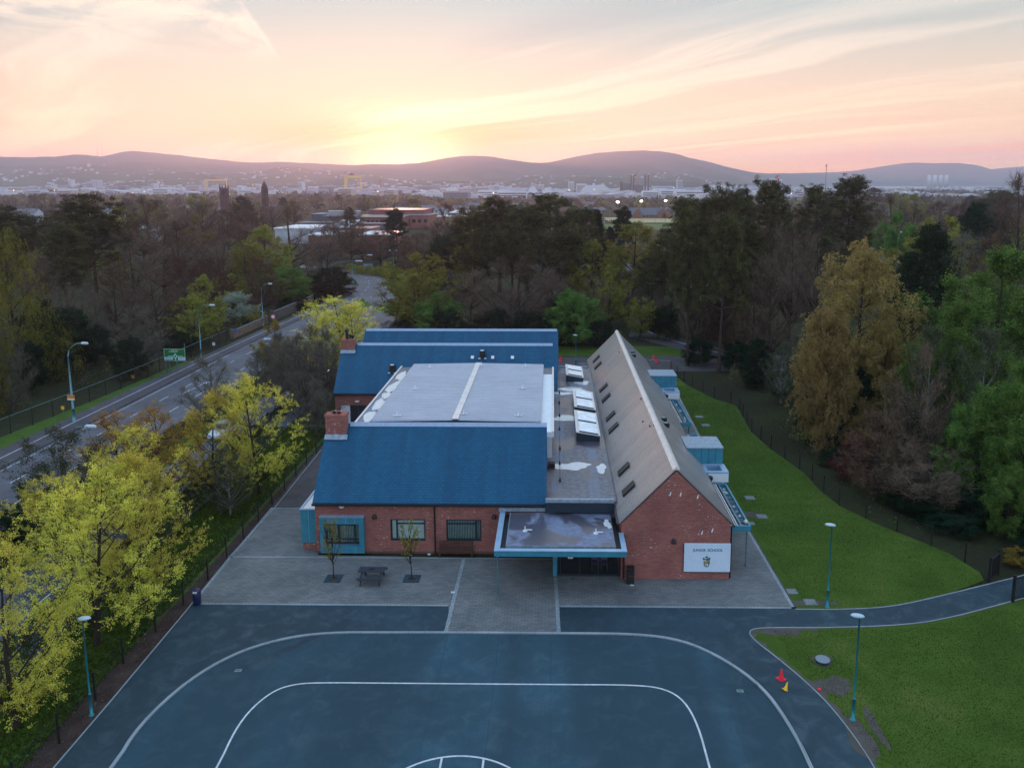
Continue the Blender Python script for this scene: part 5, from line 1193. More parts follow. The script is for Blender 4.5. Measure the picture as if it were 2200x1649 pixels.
# --- belt behind the school
G3 = 'trees in the belt behind the school'
T('maple', 752, 662, 103, 140, 'low yellow tree touching the right of the round yellow maple', var=2)
for kd_, px_, yt_, Y_, w_, lab_ in (('evergreen', 1432, 655, 128, 80, 'dark evergreen behind the far end of the east wing'), ('bare', 1400, 615, 136, 100, 'bare tree over the curving wood path'), ('pine', 1405, 548, 142, 85, 'scots pine left of the dark pine by the east wing ridge'),
 ('laurel', 1500, 732, 109, 80, 'dark bush between the pine trunks beyond the service road'), ('laurel', 1580, 738, 105, 80, 'dark bush right of the pine trunks'), ('bare_red', 1560, 640, 118, 100, 'russet bare tree behind the pine trunks'), ('evergreen', 1520, 640, 128, 80, 'dark evergreen behind the pine trunks'), ('spring', 1375, 640, 128, 70, 'olive green tree by the start of the wood path')):
    T(kd_, px_, yt_, Y_, w_, lab_, 'trees beyond the east wing')
B_ = [('spring', 905, 548, 132, 170, 'broad olive green tree left behind the school'), ('spring', 868, 590, 146, 90, 'yellow green tree edge beside the road bend'), ('lime', 940, 640, 124, 110, 'dull green tree low behind the rear roof'), ('bare', 1112, 540, 124, 220, 'large round bare tree behind the rear roof'),
 ('bare', 1010, 590, 128, 130, 'bare brown tree left of the large round one'), ('pine', 1020, 455, 168, 105, 'left pine of the dark clump behind the school'), ('pine', 1072, 432, 178, 120, 'tall pine left in the dark clump behind the school'), ('pine', 1132, 448, 172, 120, 'middle pine of the dark clump behind the school'),
 ('pine', 1188, 424, 182, 125, 'tallest pine of the dark clump behind the school'), ('pine', 1242, 452, 172, 100, 'right pine of the dark clump behind the school'), ('spruce', 1277, 458, 180, 60, 'pointed spruce at the right of the dark clump'), ('pine', 1095, 490, 150, 120, 'lower pine before the dark clump'), ('pine', 1210, 500, 150, 120, 'lower pine at the right before the dark clump'),
 ('spring', 1010, 500, 176, 70, 'yellow green tree at the left edge of the dark clump'), ('bare', 945, 485, 225, 140, 'bare brown tree left of the dark clump'), ('bare_red', 900, 505, 215, 110, 'bare tree above the olive green tree'), ('spring', 1272, 528, 148, 120, 'light yellow green tree right of the dark clump'),
 ('lime', 1232, 630, 122, 130, 'green leafy tree behind the rear corner of the school'), ('evergreen', 1190, 650, 124, 90, 'dark evergreen behind the rear corner of the school'), ('spring', 1310, 580, 138, 90, 'soft green tree above the east wing ridge'), ('bare', 1352, 590, 142, 80, 'bare tree above the east wing ridge'),
 ('laurel', 1060, 668, 120, 100, 'dark undergrowth bush behind the middle of the rear roof'), ('laurel', 960, 668, 122, 90, 'dark undergrowth bush behind the left of the rear roof'), ('laurel', 1130, 672, 119, 90, 'dark undergrowth bush by the right lamp post behind the roof'), ('conifer', 1341, 448, 232, 58, 'narrow dark conifer in front of the sports pitch'),
 ('spruce', 1306, 492, 214, 44, 'small pointed conifer left of the narrow one'), ('golden', 1382, 494, 214, 78, 'golden green round tree beside the hipped roof house'), ('bare', 1280, 600, 132, 80, 'thin bare tree right of the green leafy tree'), ('laurel', 1290, 690, 121, 70, 'low bush beyond the service road'), ('bare', 1175, 590, 134, 90, 'bare tree between the pines and the round tree'),
 ('laurel', 870, 690, 128, 60, 'shrub beside the road bend at the rear roof end'), ('bare_grey', 835, 690, 126, 50, 'bare hedge shrub beside the road bend')]
for kind, px, yt, Y, w, lab in B_: T(kind, px, yt, Y, w, lab, G3)
# --- wood on the right
G4 = 'trees in the wood right of the lawn'
C_ = [('pine', 1482, 434, 145, 120, 'leftmost tall pine of the right wood'), ('pine', 1542, 408, 152, 105, 'tall round headed pine second from the left in the right wood'), ('pine', 1592, 420, 158, 75, 'slim pine between two taller ones'), ('pine', 1647, 402, 162, 100, 'tall pine in the middle of the right wood'),
 ('pine', 1440, 500, 132, 110, 'dark pine nearest the east wing ridge'), ('pine', 1520, 520, 118, 120, 'dark pine low in the right wood'), ('pine', 1752, 408, 172, 100, 'pine left of the highest one on the right'), ('pine', 1812, 388, 176, 105, 'highest pine on the right, above the horizon'),
 ('pine', 1600, 530, 126, 110, 'dark low pine in the middle of the right wood'), ('pine', 1780, 520, 150, 110, 'broad low pine left of the golden birch'), ('bare', 1700, 468, 128, 130, 'tall bare tree right of the middle pine'), ('bare', 1755, 490, 118, 120, 'dark bare tree left of the golden birch'), ('bare', 1660, 560, 108, 120, 'dark bare tree above the fence bend'),
 ('bare_red', 1620, 620, 112, 110, 'russet bare tree in the shade of the right wood'), ('oak', 1898, 432, 235, 130, 'bare oak on the right skyline'), ('bare', 1950, 425, 260, 120, 'bare tree right of the skyline oak'), ('bare', 1850, 430, 280, 100, 'bare tree behind the highest pine'),
 ('birch', 1848, 530, 80, 232, 'tall golden birch at the edge of the right wood'), ('birch', 1790, 668, 73, 145, 'lower golden birch crown in front of the tall one'), ('birch', 1900, 700, 76, 120, 'brownish birch to the right of the golden birch'),
 ('cedar', 1992, 515, 95, 190, 'black green cedar right of the golden birch'), ('cedar', 2082, 455, 172, 100, 'far dark cedar on the right'), ('lime', 2150, 572, 76, 350, 'large bright green tree at the right edge'), ('lime', 2060, 680, 70, 230, 'green leafy tree below the cedar'),
 ('lime', 2210, 800, 58, 230, 'leafy green tree cut by the right edge'), ('spring', 2010, 468, 165, 130, 'pale green round tree on the far right'), ('bare_grey', 2060, 505, 150, 150, 'grey bare round tree right of the cedar'), ('bare', 2180, 392, 160, 140, 'tall bare brown tree at the right edge'),
 ('bare_red', 2120, 520, 135, 120, 'russet bare tree above the large bright green one'), ('olive', 2000, 715, 66, 130, 'grey leaved birch before the cedar'), ('bare', 1965, 760, 64, 150, 'twiggy grey tree right of the golden birch'), ('olive', 1680, 745, 89, 95, 'slim grey green tree behind the bend of the lawn fence'),
 ('evergreen', 1625, 735, 96, 70, 'dark evergreen left of the slim grey green tree'), ('rhodo', 1835, 940, 65, 100, 'dark red flowering bush on the wood edge'), ('bare_red', 1890, 900, 61, 180, 'dark twiggy thicket behind the lawn fence'), ('bare', 1990, 950, 58, 200, 'brown twiggy thicket on the right behind the fence'),
 ('laurel', 2100, 1060, 56.5, 150, 'dark glossy laurel by the gate'), ('lime', 2110, 860, 60, 170, 'fresh green maple sapling above the laurel'), ('laurel', 1950, 1040, 59, 120, 'dark bush behind the curve of the fence'), ('olive', 2120, 720, 64, 160, 'grey green tree on the right in front of the bright one'),
 ('laurel', 1800, 990, 69, 90, 'low dark bush left of the red flowering one'), ('lime', 1920, 470, 190, 100, 'dull green tree beside the skyline oak'), ('bare', 1560, 560, 130, 90, 'bare tree deep in the right wood'), ('lime', 2170, 1010, 54, 120, 'low leafy green tree beside the path gate'),
 ('golden', 2178, 1185, 49.6, 60, 'small yellow bush beside the gate'), ('laurel', 1985, 1085, 57, 130, 'dark bush close behind the fence above the gate'), ('laurel', 2045, 1120, 54.5, 110, 'low dark bush between the laurel and the gate'), ('bare_grey', 1740, 700, 92, 130, 'bare dark tree behind the golden birch'), ('laurel', 1760, 840, 78, 90, 'dark undergrowth behind the golden birch'), ('cedar', 1950, 560, 118, 110, 'second dark conifer behind the cedar'),
 ('bare', 2250, 480, 120, 150, 'bare tree beyond the right edge'), ('laurel', 2230, 1100, 52, 110, 'dark bush at the right edge beyond the path'), ('bare', 1490, 600, 120, 90, 'bare tree behind the east wing end'), ('laurel', 1850, 800, 76, 120, 'dark bush under the golden birch')]
for kind, px, yt, Y, w, lab in C_: T(kind, px, yt, Y, w, lab, G4)
# extra trunks seen under the pines by the east wing
for i, (px, Y, h) in enumerate(((1478, 108, 21), (1545, 104, 20), (1600, 115, 19), (1500, 118, 21))):
    q = gy(px, 760, Y); plant('pine', q[0], Y, h, 6.5, 'straight dark pine trunk beyond the east wing, %s' % ('behind the ridge end', 'beside the fence bend', 'deepest in shade', 'between the road and the ridge')[i], G4)

# young trees in square grates
def grate(x, y):
    mb = MB(); mb.box(x-.53, x+.53, y-.53, y+.53, .016, .030); struct(mb.build('tree_pit', M['tarmac_dark']))
    mb = MB(); mb.lathe((x, y, .031), [(.26, 0), (.24, .012)], 16); struct(mb.build('bare_earth', M['mulch']))
for i, (px, py, h, lab) in enumerate(((717, 1243, 3.9, 'slender young tree in leaf before the teal framed window'), (885, 1243, 3.9, 'slender young tree in leaf right of the picnic table'))):
    q = g(px, py); grate(q[0], q[1]); plant('sapling', q[0], q[1], h, 1.95, lab, 'young trees in square pits', z=.03, var=i)

# --- suburb trees beyond: individual trees scattered to the city edge
LM = [(120, 'at the far left'), (260, 'left of the grey tower block'), (370, 'under the highest left hill'), (465, 'below the left gantry crane'), (530, 'by the battlemented church tower'), (610, 'by the pointed church tower'), (700, 'between church and right gantry crane'),
      (790, 'below the right gantry crane'), (880, 'by the red roofed halls'), (980, 'under the dip where the sun sets'), (1080, 'below the hill mast'), (1200, 'by the moored ships'), (1330, 'left of the power station'), (1420, 'by the power station chimneys'),
      (1540, 'under the steep end of the long hill'), (1680, 'by the red lit control tower'), (1790, 'by the slender mast'), (1950, 'left of the storage silos'), (2060, 'below the storage silos'), (2400, 'at the far right')]
def near_lm(px):
    for a, s_ in LM:
        if px <= a: return s_
    return LM[-1][1]
KN = {'bare': 'bare brown tree', 'bare_red': 'russet bare tree', 'spring': 'olive green tree', 'evergreen': 'dark evergreen', 'pine': 'dark pine', 'golden': 'yellowish tree', 'conifer': 'narrow dark conifer', 'oak': 'spreading bare tree', 'lime': 'green tree', 'willow': 'pale green tree'}
REG = []
def scatter():
    rnd = random.Random(5)
    kinds = ['bare']*6 + ['bare_red']*5 + ['spring']*3 + ['evergreen']*2 + ['pine']*2 + ['golden'] + ['oak']*2 + ['conifer'] + ['willow']
    n = 0; rows = [(170, 230, 26), (230, 310, 40), (310, 420, 46), (420, 560, 48), (560, 760, 50), (760, 1050, 46)]
    for ya, yb, cnt in rows:
        for i in range(cnt):
            px = -80 + (i + rnd.random())*2380/cnt; Y = rnd.uniform(ya, yb)
            if 690 < px < 900 and Y < 262: continue
            if 575 < px < 940 and 285 < Y < 330 + 200: 
                if not (px < 660 and Y > 470) and rnd.random() < .86: continue
            if 1285 < px < 1500 and 205 < Y < 640 : continue
            if 60 < px < 400 and 330 < Y < 430 and rnd.random() < .6: continue
            kd = rnd.choice(kinds); h = rnd.uniform(9, 16.5) * (1.12 if kd in ('pine',) else 1)
            if 900 < px < 1350 and Y > 400: h *= .72
            if 900 < px < 1750 and Y > 600: h *= .7
            if px > 1750: h *= 1.12
            if px < 700 and Y > 400: h *= 1.25
            lim = (425 if 440 < px < 600 else 416) if px < 900 else (428 if px < 1750 else 402); h = max(4.5, min(h, 25 - (lim + rnd.uniform(0, 12) - 395)*Y/1740))
            w = h * rnd.uniform(.72, 1.05) * (.5 if kd in ('conifer',) else 1)
            q = gy(px, 480, Y)
            dep = 'near suburb' if Y < 310 else ('middle suburb' if Y < 560 else 'far suburb')
            lab = '%s %s, %s' % (KN[kd], near_lm(px), dep)
            REG.append((plant(kd, q[0], Y, h, w, lab, 'suburb trees', cat='tree'), lab, px)); n += 1
scatter()
# distant woods, one mass too many to count
def far_wood():
    rs = np.random.RandomState(9); n = 6200; L = []
    Y = 330 + rs.uniform(0, 1, n)**1.5*2700; px = rs.uniform(-250, 2450, n)
    az = (px - 1188)/1740; X = Y*np.tan(az); keep = (vnoise(X/300, Y/300, 11) > .42) | (Y < 1400); keep &= ~((px > 560) & (px < 950) & (Y < 560)); keep &= ~((px > 1270) & (px < 1510) & (Y < 640)); keep &= ~((px > 60) & (px < 400) & (Y > 340) & (Y < 440)); keep &= ~((px > 900) & (px < 1700) & (Y > 1500))
    X, Y = X[keep], Y[keep]; n = len(X); R_ = rs.uniform(2.5, 5.5, n); Hh = rs.uniform(4, 8.5, n); Hh = np.where((px[keep] > 900) & (px[keep] < 1700), Hh*.7, Hh)
    i = np.repeat(np.arange(n), 34); u = rs.normal(size=(len(i), 3)); u /= np.linalg.norm(u, axis=1, keepdims=True)
    C = np.stack([X[i] + u[:, 0]*R_[i], Y[i] + u[:, 1]*R_[i], Hh[i]*.5 + u[:, 2]*Hh[i]*.5], 1)
    V, Fq = cards(C, 1.0, rs, .8); sc_ = np.repeat(np.repeat(np.clip(Y/420, .8, 4.5), 34), 4)[:, None]; ce = np.repeat(C, 4, axis=0); V = ce + (V - ce)*sc_
    me = newmesh('distant_woodland', V, Fq, M['twig_red']); me.materials.append(M['twig']); me.materials.append(M['spring']); me.materials.append(M['dark']); me.polygons.foreach_set('material_index', np.repeat(rs.choice([0, 0, 1, 1, 1, 2, 3], n), 34).astype(np.int32)); o = mobj('distant_woodland', me)
    tag(o, 'brown woods and garden trees fading into the city', kind='stuff')
far_wood()
def undergrowth(boxes, label, seed):
    rs = np.random.RandomState(seed); Cs = []; mi = []
    for x0, x1, y0, y1, n, hm in boxes:
        X = rs.uniform(x0, x1, n); Y = rs.uniform(y0, y1, n); k_ = vnoise(X/9+50, Y/9+50, seed) > .38; X, Y = X[k_], Y[k_]; n = len(X); R_ = rs.uniform(.6, 1.9, n); Hh = rs.uniform(.5, 1, n)*hm
        per = 130; i = np.repeat(np.arange(n), per); u = rs.normal(size=(len(i), 3)); u /= np.linalg.norm(u, axis=1, keepdims=True); rr = rs.uniform(.5, 1.05, (len(i), 1)); u = u*rr
        Cs.append(np.stack([X[i]+u[:, 0]*R_[i], Y[i]+u[:, 1]*R_[i], np.abs(u[:, 2])*Hh[i]], 1)); mi.append(np.repeat(rs.choice([0, 1, 2, 2, 2, 3], n), per))
    C = np.concatenate(Cs); V, Fq = cards(C, .16, rs, .6); me = newmesh('undergrowth', V, Fq, M['twig_grey'])
    for m_ in ('spring', 'dark', 'twig'): me.materials.append(M[m_])
    me.polygons.foreach_set('material_index', np.concatenate(mi).astype(np.int32)); tag(mobj('undergrowth', me), label, kind='stuff')
undergrowth([(-80, -55.5, 62, 125, 420, 2.6), (-95, -53.5, 125, 215, 420, 3.2), (-29, 40, 140, 175, 260, 3.4), (-26, 6, 122, 140, 170, 2.6)], 'low tangled scrub on the floor of the left and rear woods', 51)
undergrowth([(23.5, 52, 68, 104, 420, 2.2), (34, 75, 104, 170, 320, 3.2), (8, 34, 122, 170, 150, 2.2)], 'low tangled scrub on the floor of the right wood', 52)
# ---------------------------------------------------------------- street furniture near the school
def thing(name, loc, label, cat, group=None, rz=0.0): return empty(name, loc, label, cat, group, rz)
def lp(mb, name, mat, parent, smooth=False, bevel=0.0, label=None):
    o = mb.build(name, mat, parent, smooth, None, bevel)
    if label: o['label'] = label
    return o
# picnic table
q = g(800, 1246)
t = thing('picnic_table', (q[0], q[1], .016), 'dark picnic table between the two young trees on the paving', 'picnic table')
mb = MB(); mb.box(-.84, .84, -.36, .36, .70, .745); lp(mb, 'table_top', M['wood_dark'], t, bevel=.01)
mb = MB(); mb.box(-.16, .16, -.08, .10, .746, .775); lp(mb, 'table_inset', M['black'], t)
for s_ in (-1, 1):
    mb = MB(); mb.box(-.84, .84, s_*.72-.13, s_*.72+.13, .41, .45); lp(mb, 'seat', M['wood_dark'], t, bevel=.008)
    for x in (-.6, .6):
        mb = MB(); mb.prism([(x-.04, s_*.22, .70), (x-.04, s_*.34, .70), (x-.04, s_*.80, 0), (x-.04, s_*.66, 0)], (.08, 0, 0)); lp(mb, 'leg', M['wood_dark'], t)
for x in (-.6, .6):
    mb = MB(); mb.box(x-.09, x-.042, -.85, .85, .33, .41); lp(mb, 'cross_beam', M['wood_dark'], t)
# bench against the wall
q = g(979, 1198)
t = thing('bench', (q[0], q[1]+.25, .016), 'slatted brown wooden bench against the brick wall by the downpipe', 'bench')
for i in range(5):
    mb = MB(); mb.box(-1.05, 1.05, -.28+i*.1, -.20+i*.1, .42, .45); lp(mb, 'seat_slat', M['wood_brown'], t)
mb = MB(); mb.box(-1.05, 1.05, .20, .25, .92, 1.0); mb.box(-1.05, 1.05, .17, .22, .50, .56); n = 17
for i in range(n): X = -.98 + i*1.96/(n-1); mb.box(X-.025, X+.025, .185, .225, .56, .92)
mb.box(-.22, .22, .175, .183, .80, .92); lp(mb, 'backrest', M['wood_brown'], t)
for x in (-1.1, 1.1):
    mb = MB(); mb.box(x-.04, x+.04, -.30, -.22, 0, .64); mb.box(x-.04, x+.04, .20, .27, 0, 1.0); mb.box(x-.045, x+.045, -.34, .20, .64, .68); mb.box(x-.03, x+.03, -.22, .20, .34, .42); lp(mb, 'bench_end', M['wood_brown'], t)
# bins
q = g(424, 1297); t = thing('litter_bin', (q[0], q[1], .005), 'dark blue round litter bin at the corner of the paving by the fence', 'bin'); t.scale = (.86, .86, .86)
mb = MB(); mb.lathe((0, 0, 0), [(.24, 0), (.27, .05), (.29, .85), (.27, .88)], 20); lp(mb, 'body', M['bin_blue'], t, True)
mb = MB(); mb.lathe((0, 0, .881), [(.30, 0), (.30, .06), (.27, .18), (.14, .27), (.02, .29)], 20); lid = lp(mb, 'lid', M['bin_blue'], t, True)
mb = MB(); mb.box(-.14, .14, -.30, -.25, .93, 1.05); lp(mb, 'opening', M['white'], lid)
q = g(1354, 1252); t = thing('litter_bin', (q[0], q[1], .016), 'black square litter bin in front of the brick gable', 'bin')
mb = MB(); mb.box(-.23, .23, -.2, .2, 0, .78); lp(mb, 'body', M['black'], t, bevel=.03)
mb = MB(); mb.box(-.23, .23, -.2, -.12, .78, 1.0); mb.box(-.23, .23, .12, .2, .78, 1.0); mb.box(-.25, .25, -.22, .22, 1.0, 1.08); lp(mb, 'hood', M['black'], t, bevel=.02)
mb = MB(); mb.box(-.17, .17, -.212, -.203, .52, .60); lp(mb, 'band', M['wood_brown'], t)
# purple chairs seen through the lobby glass
for i, (px, lab) in enumerate(((1278, 'purple stacking chair behind the entrance glass, left one'), (1298, 'purple stacking chair behind the entrance glass, right one'))):
    q = gy(px, 1228, 48.6); t = thing('chair', (q[0], 48.6, .03), lab, 'chair', 'chairs in the lobby')
    mb = MB(); mb.box(-.22, .22, -.2, .2, .43, .46); lp(mb, 'seat', M['purple'], t); mb = MB(); mb.box(-.22, .22, .18, .21, .60, .86); lp(mb, 'backrest', M['purple'], t)
    for sx in (-.2, .2):
        mb = MB(); mb.tube([(sx, -.18, 0), (sx, -.18, .43)], .012, 5); mb.tube([(sx, .2, 0), (sx, .2, .86)], .012, 5); lp(mb, 'leg', M['galv'], t)
# traffic cones
def cone(px, py, mat, lab, lean=0.0, s=1.0, grp='traffic cones'):
    q = g(px, py); t = thing('traffic_cone', (q[0], q[1], .006), lab, 'cone', grp); t.rotation_euler = (0, lean, .5); t.scale = (s, s, s)
    mb = MB(); mb.box(-.19, .19, -.19, .19, 0, .035); lp(mb, 'base', mat, t, bevel=.01)
    mb = MB(); mb.lathe((0, 0, .036), [(.145, 0), (.13, .03), (.035, .50), (.03, .52)], 16); lp(mb, 'cone', mat, t, True)
cone(1678, 1458, M['cone_red'], 'red traffic cone standing on the path beside the yellow one')
cone(1687, 1481, M['cone_yellow'], 'small yellow cone tipped over beside the red one', .35, .72)
cone(1204, 776, M['cone_red'], 'far red cone behind the rear roof corner', 0, 1.4); cone(1404, 771, M['cone_red'], 'far red cone on the service road, left of a pair', 0, 1.3); cone(1410, 780, M['cone_red'], 'far red cone on the service road, nearer of a pair', 0, 1.3)
q = g(1760, 1481); mb = MB(); mb.lathe((q[0], q[1], .02), [(.02, -.012), (.10, 0), (.11, .03), (.05, .06)], 12); tag(mb.build('ball', M['cone_red'], None, True), 'small red ball on the path edge right of the yellow cone', 'ball')
# manhole covers, inspection chamber, drains
def slab(px, py, w, d, lab, z=.010, mat='concrete'):
    q = g(px, py); mb = MB(); mb.box(-w/2, w/2, -d/2, d/2, -.03, z + .012); o = mb.build('manhole_cover', M[mat]); o.location = (q[0], q[1], 0); tag(o, lab, 'manhole cover', 'covers set in the ground')
    mb = MB(); mb.box(-w/2+.06, w/2-.06, -d/2+.06, d/2-.06, z+.013, z+.018); mb.build('lid', M['concrete'] if mat == 'galv' else plain('cover_lid', (.17, .19, .20), .8) if 'cover_lid' not in bpy.data.materials else bpy.data.materials['cover_lid'], o)
slab(1741, 1293, .75, .75, 'square grey cover on the lawn nearest the first lamp post'); slab(1701, 1270, .65, .65, 'square grey cover on the lawn by the paving corner'); slab(1637, 1109, .8, .8, 'square grey cover in worn grass by the louvred shade')
slab(1613, 1124, .6, .6, 'grey cover half on the paving edge by the shade end'); slab(1611, 1069, .8, .8, 'square grey cover on the lawn beside the near louvred shade'); slab(1516, 913, .9, .9, 'grey cover on the lawn beside the far shade'); slab(1502, 895, .9, .8, 'farther grey cover on the lawn by the far shade')
slab(512, 1440, .34, .22, 'small road drain in the tarmac patch at the left of the court', .012, 'galv'); slab(1590, 1484, .34, .22, 'small road drain in the tarmac patch at the right of the court', .012, 'galv'); slab(973, 1272, .22, .16, 'tiny white cover in the block paving left of the canopy post', .018, 'white')
slab(1358, 1257, .22, .14, 'tiny pale cover in the paving by the black bin', .018, 'white'); slab(922, 1190, .2, .12, 'tiny pale cover at the foot of the downpipe', .018, 'white'); slab(1230, 1242, .2, .2, 'small dark cover by the entrance threshold', .018, 'black')
q = g(1767, 1422); t = thing('inspection_chamber', (q[0], q[1], 0), 'round concrete chamber ring standing in a bare patch of lawn', 'manhole')
mb = MB(); mb.lathe((0, 0, 0), [(.34, 0), (.34, .16)], 22); lp(mb, 'ring', M['tarmac_dark'], t); mb = MB(); mb.lathe((0, 0, .161), [(.37, 0), (.37, .04), (.30, .06)], 22); lp(mb, 'lid', M['kerb'], t)
# lamp columns
def lamp_column(px, py, ptop, lab, hd='ellipse', grp='lamp posts round the playground', rz=0.0, r=.055):
    q = g(px, py); h = gy(px, ptop, q[1])[2]; t = thing('street_lamp', (q[0], q[1], 0), lab, 'street lamp', grp, rz)
    mb = MB(); mb.tube([(0, 0, 0), (0, 0, 1.1)], r*1.35, 10); mb.tube([(0, 0, 1.1), (0, 0, 1.15), (0, 0, h-.1)], [r*1.35, r*.85, r*.7], 10); lp(mb, 'post', M['steel'], t, True)
    mb = MB(); mb.lathe((0, 0, 0), [(.14, 0), (.12, .03)], 12); lp(mb, 'base', M['steel'], t)
    mb = MB(); mb.lathe((0, 0, 0), [(.02, -.07), (.20, -.05), (.27, .0), (.22, .06), (.08, .10), (.01, .105)], 18); o = lp(mb, 'lamp_head', M['lampglass'], t, True)
    o.location = (-.10, 0, h); o.scale = (1.25, .62, 1); o.rotation_euler = (0, .10, 0); return t
lamp_column(1777, 1303, 1127, 'teal lamp post at the path edge by the square covers'); lamp_column(1832, 1545, 1322, 'nearest teal lamp post on the lower lawn edge right of the cones'); lamp_column(197, 1535, 1328, 'teal lamp post half hidden by the yellow maples on the left', rz=3.1)
for px, py, pt, lab in ((1237, 790, 720, 'lamp post on the service road behind the flat roof'), (968, 712, 686, 'lamp post behind the middle of the rear roof'), (1168, 716, 691, 'lamp post behind the right end of the rear roof')):
    lamp_column(px, py, pt, lab, grp='lamp posts behind the school', r=.07)
def road_lamp(base, ptop, phead, lab, two=False, mat='galv', r=.075):
    x, y = base; h = gy(ptop[0], ptop[1], y)[2]; e = gy(phead[0], phead[1], y); dx = e[0] - x; zt = e[2]
    t = thing('street_lamp', (x, y, 0), lab, 'street lamp', 'tall street lamps along the main road')
    mb = MB(); mb.tube([(0, 0, 0), (0, 0, 1.4)], r*1.4, 10); mb.tube([(0, 0, 1.4), (0, 0, h*.72), (0, 0, h*.86)], [r, r*.75, r*.6], 10); lp(mb, 'post', M[mat], t, True)
    for sg in ((1, -1) if two else (1,)):
        pts = [(0, 0, h*.86), (dx*.06*sg, 0, h*.93), (dx*.25*sg, 0, h*.985), (dx*.55*sg, 0, zt+.02), (dx*.85*sg, 0, zt)]
        mb = MB(); mb.tube(pts, r*.45, 7); arm = lp(mb, 'lamp_arm', M[mat], t, True)
        mb = MB(); X = dx*sg; s_ = 1 if X > 0 else -1; mb.tube([(X*.80, 0, zt+.03), (X*.86, 0, zt+.05), (X+s_*.25, 0, zt+.03), (X+s_*.38, 0, zt)], [.06, .15, .15, .05], 10); lp(mb, 'lamp_head', M['lampglass'], arm, True)
    return t
tl = road_lamp((-51.0, 80.8), (151, 742), (182, 738), 'tall swan neck street lamp with an orange plate on the left footway', r=.12)
mb = MB(); mb.box(-.38, .38, -.20, -.16, 2.55, 2.95); pl_ = lp(mb, 'plate', M['orange_sign'], tl); mb = MB(); mb.box(-.38, .38, -.20, -.16, 2.40, 2.548); lp(mb, 'plate_foot', M['white'], pl_)
road_lamp((-50.9, 111.5), (431, 655), (456, 656), 'second street lamp along the left footway, before the white blossom')
road_lamp((-51.6, 138.2), (558, 612), (580, 610), 'third street lamp along the left footway, beside the roadside wall')
road_lamp((-49.6, 176), (758, 562), (775, 561), 'street lamp at the road bend by the brick wall'); road_lamp((-51.0, 200), (782, 549), (797, 548), 'street lamp beyond the road bend behind the blue sign')
road_lamp((-46.2, 228), (824, 541), (838, 538), 'double armed street lamp beyond the far hedge', True)
road_lamp((-36.9, 56.5), (250, 935), (196, 917), 'street lamp head poking out above the left yellow maples'); road_lamp((-35.2, 104), (614, 735), (572, 729), 'street lamp arm above the bare shrubs by the chimney')
road_lamp((gy(1362, 516, 235)[0], 235), (1362, 516), (1352, 512), 'pale street lamp left of the hipped roof house'); road_lamp((gy(1386, 502, 232)[0], 232), (1386, 502), (1390, 500), 'pale street lamp right beside the golden green tree'); road_lamp((gy(1931, 500, 175)[0], 175), (1931, 500), (1935, 499), 'pale lamp pole among the trees left of the cedar')

# fences of slim dark posts and wire mesh
def line_fence(name, pts, step, h, lab, gate=None, rail=False, mat='black', wire=.006, lean=0.0):
    L = [np.array(p[:2], float) for p in pts]; d = np.cumsum([0] + [np.linalg.norm(b-a) for a, b in zip(L[:-1], L[1:])]); X = [p[0] for p in L]; Y = [p[1] for p in L]
    t = thing(name, (L[0][0], L[0][1], 0), lab, 'fence'); o = (L[0][0], L[0][1], 0); n = int(d[-1]/step)
    pp = [(np.interp(s_, d, X), np.interp(s_, d, Y)) for s_ in np.linspace(0, d[-1], n+1)]
    post = None
    for x, y in pp:
        if post is None:
            mb = MB(); mb.box(-.035, .035, -.035, .035, 0, h); mb.box(-.04, .04, -.04, .04, h, h+.02); post = mb.build('post', M[mat], t)
            post.location = (x-o[0], y-o[1], 0)
        else:
            c = post.copy(); COL.objects.link(c); link_child(c, t); c.location = (x-o[0], y-o[1], 0)
    mb = MB()
    for (xa, ya), (xb, yb) in zip(pp[:-1], pp[1:]):
        for z in np.linspace(.08, h-.06, 7): mb.tube([(xa, ya, z), (xb, yb, z)], wire, 3, False)
        m_ = int(math.hypot(xb-xa, yb-ya)/.16)
        for i in range(1, m_):
            f = i/m_; x, y = xa+(xb-xa)*f, ya+(yb-ya)*f; mb.tube([(x, y, .06), (x, y, h-.05)], wire*.75, 3, False)
    mb.build('mesh_panel', M[mat], t, off=o)
    if rail:
        mb = MB()
        for (xa, ya), (xb, yb) in zip(pp[:-1], pp[1:]): mb.tube([(xa, ya, h-.03), (xb, yb, h-.03)], .025, 5, False)
        mb.build('rail', M['galv'], t, off=o)
    return t
line_fence('mesh_fence', [(-22.3, 8), (-22.3, 34.1), (-22.6, 38), (-22.3, 42), (-22.0, 47), (-22.1, 58), (-22.15, 66), (-22.2, 77)], 2.9, 1.5, 'dark mesh fence with slim posts between the verge and the playground')
line_fence('mesh_fence', [(15.9, 104), (17.1, 96.9), (19.3, 90.4), (21.1, 88.0), (20.3, 78.5), (20.8, 73.1), (22.2, 66.3), (22.2, 62.8), (22.6, 59.4), (24.3, 56.0), (25.8, 53.7), (27.2, 51.3), (28.0, 48.7), (27.75, 47.4)], 2.6, 1.45, 'dark mesh fence curving along the lawn below the right wood')
line_fence('mesh_fence', [(29.4, 45.6), (34, 43.4), (42, 41)], 2.5, 1.45, 'dark mesh fence at the right edge beyond the gate')
line_fence('roadside_fence', [(-55.2, 20), (-55.0, 75), (-53.7, 88), (-52.9, 100), (-52.6, 112), (-52.3, 124)], 2.9, 1.9, 'chain link fence with a pale rail along the wood left of the road', rail=True)
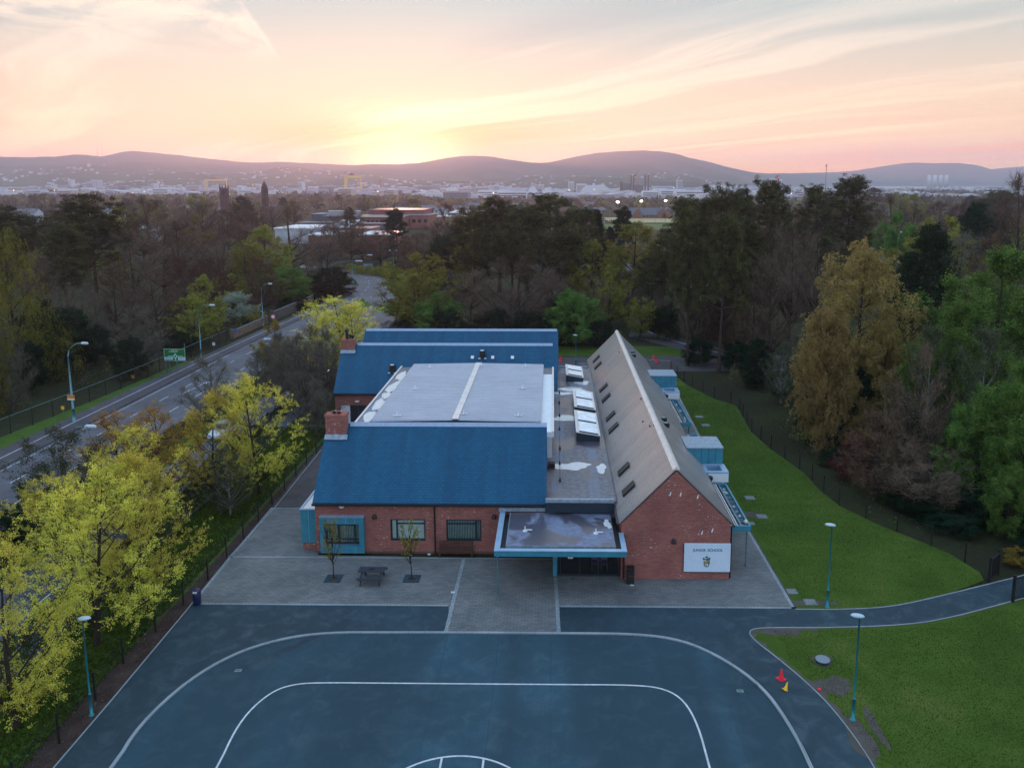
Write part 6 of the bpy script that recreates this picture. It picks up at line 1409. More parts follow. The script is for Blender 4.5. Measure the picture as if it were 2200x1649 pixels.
def gate(x0, y0, x1, y1, lab):
    t = thing('gate', (x0, y0, 0), lab, 'gate', 'path gates'); dx, dy = x1-x0, y1-y0; L_ = math.hypot(dx, dy); t.rotation_euler = (0, 0, math.atan2(dy, dx))
    for x in (0, L_): mb = MB(); mb.box(x-.07, x+.07, -.07, .07, 0, 1.75); lp(mb, 'post', M['black'], t)
    mb = MB(); mb.box(.08, L_-.08, -.025, .025, 1.45, 1.52); mb.box(.08, L_-.08, -.025, .025, .12, .19)
    for x in np.arange(.15, L_-.1, .11): mb.box(x-.012, x+.012, -.012, .012, .19, 1.45)
    lp(mb, 'gate_leaf', M['black'], t)
gate(27.75, 47.3, 28.9, 48.4, 'black barred gate standing open at the top of the path'); gate(27.9, 44.95, 29.35, 45.6, 'black barred gate panel below the path at the right edge')

# road signs
q0, q1 = gy(351, 749, 103), gy(399, 775, 103)
t = thing('road_sign', (q0[0], 103, 0), 'large green direction sign showing a roundabout with two white panels', 'road sign'); SO2 = (q0[0], 103, 0)
x0, x1, z0, z1 = q0[0], q1[0], q1[2], q0[2]; w_, h_ = x1-x0, z1-z0
mb = MB(); mb.box(x0, x1, 103, 103.05, z0, z1); mb.build('panel', M['green_sign'], t, off=SO2)
def srect(n, mat, a, b, c, d, k=1): mb = MB(); mb.box(x0+w_*a, x0+w_*b, 103-.004*k, 103-.002*k, z1-h_*d, z1-h_*c); mb.build(n, M[mat], t, off=SO2)
mb = MB()
for a, b, c, d in ((.01, .99, .01, .035), (.01, .99, .965, .99), (.01, .025, .035, .965), (.975, .99, .035, .965)): mb.box(x0+w_*a, x0+w_*b, 102.996, 102.998, z1-h_*d, z1-h_*c)
mb.build('sign_border', M['sign_line'], t, off=SO2)
srect('white_panel', 'sign_white', .03, .41, .68, .90); srect('white_panel', 'sign_white', .65, .98, .68, .94)
mb = MB(); c = (x0+w_*.53, z1-h_*.62); ring = []
for i in range(24):
    a, b = 2*math.pi*i/24, 2*math.pi*(i+1)/24; mb.prism([(c[0]+w_*.085*math.cos(a), 102.99, c[1]+h_*.17*math.sin(a)), (c[0]+w_*.085*math.cos(b), 102.99, c[1]+h_*.17*math.sin(b)), (c[0]+w_*.045*math.cos(b), 102.99, c[1]+h_*.09*math.sin(b)), (c[0]+w_*.045*math.cos(a), 102.99, c[1]+h_*.09*math.sin(a))], (0, .003, 0))
mb.box(c[0]-w_*.35, c[0]-w_*.08, 102.99, 102.993, c[1]-h_*.02, c[1]+h_*.03); mb.box(c[0]+w_*.08, c[0]+w_*.34, 102.99, 102.993, c[1]-h_*.02, c[1]+h_*.03)
mb.box(c[0]-w_*.018, c[0]+w_*.022, 102.99, 102.993, c[1]-h_*.36, c[1]-h_*.16); mb.prism([(c[0]-w_*.025, 102.99, c[1]+h_*.16), (c[0]+w_*.025, 102.99, c[1]+h_*.16), (c[0], 102.99, c[1]+h_*.33)], (0, .003, 0)); mb.build('roundabout_symbol', M['sign_line'], t, off=SO2)
mb = MB(); c = (x0+w_*.29, z1-h_*.23); mb.prism([(c[0]+.16*math.cos(a)*(1 if i % 2 == 0 else .3), 102.99, c[1]+.16*math.sin(a)*(1 if i % 2 == 0 else .3)) for i, a in enumerate(np.linspace(0, 2*math.pi, 8, endpoint=False))], (0, .003, 0)); mb.build('star_symbol', M['sign_line'], t, off=SO2)
for n_, (a, b, c_, d, m_) in enumerate(((.35, .50, .10, .15, 'sign_line'), (.53, .64, .10, .15, 'sign_line'), (.66, .76, .10, .15, 'orange_sign'), (.35, .66, .21, .26, 'sign_line'), (.08, .36, .73, .76, 'steel'), (.08, .33, .82, .85, 'steel'), (.69, .94, .73, .76, 'steel'), (.69, .92, .84, .87, 'steel'))): srect('text_line', m_, a, b, c_, d, 3)
for a in (.04, .24, .55, .97):
    mb = MB(); mb.tube([(x0+w_*a, 103.1, 0), (x0+w_*a, 103.1, z1+(.75 if a > .9 else -.1))], .05, 7); mb.build('post', M['galv'], t, off=SO2)
def small_sign(px, py_base, ptop, lab, mat, shape='round', s=.32, Y=None):
    q = g(px, py_base); h = gy(px, ptop, q[1])[2]; t = thing('road_sign', (q[0], q[1], 0), lab, 'road sign', 'small road signs')
    mb = MB(); mb.tube([(0, 0, 0), (0, 0, h)], .04, 7); lp(mb, 'post', M['galv'], t); mb = MB()
    if shape == 'round':
        mb.tube([(0, -.07, h-s), (0, -.045, h-s)], s, 20); lp(mb, 'face', M[mat], t); mb = MB(); mb.tube([(0, -.08, h-s), (0, -.072, h-s)], s*.72, 20); lp(mb, 'face_disc', M['white'], t)
    else: mb.box(-s, s, -.07, -.045, h-2*s*1.1, h); lp(mb, 'face', M[mat], t)
    return t
small_sign(588, 700, 675, 'round red rimmed sign on the footway by the gateway', 'cone_red', 'round', .42); small_sign(506, 727, 706, 'small blue sign at the end of the roadside fence', 'blue_sign', 'rect', .30)
small_sign(460, 748, 735, 'small white notice on the roadside fence', 'white', 'rect', .22); small_sign(724, 655, 641, 'small white marker on the grass island at the bend', 'white', 'rect', .18)
small_sign(137, 893, 872, 'small yellow marker post on the left verge', 'cone_yellow', 'rect', .17); small_sign(286, 815, 804, 'small yellow marker on the roadside fence', 'cone_yellow', 'rect', .22)
q = g(797, 668); t = thing('traffic_bollard', (q[0], q[1], 0), 'lit yellow bollard on the island tip at the road bend', 'bollard'); mb = MB(); mb.box(-.25, .25, -.15, .15, 0, .95); lp(mb, 'body', M['cone_yellow'], t, bevel=.05); mb = MB(); mb.box(-.2, .2, -.165, -.152, .45, .85); lp(mb, 'face', M['white'], t)
q = gy(791, 574, 222); t = thing('road_sign', (q[0], 222, 0), 'pale blue direction sign beyond the road bend', 'road sign', 'small road signs'); mb = MB(); mb.box(-1.35, 1.35, 0, .06, q[2]-1.0, q[2]+1.0); lp(mb, 'panel', plain('sign_faded_blue', (.13, .24, .48), .5), t)
mb = MB(); [mb.box(-1.2, 1.2, -.012, -.004, q[2]-.75+i*.42, q[2]-.69+i*.42) for i in range(4)]; lp(mb, 'text_line', M['sign_white'], t)
for x in (-1.1, 1.1): mb = MB(); mb.box(x-.05, x+.05, .07, .15, 0, q[2]); lp(mb, 'post', M['galv'], t)

# roadside walls and hedges at the bend
def wall_run(name, pts, h, mat, lab, th=.3, cap='concrete', piers=True):
    t = thing(name, (pts[0][0], pts[0][1], 0), lab, 'wall'); o = (pts[0][0], pts[0][1], 0)
    mb = MB(); mb.kerb(pts, th, -.02, h); mb.build('wall', mat, t, off=o); mb = MB(); mb.kerb(pts, th+.08, h+.001, h+.08); mb.build('coping', M[cap], t, off=o)
    if piers:
        for p in (pts[0], pts[-1]): mb = MB(); mb.box(p[0]-.3, p[0]+.3, p[1]-.3, p[1]+.3, 0, h+.35); mb.build('pier', mat, t, off=o)
wall_run('garden_wall', [(-52.4, 126.5), (-52.0, 140.5)], 1.2, plain('sandstone_wall', (.20, .13, .09), .9, 0, .3, 1.5), 'stone roadside wall with piers under the yellow bush'); wall_run('garden_wall', [(-51.8, 143.5), (-51.0, 165)], 1.6, plain('stone_wall', (.11, .085, .08), .9, 0, .3, 1.5), 'grey roadside wall under the bright green tree')
wall_run('garden_wall', [(-50.6, 181), (-52.0, 190), (-55.5, 203)], 1.5, M['brick_far'], 'low red brick wall at the road bend')
hedge('hedge', [(-58, 224), (-50, 218), (-42, 212)], 3.0, 2.2, M['spring'], 'clipped hedge on the outside of the road bend', 6, 9000, .3)
hedge('hedge', [(-47, 232), (-36, 222), (-30, 214)], 3.0, 2.5, M['dark'], 'dark hedge behind the far double lamp', 7, 7000, .3)

# cars
CARB = plain('car_white', (.62, .66, .72), .25, 0, .04, 1, .8); CARS = plain('car_silver', (.10, .20, .26), .25, .3, .05, 1, .8); CARD = plain('car_dark', (.03, .03, .04), .25, 0, .05, 1, .8)
HEADL = emit('headlight_glow', (1.0, .62, .36), 3.0); HEADW = emit('headlight_white', (.75, .9, 1.0), 1.2); TAXI = emit('roof_sign_glow', (1.0, .35, .05), 2.0)
def car(x, y, rz, body, lab, lights=None, roofsign=False):
    t = thing('car', (x, y, .01), lab, 'car', 'cars on the road', rz)          # nose towards -y
    prof = [(-2.1, .32), (-2.12, .62), (-1.95, .76), (-1.1, .90), (-.45, 1.36), (.95, 1.42), (1.75, 1.0), (2.1, .92), (2.15, .40), (2.05, .30)]
    mb = MB(); n = len(prof); V = []
    for sx, f in ((-.86, 1), (.86, 1)): V += [(sx*(.86 if z > 1.1 else 1), y_, z) for y_, z in prof]
    mb.add(V, [tuple(range(n)), tuple(range(n, 2*n))[::-1]] + [(i, n+i, n+(i+1) % n, (i+1) % n) for i in range(n)]); lp(mb, 'body', body, t, bevel=.05)
    mb = MB(); mb.prism([(-.66, -1.06, .96), (.66, -1.06, .96), (.62, -.50, 1.355), (-.62, -.50, 1.355)], (0, -.03, .02)); lp(mb, 'windscreen', M['glass'], t)
    for sx in (-1, 1):
        mb = MB(); mb.prism([(sx*.85, -.85, .98), (sx*.77, -.42, 1.30), (sx*.77, .92, 1.34), (sx*.85, 1.45, 1.0)], (sx*.02, 0, 0)); lp(mb, 'side_window', M['glass'], t)
        for yy in (-1.3, 1.3):
            mb = MB(); mb.tube([(sx*.70, yy, .31), (sx*.885, yy, .31)], .31, 16); w = lp(mb, 'wheel', M['black'], t); mb = MB(); mb.tube([(sx*.886, yy, .31), (sx*.90, yy, .31)], .18, 12); lp(mb, 'hubcap', M['galv'], w)
        mb = MB(); mb.tube([(sx*.62, -2.09, .62), (sx*.62, -2.15, .62)], .13, 10); lp(mb, 'headlight', lights or M['lampglass'], t)
        mb = MB(); mb.box(sx*.62-.16, sx*.62+.16, 2.12, 2.17, .68, .82); lp(mb, 'tail_light', M['cone_red'], t)
    mb = MB(); mb.prism([(-.6, 1.70, 1.06), (.6, 1.70, 1.06), (.58, 1.0, 1.42), (-.58, 1.0, 1.42)], (0, .02, .03)); lp(mb, 'rear_window', M['glass'], t)
    if roofsign: mb = MB(); mb.box(-.35, .35, -.05, .1, 1.45, 1.6); lp(mb, 'roof_sign', TAXI, t)
car(-33.0, 76.3, 0.02, CARB, 'white car partly hidden behind the ivy clad maple'); car(-32.9, 104.5, 0.03, CARD, 'dark car with glowing headlights seen through the bare shrubs', HEADL, True); car(-30.4, 104.0, 0.03, CARS, 'blue grey car with pale lights right of the glowing one', HEADW)

# ---------------------------------------------------------------- buildings beyond
LASTH = [None]
def house(px0, px1, Y, eave_px, ridge_px, lab, wall='render_white', roof='slate_far', depth=9, name='house', group='houses beyond the trees', gabl=True, hip=False, rz=0.0, win=3, chim=True, cat='house'):
    a, b = gy(px0, eave_px, Y), gy(px1, eave_px, Y); w = b[0]-a[0]; ez = max(a[2], 2.2); rz_ = max(gy(px0, ridge_px, Y + depth/2)[2], ez + 1.2); cx = (a[0]+b[0])/2
    t = thing(name, (cx, Y, 0), lab, cat, group, rz); LASTH[0] = t; mb = MB(); mb.box(-w/2, w/2, 0, depth, 0, ez)
    if gabl and not hip: mb.prism([(-w/2+.01, 0, ez), (-w/2+.01, depth/2, rz_-.1), (-w/2+.01, depth, ez)], (w-.02, 0, 0))
    lp(mb, 'wall', M[wall], t)
    mb = MB(); e = .35
    if hip: mb.add([(-w/2-e, -e, ez), (w/2+e, -e, ez), (w/2+e, depth+e, ez), (-w/2-e, depth+e, ez), (-w*.12, depth/2, rz_), (w*.12, depth/2, rz_)], [(0, 1, 5, 4), (1, 2, 5), (2, 3, 4, 5), (3, 0, 4), (3, 2, 1, 0)])
    else:
        mb.prism([(-w/2-e, -e, ez-.15), (-w/2-e, depth/2, rz_), (-w/2-e, depth/2, rz_+.2), (-w/2-e, -e, ez+.05)], (w+2*e, 0, 0)); mb.prism([(-w/2-e, depth+e, ez-.15), (-w/2-e, depth+e, ez+.05), (-w/2-e, depth/2+.01, rz_+.2), (-w/2-e, depth/2+.01, rz_)], (w+2*e, 0, 0))
    r = lp(mb, 'roof', M[roof], t)
    if chim:
        for x in (-w*.3, w*.32): mb = MB(); mb.box(x-.45, x+.45, depth*.42, depth*.58, rz_-.6, rz_+1.1); lp(mb, 'chimney', M['brick_far'], r)
    for i in range(win):
        x = -w/2 + w*(i+.5)/win
        for z in ((1.0, 3.6) if ez > 4.6 else (1.0,)): mb = MB(); mb.box(x-.6, x+.6, -.05, -.01, z, z+1.2); lp(mb, 'window', M['glass'], t)
    return t
house(82, 118, 395, 497, 481, 'white house with a blue grey roof between the left pines', rz=.25); house(106, 142, 370, 503, 489, 'second white house partly behind the first pine', rz=-.2)
house(14, 48, 520, 458, 449, 'pale roofed house at the far left', win=2); house(50, 74, 520, 457, 448, 'pale roofed house second from the far left', win=2)
house(325, 385, 385, 503, 489, 'white house with a long slate roof left of the reddish trees', rz=-.12, win=4); house(352, 388, 372, 505, 487, 'gabled house front with white bargeboards', rz=.5, wall='brick_far', win=2)
house(272, 298, 440, 487, 477, 'small pale house right of the tallest pine', win=2); house(270, 330, 340, 530, 518, 'low house with a lilac grey roof among bare trees', rz=.1); house(222, 236, 520, 452, 442, 'tiny pale roofed house above the pines', win=1)
house(1345, 1418, 205, 590, 566, 'long low house with grey tiled roof beyond the east wing', depth=12, win=5); house(1372, 1412, 222, 570, 545, 'hipped roof house with a pale gable beside the golden green tree', hip=True, win=2, chim=False); house(1388, 1412, 204, 586, 566, 'white gabled porch of the hipped roof house', wall='white', depth=7, win=1, chim=False, rz=.3)
house(1505, 1560, 170, 590, 566, 'blue grey roof glimpsed between the right pines', depth=12, chim=False); house(1895, 1935, 190, 560, 532, 'blue roofed house glimpsed above the golden birch', depth=10, wall='tan'); house(1590, 1612, 330, 476, 462, 'steep white gabled house between two pines', rz=.6, win=1)
house(1660, 1690, 420, 478, 470, 'grey house behind the middle pine of the right wood', win=2)
# brick terrace by the floodlit pitch
T0 = house(1335, 1440, 585, 462, 447, 'long red brick terrace with gables behind the floodlit pitch', wall='brick_far', depth=10, win=14, chim=False)
for px in (1346, 1370, 1422, 1434):
    q = gy(px, 462, 585); mb = MB(); X = q[0] - T0.location[0]; ez = q[2]; mb.prism([(X-3.2, -.5, 0), (X+3.2, -.5, 0), (X+3.2, -.5, ez), (X, -.5, ez+5), (X-3.2, -.5, ez)], (0, 4, 0)); b_ = lp(mb, 'gable', M['brick_far'], T0)
    mb = MB(); mb.prism([(X-3.6, -.7, ez-.2), (X, -.7, ez+5.1), (X, -.7, ez+5.5), (X-3.6, -.7, ez+.2)], (0, 5, 0)); mb.prism([(X+3.6, -.7, ez-.2), (X+3.6, -.7, ez+.2), (X+.01, -.7, ez+5.5), (X+.01, -.7, ez+5.1)], (0, 5, 0)); lp(mb, 'gable_roof', M['slate_far'], b_)
house(1450, 1476, 590, 462, 450, 'grey roofed terrace end with a white gable by the rightmost floodlight', win=3); house(1236, 1300, 700, 454, 446, 'low dark terrace of houses left of the first floodlight', win=8, wall='brick_far')
# sports ground
sheet('pitch', [(-6, 440), (105, 440), (118, 505), (-10, 500)], .02, M['pitch']); sheet('pitch', [(38, 520), (150, 520), (160, 600), (38, 600)], .03, M['pitch_yellow'])
FL = emit('floodlight_glow', (1.0, .60, .34), 26.0); FLW = emit('floodlight_white', (1.0, .72, .50), 16.0)
for i, (px, py, r_, m_) in enumerate(((1327, 434, .95, FL), (1378, 432, .85, FLW), (1430, 431, .85, FLW), (1482, 432, .65, FLW))):
    q = gy(px, py, 500); t = thing('floodlight', (q[0], 500, 0), ['brightest lit floodlight mast, left of the row', 'second lit floodlight mast from the left', 'third lit floodlight mast from the left', 'last lit floodlight mast, beside the right pines'][i], 'floodlight', 'floodlight masts at the sports pitch')
    mb = MB(); mb.tube([(0, 0, 0), (0, 0, q[2])], [.16, .08], 6); lp(mb, 'post', M['galv'], t); mb = MB(); mb.lathe((0, -.1, q[2]), [(.05, -r_*.7), (r_*.8, -r_*.3), (r_, 0), (r_*.8, r_*.3), (.05, r_*.7)], 10); lp(mb, 'lamp', m_, t, True)
for i, px in enumerate((1293, 1310, 1360, 1408, 1455)):
    q = gy(px, 452, 505); t = thing('fence_mast', (q[0], 505, 0), 'thin unlit mast beside the pitch, %s of five' % ('first', 'second', 'third', 'fourth', 'fifth')[i], 'mast', 'thin masts at the pitch'); mb = MB(); mb.tube([(0, 0, 0), (0, 0, max(q[2], 7))], .10, 5); mb.box(-.5, .5, -.1, .1, max(q[2], 7), max(q[2], 7)+.25); lp(mb, 'post', M['galv'], t)
q = g(1310, 480); t = thing('goal', (q[0], q[1], 0), 'white football goal on the green pitch', 'goal'); mb = MB(); mb.tube([(-3.6, 0, 0), (-3.6, 0, 2.4), (3.6, 0, 2.4), (3.6, 0, 0)], .12, 6); lp(mb, 'goal_frame', M['white'], t)
# school halls in the middle distance
def hall_block(px0, px1, Y, top_px, lab, wall, roof, depth=25, slope=0.0, group='halls in the middle distance', trim=None, win=0, base=0, name='hall'):
    a, b = gy(px0, top_px, Y), gy(px1, top_px, Y); w = b[0]-a[0]; h = a[2]; cx = (a[0]+b[0])/2; t = thing(name, (cx, Y, 0), lab, 'building', group)
    mb = MB(); mb.prism([(-w/2, 0, 0), (w/2, 0, 0), (w/2, 0, h), (-w/2, 0, h+slope)], (0, depth, 0)); lp(mb, 'wall', M[wall], t)
    mb = MB(); mb.prism([(-w/2-.4, -.4, h+slope+.02), (w/2+.4, -.4, h+.02), (w/2+.4, -.4, h+.45), (-w/2-.4, -.4, h+slope+.45)], (0, depth+.8, 0)); lp(mb, 'roof', M[roof], t)
    for i in range(win): x = -w/2 + w*(i+.5)/win; mb = MB(); mb.box(x-w/win*.3, x+w/win*.3, -.08, -.02, h*.45, h*.72); lp(mb, 'window', M['glass'], t)
    if trim: mb = MB(); mb.box(-w/2-.45, w/2+.45, -.5, -.41, h-.1, h+.5); lp(mb, 'fascia', M[trim], t)
    return t
hall_block(590, 672, 335, 492, 'pale flat roofed block behind the large oak', 'render_white', 'white', 30); hall_block(662, 716, 318, 506, 'brick block with a pale flat roof in the middle distance', 'brick_far', 'white', 26)
t = hall_block(712, 795, 345, 493, 'tan hall with a bright pitched roof in the middle distance', 'tan', 'slate_far', 20)
mb = MB(); w = 83*345*1.02/F; mb.prism([(-w/2-.2, -.5, 6.2), (-w/2+9, -.5, 6.2), (-w/2+11, 8, 9.0), (-w/2+2, 8, 9.0)], (0, 0, .3)); lp(mb, 'bright_roof', M['white'], t)
hall_block(772, 842, 322, 505, 'brick block with a white edged roof beside the dark red conifer', 'brick_far', 'white', 22)
t = hall_block(690, 760, 425, 466, 'dark slate hall with a bright ridge in the middle distance', 'slate_far', 'slate_far', 18, win=0); mb = MB(); w = 70*425*1.02/F; z = gy(700, 454, 440)[2]; mb.prism([(-w/2, 0, z-4), (-w/2, 15, z), (-w/2, 15.5, z), (-w/2, 15.5, z-5)], (w, 0, 0)); rr_ = lp(mb, 'upper_roof', M['slate_far'], t); mb = MB(); mb.box(-w/2, w/2, 14.8, 15.6, z+.01, z+.5); lp(mb, 'ridge_cap', M['cream_cap'], rr_)
hall_block(670, 694, 430, 461, 'small block with a green roof left of the slate hall', 'slate_far', 'teal', 14); hall_block(640, 770, 405, 480, 'low dark block in front of the slate hall', 'slate_far', 'slate_far', 14)
t = hall_block(858, 920, 455, 464, 'red building with a dark roof and tall windows', 'brick', 'slate_far', 30, win=5); t = hall_block(760, 868, 440, 466, 'long low range with a grey roof and pale edge', 'brick_far', 'slate_far', 22, trim='cream_cap', win=12); hall_block(795, 910, 470, 452, 'upper dark roofed range behind the red building', 'brick', 'slate_far', 30); hall_block(770, 850, 402, 482, 'low grey shed in front of the long range', 'slate_far', 'slate_far', 12)
hall_block(964, 1038, 520, 458, 'flat white roofed building left of the pine clump', 'brick_far', 'white', 45); hall_block(940, 1000, 500, 466, 'low grey block with a white edged roof by the pine clump', 'tan', 'white', 24)
for i, (px0, px1, Y, yt) in enumerate(((885, 915, 560, 452), (930, 955, 600, 446), (845, 870, 640, 444), (905, 935, 680, 441), (975, 1005, 700, 442), (1040, 1075, 640, 444), (1000, 1030, 800, 436), (1090, 1130, 760, 438), (1150, 1190, 820, 436), (560, 590, 700, 440), (460, 490, 640, 446), (395, 420, 720, 442), (300, 325, 640, 447), (230, 255, 560, 456), (150, 180, 600, 452), (100, 128, 640, 448), (180, 210, 760, 440), (20, 50, 700, 444), (60, 85, 850, 436), (1880, 1910, 640, 448), (2030, 2060, 560, 455), (2130, 2150, 640, 449), (1250, 1275, 900, 434))):
    house(px0, px1, Y, yt+6, yt, 'small suburban house %s, %s' % (near_lm(px0), 'nearer' if Y < 650 else 'farther'), wall=('brick_far', 'render_white', 'tan')[i % 3], win=2, rz=((i*37) % 9 - 4)*.12, group='small suburban houses')
    REG.append((LASTH[0], LASTH[0]['label'], px0))
# churches
q = gy(569, 420, 560); t = thing('church', (q[0], 560, 0), 'dark pointed church tower rising over the trees', 'church tower'); zt_ = gy(569, 388, 560)[2]; ze_ = gy(569, 404, 560)[2]
mb = MB(); mb.lathe((0, 0, 0), [(2.6, 0), (2.5, ze_*.6), (2.2, ze_)], 8); lp(mb, 'tower', M['church'], t); mb = MB(); mb.lathe((0, 0, ze_), [(2.5, 0), (2.4, .4), (.05, zt_-ze_)], 8); lp(mb, 'spire', M['church'], t)
for a in range(4): mb = MB(); an = a*math.pi/2+.4; mb.obox((2.2*math.cos(an), 2.2*math.sin(an), ze_-2.2), (.15, .35, 1.0), an); lp(mb, 'belfry_opening', M['black'], t)
mb = MB(); mb.box(-5, 5, 3, 22, 0, 9); lp(mb, 'nave', M['church'], t)
q = gy(482, 420, 620); t = thing('church', (q[0], 620, 0), 'battlemented church tower with four pinnacles before the left gantry crane', 'church tower'); zt_ = gy(482, 405, 620)[2]
mb = MB(); mb.box(-2.6, 2.6, -2.6, 2.6, 0, zt_); lp(mb, 'tower', M['church'], t)
for sx in (-1, 1):
    for sy_ in (-1, 1): mb = MB(); mb.lathe((sx*2.3, sy_*2.3, zt_-3), [(.55, 0), (.5, 4.2), (.04, 6.5)], 6); lp(mb, 'pinnacle', M['church'], t)
mb = MB(); [mb.box(-1.9+i*1.3, -1.2+i*1.3, -2.62, -2.2, zt_+.01, zt_+.9) for i in range(3)]; lp(mb, 'battlement', M['church'], t); mb = MB(); mb.box(-.7, .7, -2.7, -2.61, zt_-5, zt_-1.5); lp(mb, 'belfry_opening', M['black'], t); mb = MB(); mb.box(-5, 5, 3, 24, 0, 9); lp(mb, 'nave', M['church'], t)
# shipyard gantry cranes
def gantry(px0, px1, Y, ytop, lab, yaw=0.0, thick=1.0):
    a, b = gy(px0, ytop, Y), gy(px1, ytop, Y); w = b[0]-a[0]; h = a[2]; cx = (a[0]+b[0])/2; t = thing('gantry_crane', (cx, Y, 0), lab, 'gantry crane', 'shipyard gantry cranes', yaw); s_ = thick
    mb = MB(); mb.box(-w/2-2*s_, w/2+1*s_, -2.5*s_, 2.5*s_, h-5.5*s_, h); lp(mb, 'beam', M['crane'], t)
    mb = MB(); mb.prism([(-w/2-2.5*s_, -2, 0), (-w/2+1.5*s_, -2, 0), (-w/2+4.5*s_, -2, h-5.5*s_), (-w/2-2*s_, -2, h-5.5*s_)], (0, 4, 0)); lp(mb, 'leg', M['crane'], t)
    for sy_ in (-1, 1): mb = MB(); mb.tube([(w/2-1, sy_*7*s_, 0), (w/2-1, sy_*1, h-5.5*s_)], .9*s_, 6); lp(mb, 'leg', M['crane'], t)
    mb = MB(); mb.box(-w*.28, w*.06, -3, 3, h+.1, h+3.2*s_); mb.box(-w*.2, -w*.02, -3, 3, h+3.2*s_, h+5*s_); lp(mb, 'trolley', M['crane_red'], t)
    mb = MB(); mb.tube([(-w/2+1, 0, h), (-w/2+1, 0, h+6*s_)], .5, 5); mb.tube([(-w/2-3, 0, h+6*s_), (-w/2+6, 0, h+6.5*s_)], .7, 5); lp(mb, 'jib', M['crane_red'], t); return t
gantry(441, 487, 2500, 385, 'yellow shipyard gantry crane on the left behind the battlemented church', 0, 1.0); gantry(742, 775, 2000, 377, 'yellow shipyard gantry crane nearer the sunset seen at an angle', .5, 1.15)
def tower_crane(px, Y, ytop, jib, lab, mat='crane_red', tilt=0.0):
    q = gy(px, ytop, Y); t = thing('tower_crane', (q[0], Y, 0), lab, 'crane', 'cranes in the port'); h = q[2]; mb = MB(); mb.tube([(0, 0, 0), (0, 0, h)], .9, 4); lp(mb, 'mast', M[mat], t)
    mb = MB(); mb.tube([(-jib*.3, 0, h-1-tilt*.3*jib), (jib, 0, h-1+tilt*jib)], .9, 4); lp(mb, 'jib', M[mat], t); mb = MB(); mb.box(-jib*.3-2, -jib*.3+2, -1, 1, h-5-tilt*.3*jib, h-1-tilt*.3*jib); lp(mb, 'counterweight', M[mat], t)
tower_crane(681, 2400, 397, 26, 'long armed red port crane left of the right gantry'); tower_crane(817, 2600, 388, 6, 'thin crane right of the right gantry', tilt=1.0); tower_crane(544, 2500, 395, 12, 'pale yellow crane left of the pointed church', 'crane')
tower_crane(1367, 2300, 372, 9, 'luffing crane above the power station chimneys', tilt=1.1); tower_crane(1456, 2400, 384, 6, 'slim yellow port crane right of the power station', 'crane', 1.5); tower_crane(1776, 2200, 353, 2, 'tall slender red mast on the right behind the pines', tilt=1.0); tower_crane(1265, 2400, 388, 5, 'slim dark crane by the moored cruise ship', tilt=1.2); tower_crane(1007, 2500, 390, 4, 'thin crane under the hill mast', tilt=1.5)
# power station
q0 = gy(1332, 412, 2300)[0]; t = thing('power_station', (q0+40, 2300, 0), 'hazy power station with a grey boiler house', 'power station'); P0 = gy(1332, 390, 2300)
mb = MB(); mb.box(-40, -33, -8, 8, 0, gy(1332, 390, 2300)[2]); lp(mb, 'stair_tower', M['church'], t); mb = MB(); mb.box(-33, -8, -10, 15, 0, gy(1340, 394, 2300)[2]); lp(mb, 'boiler_house', M['slate_far'], t); mb = MB(); mb.box(-4, 26, -10, 15, 0, gy(1370, 397, 2300)[2]); lp(mb, 'turbine_hall', M['slate_far'], t)
for i, px in enumerate((1356, 1362, 1386.5, 1393)):
    q = gy(px, 377, 2260); t = thing('chimney_stack', (q[0], 2260, 0), 'dark power station chimney, %s of four' % ('first from the left', 'second from the left', 'third from the left', 'rightmost')[i], 'chimney', 'power station chimneys'); mb = MB(); mb.tube([(0, 0, 0), (0, 0, q[2])], [2.2, 1.7], 10); lp(mb, 'stack', M['church'], t)
    mb = MB(); mb.tube([(0, 0, q[2]), (0, 0, q[2]+1.2)], 2.0, 10); lp(mb, 'rim', M['black'], t)
q = gy(1672.5, 386, 1900); t = thing('control_tower', (q[0], 1900, 0), 'dark control tower with a red lamp on top', 'tower'); mb = MB(); mb.tube([(0, 0, 0), (0, 0, q[2])], 1.5, 8); lp(mb, 'shaft', M['church'], t); mb = MB(); mb.lathe((0, 0, q[2]), [(2, 0), (3, 1), (3, 3), (1, 4)], 10); lp(mb, 'cabin', M['church'], t); mb = MB(); mb.lathe((0, 0, q[2]+4.1), [(.6, 0), (1.2, .9), (.5, 1.8)], 8); lp(mb, 'beacon', emit('red_beacon', (1, .05, .08), 6), t)
for i, px in enumerate((1997, 2009.5, 2022, 2034)):
    q = gy(px, 376, 4400); t = thing('storage_silo', (q[0], 4400, 0), 'pale storage silo on the shore, %s of four' % ('leftmost', 'second', 'third', 'rightmost')[i], 'silo', 'storage silos on the shore'); mb = MB(); mb.lathe((0, 0, 0), [(9, 0), (9, q[2]-3), (6, q[2]-.6), (.5, q[2])], 16); lp(mb, 'drum', M['white'], t, True)
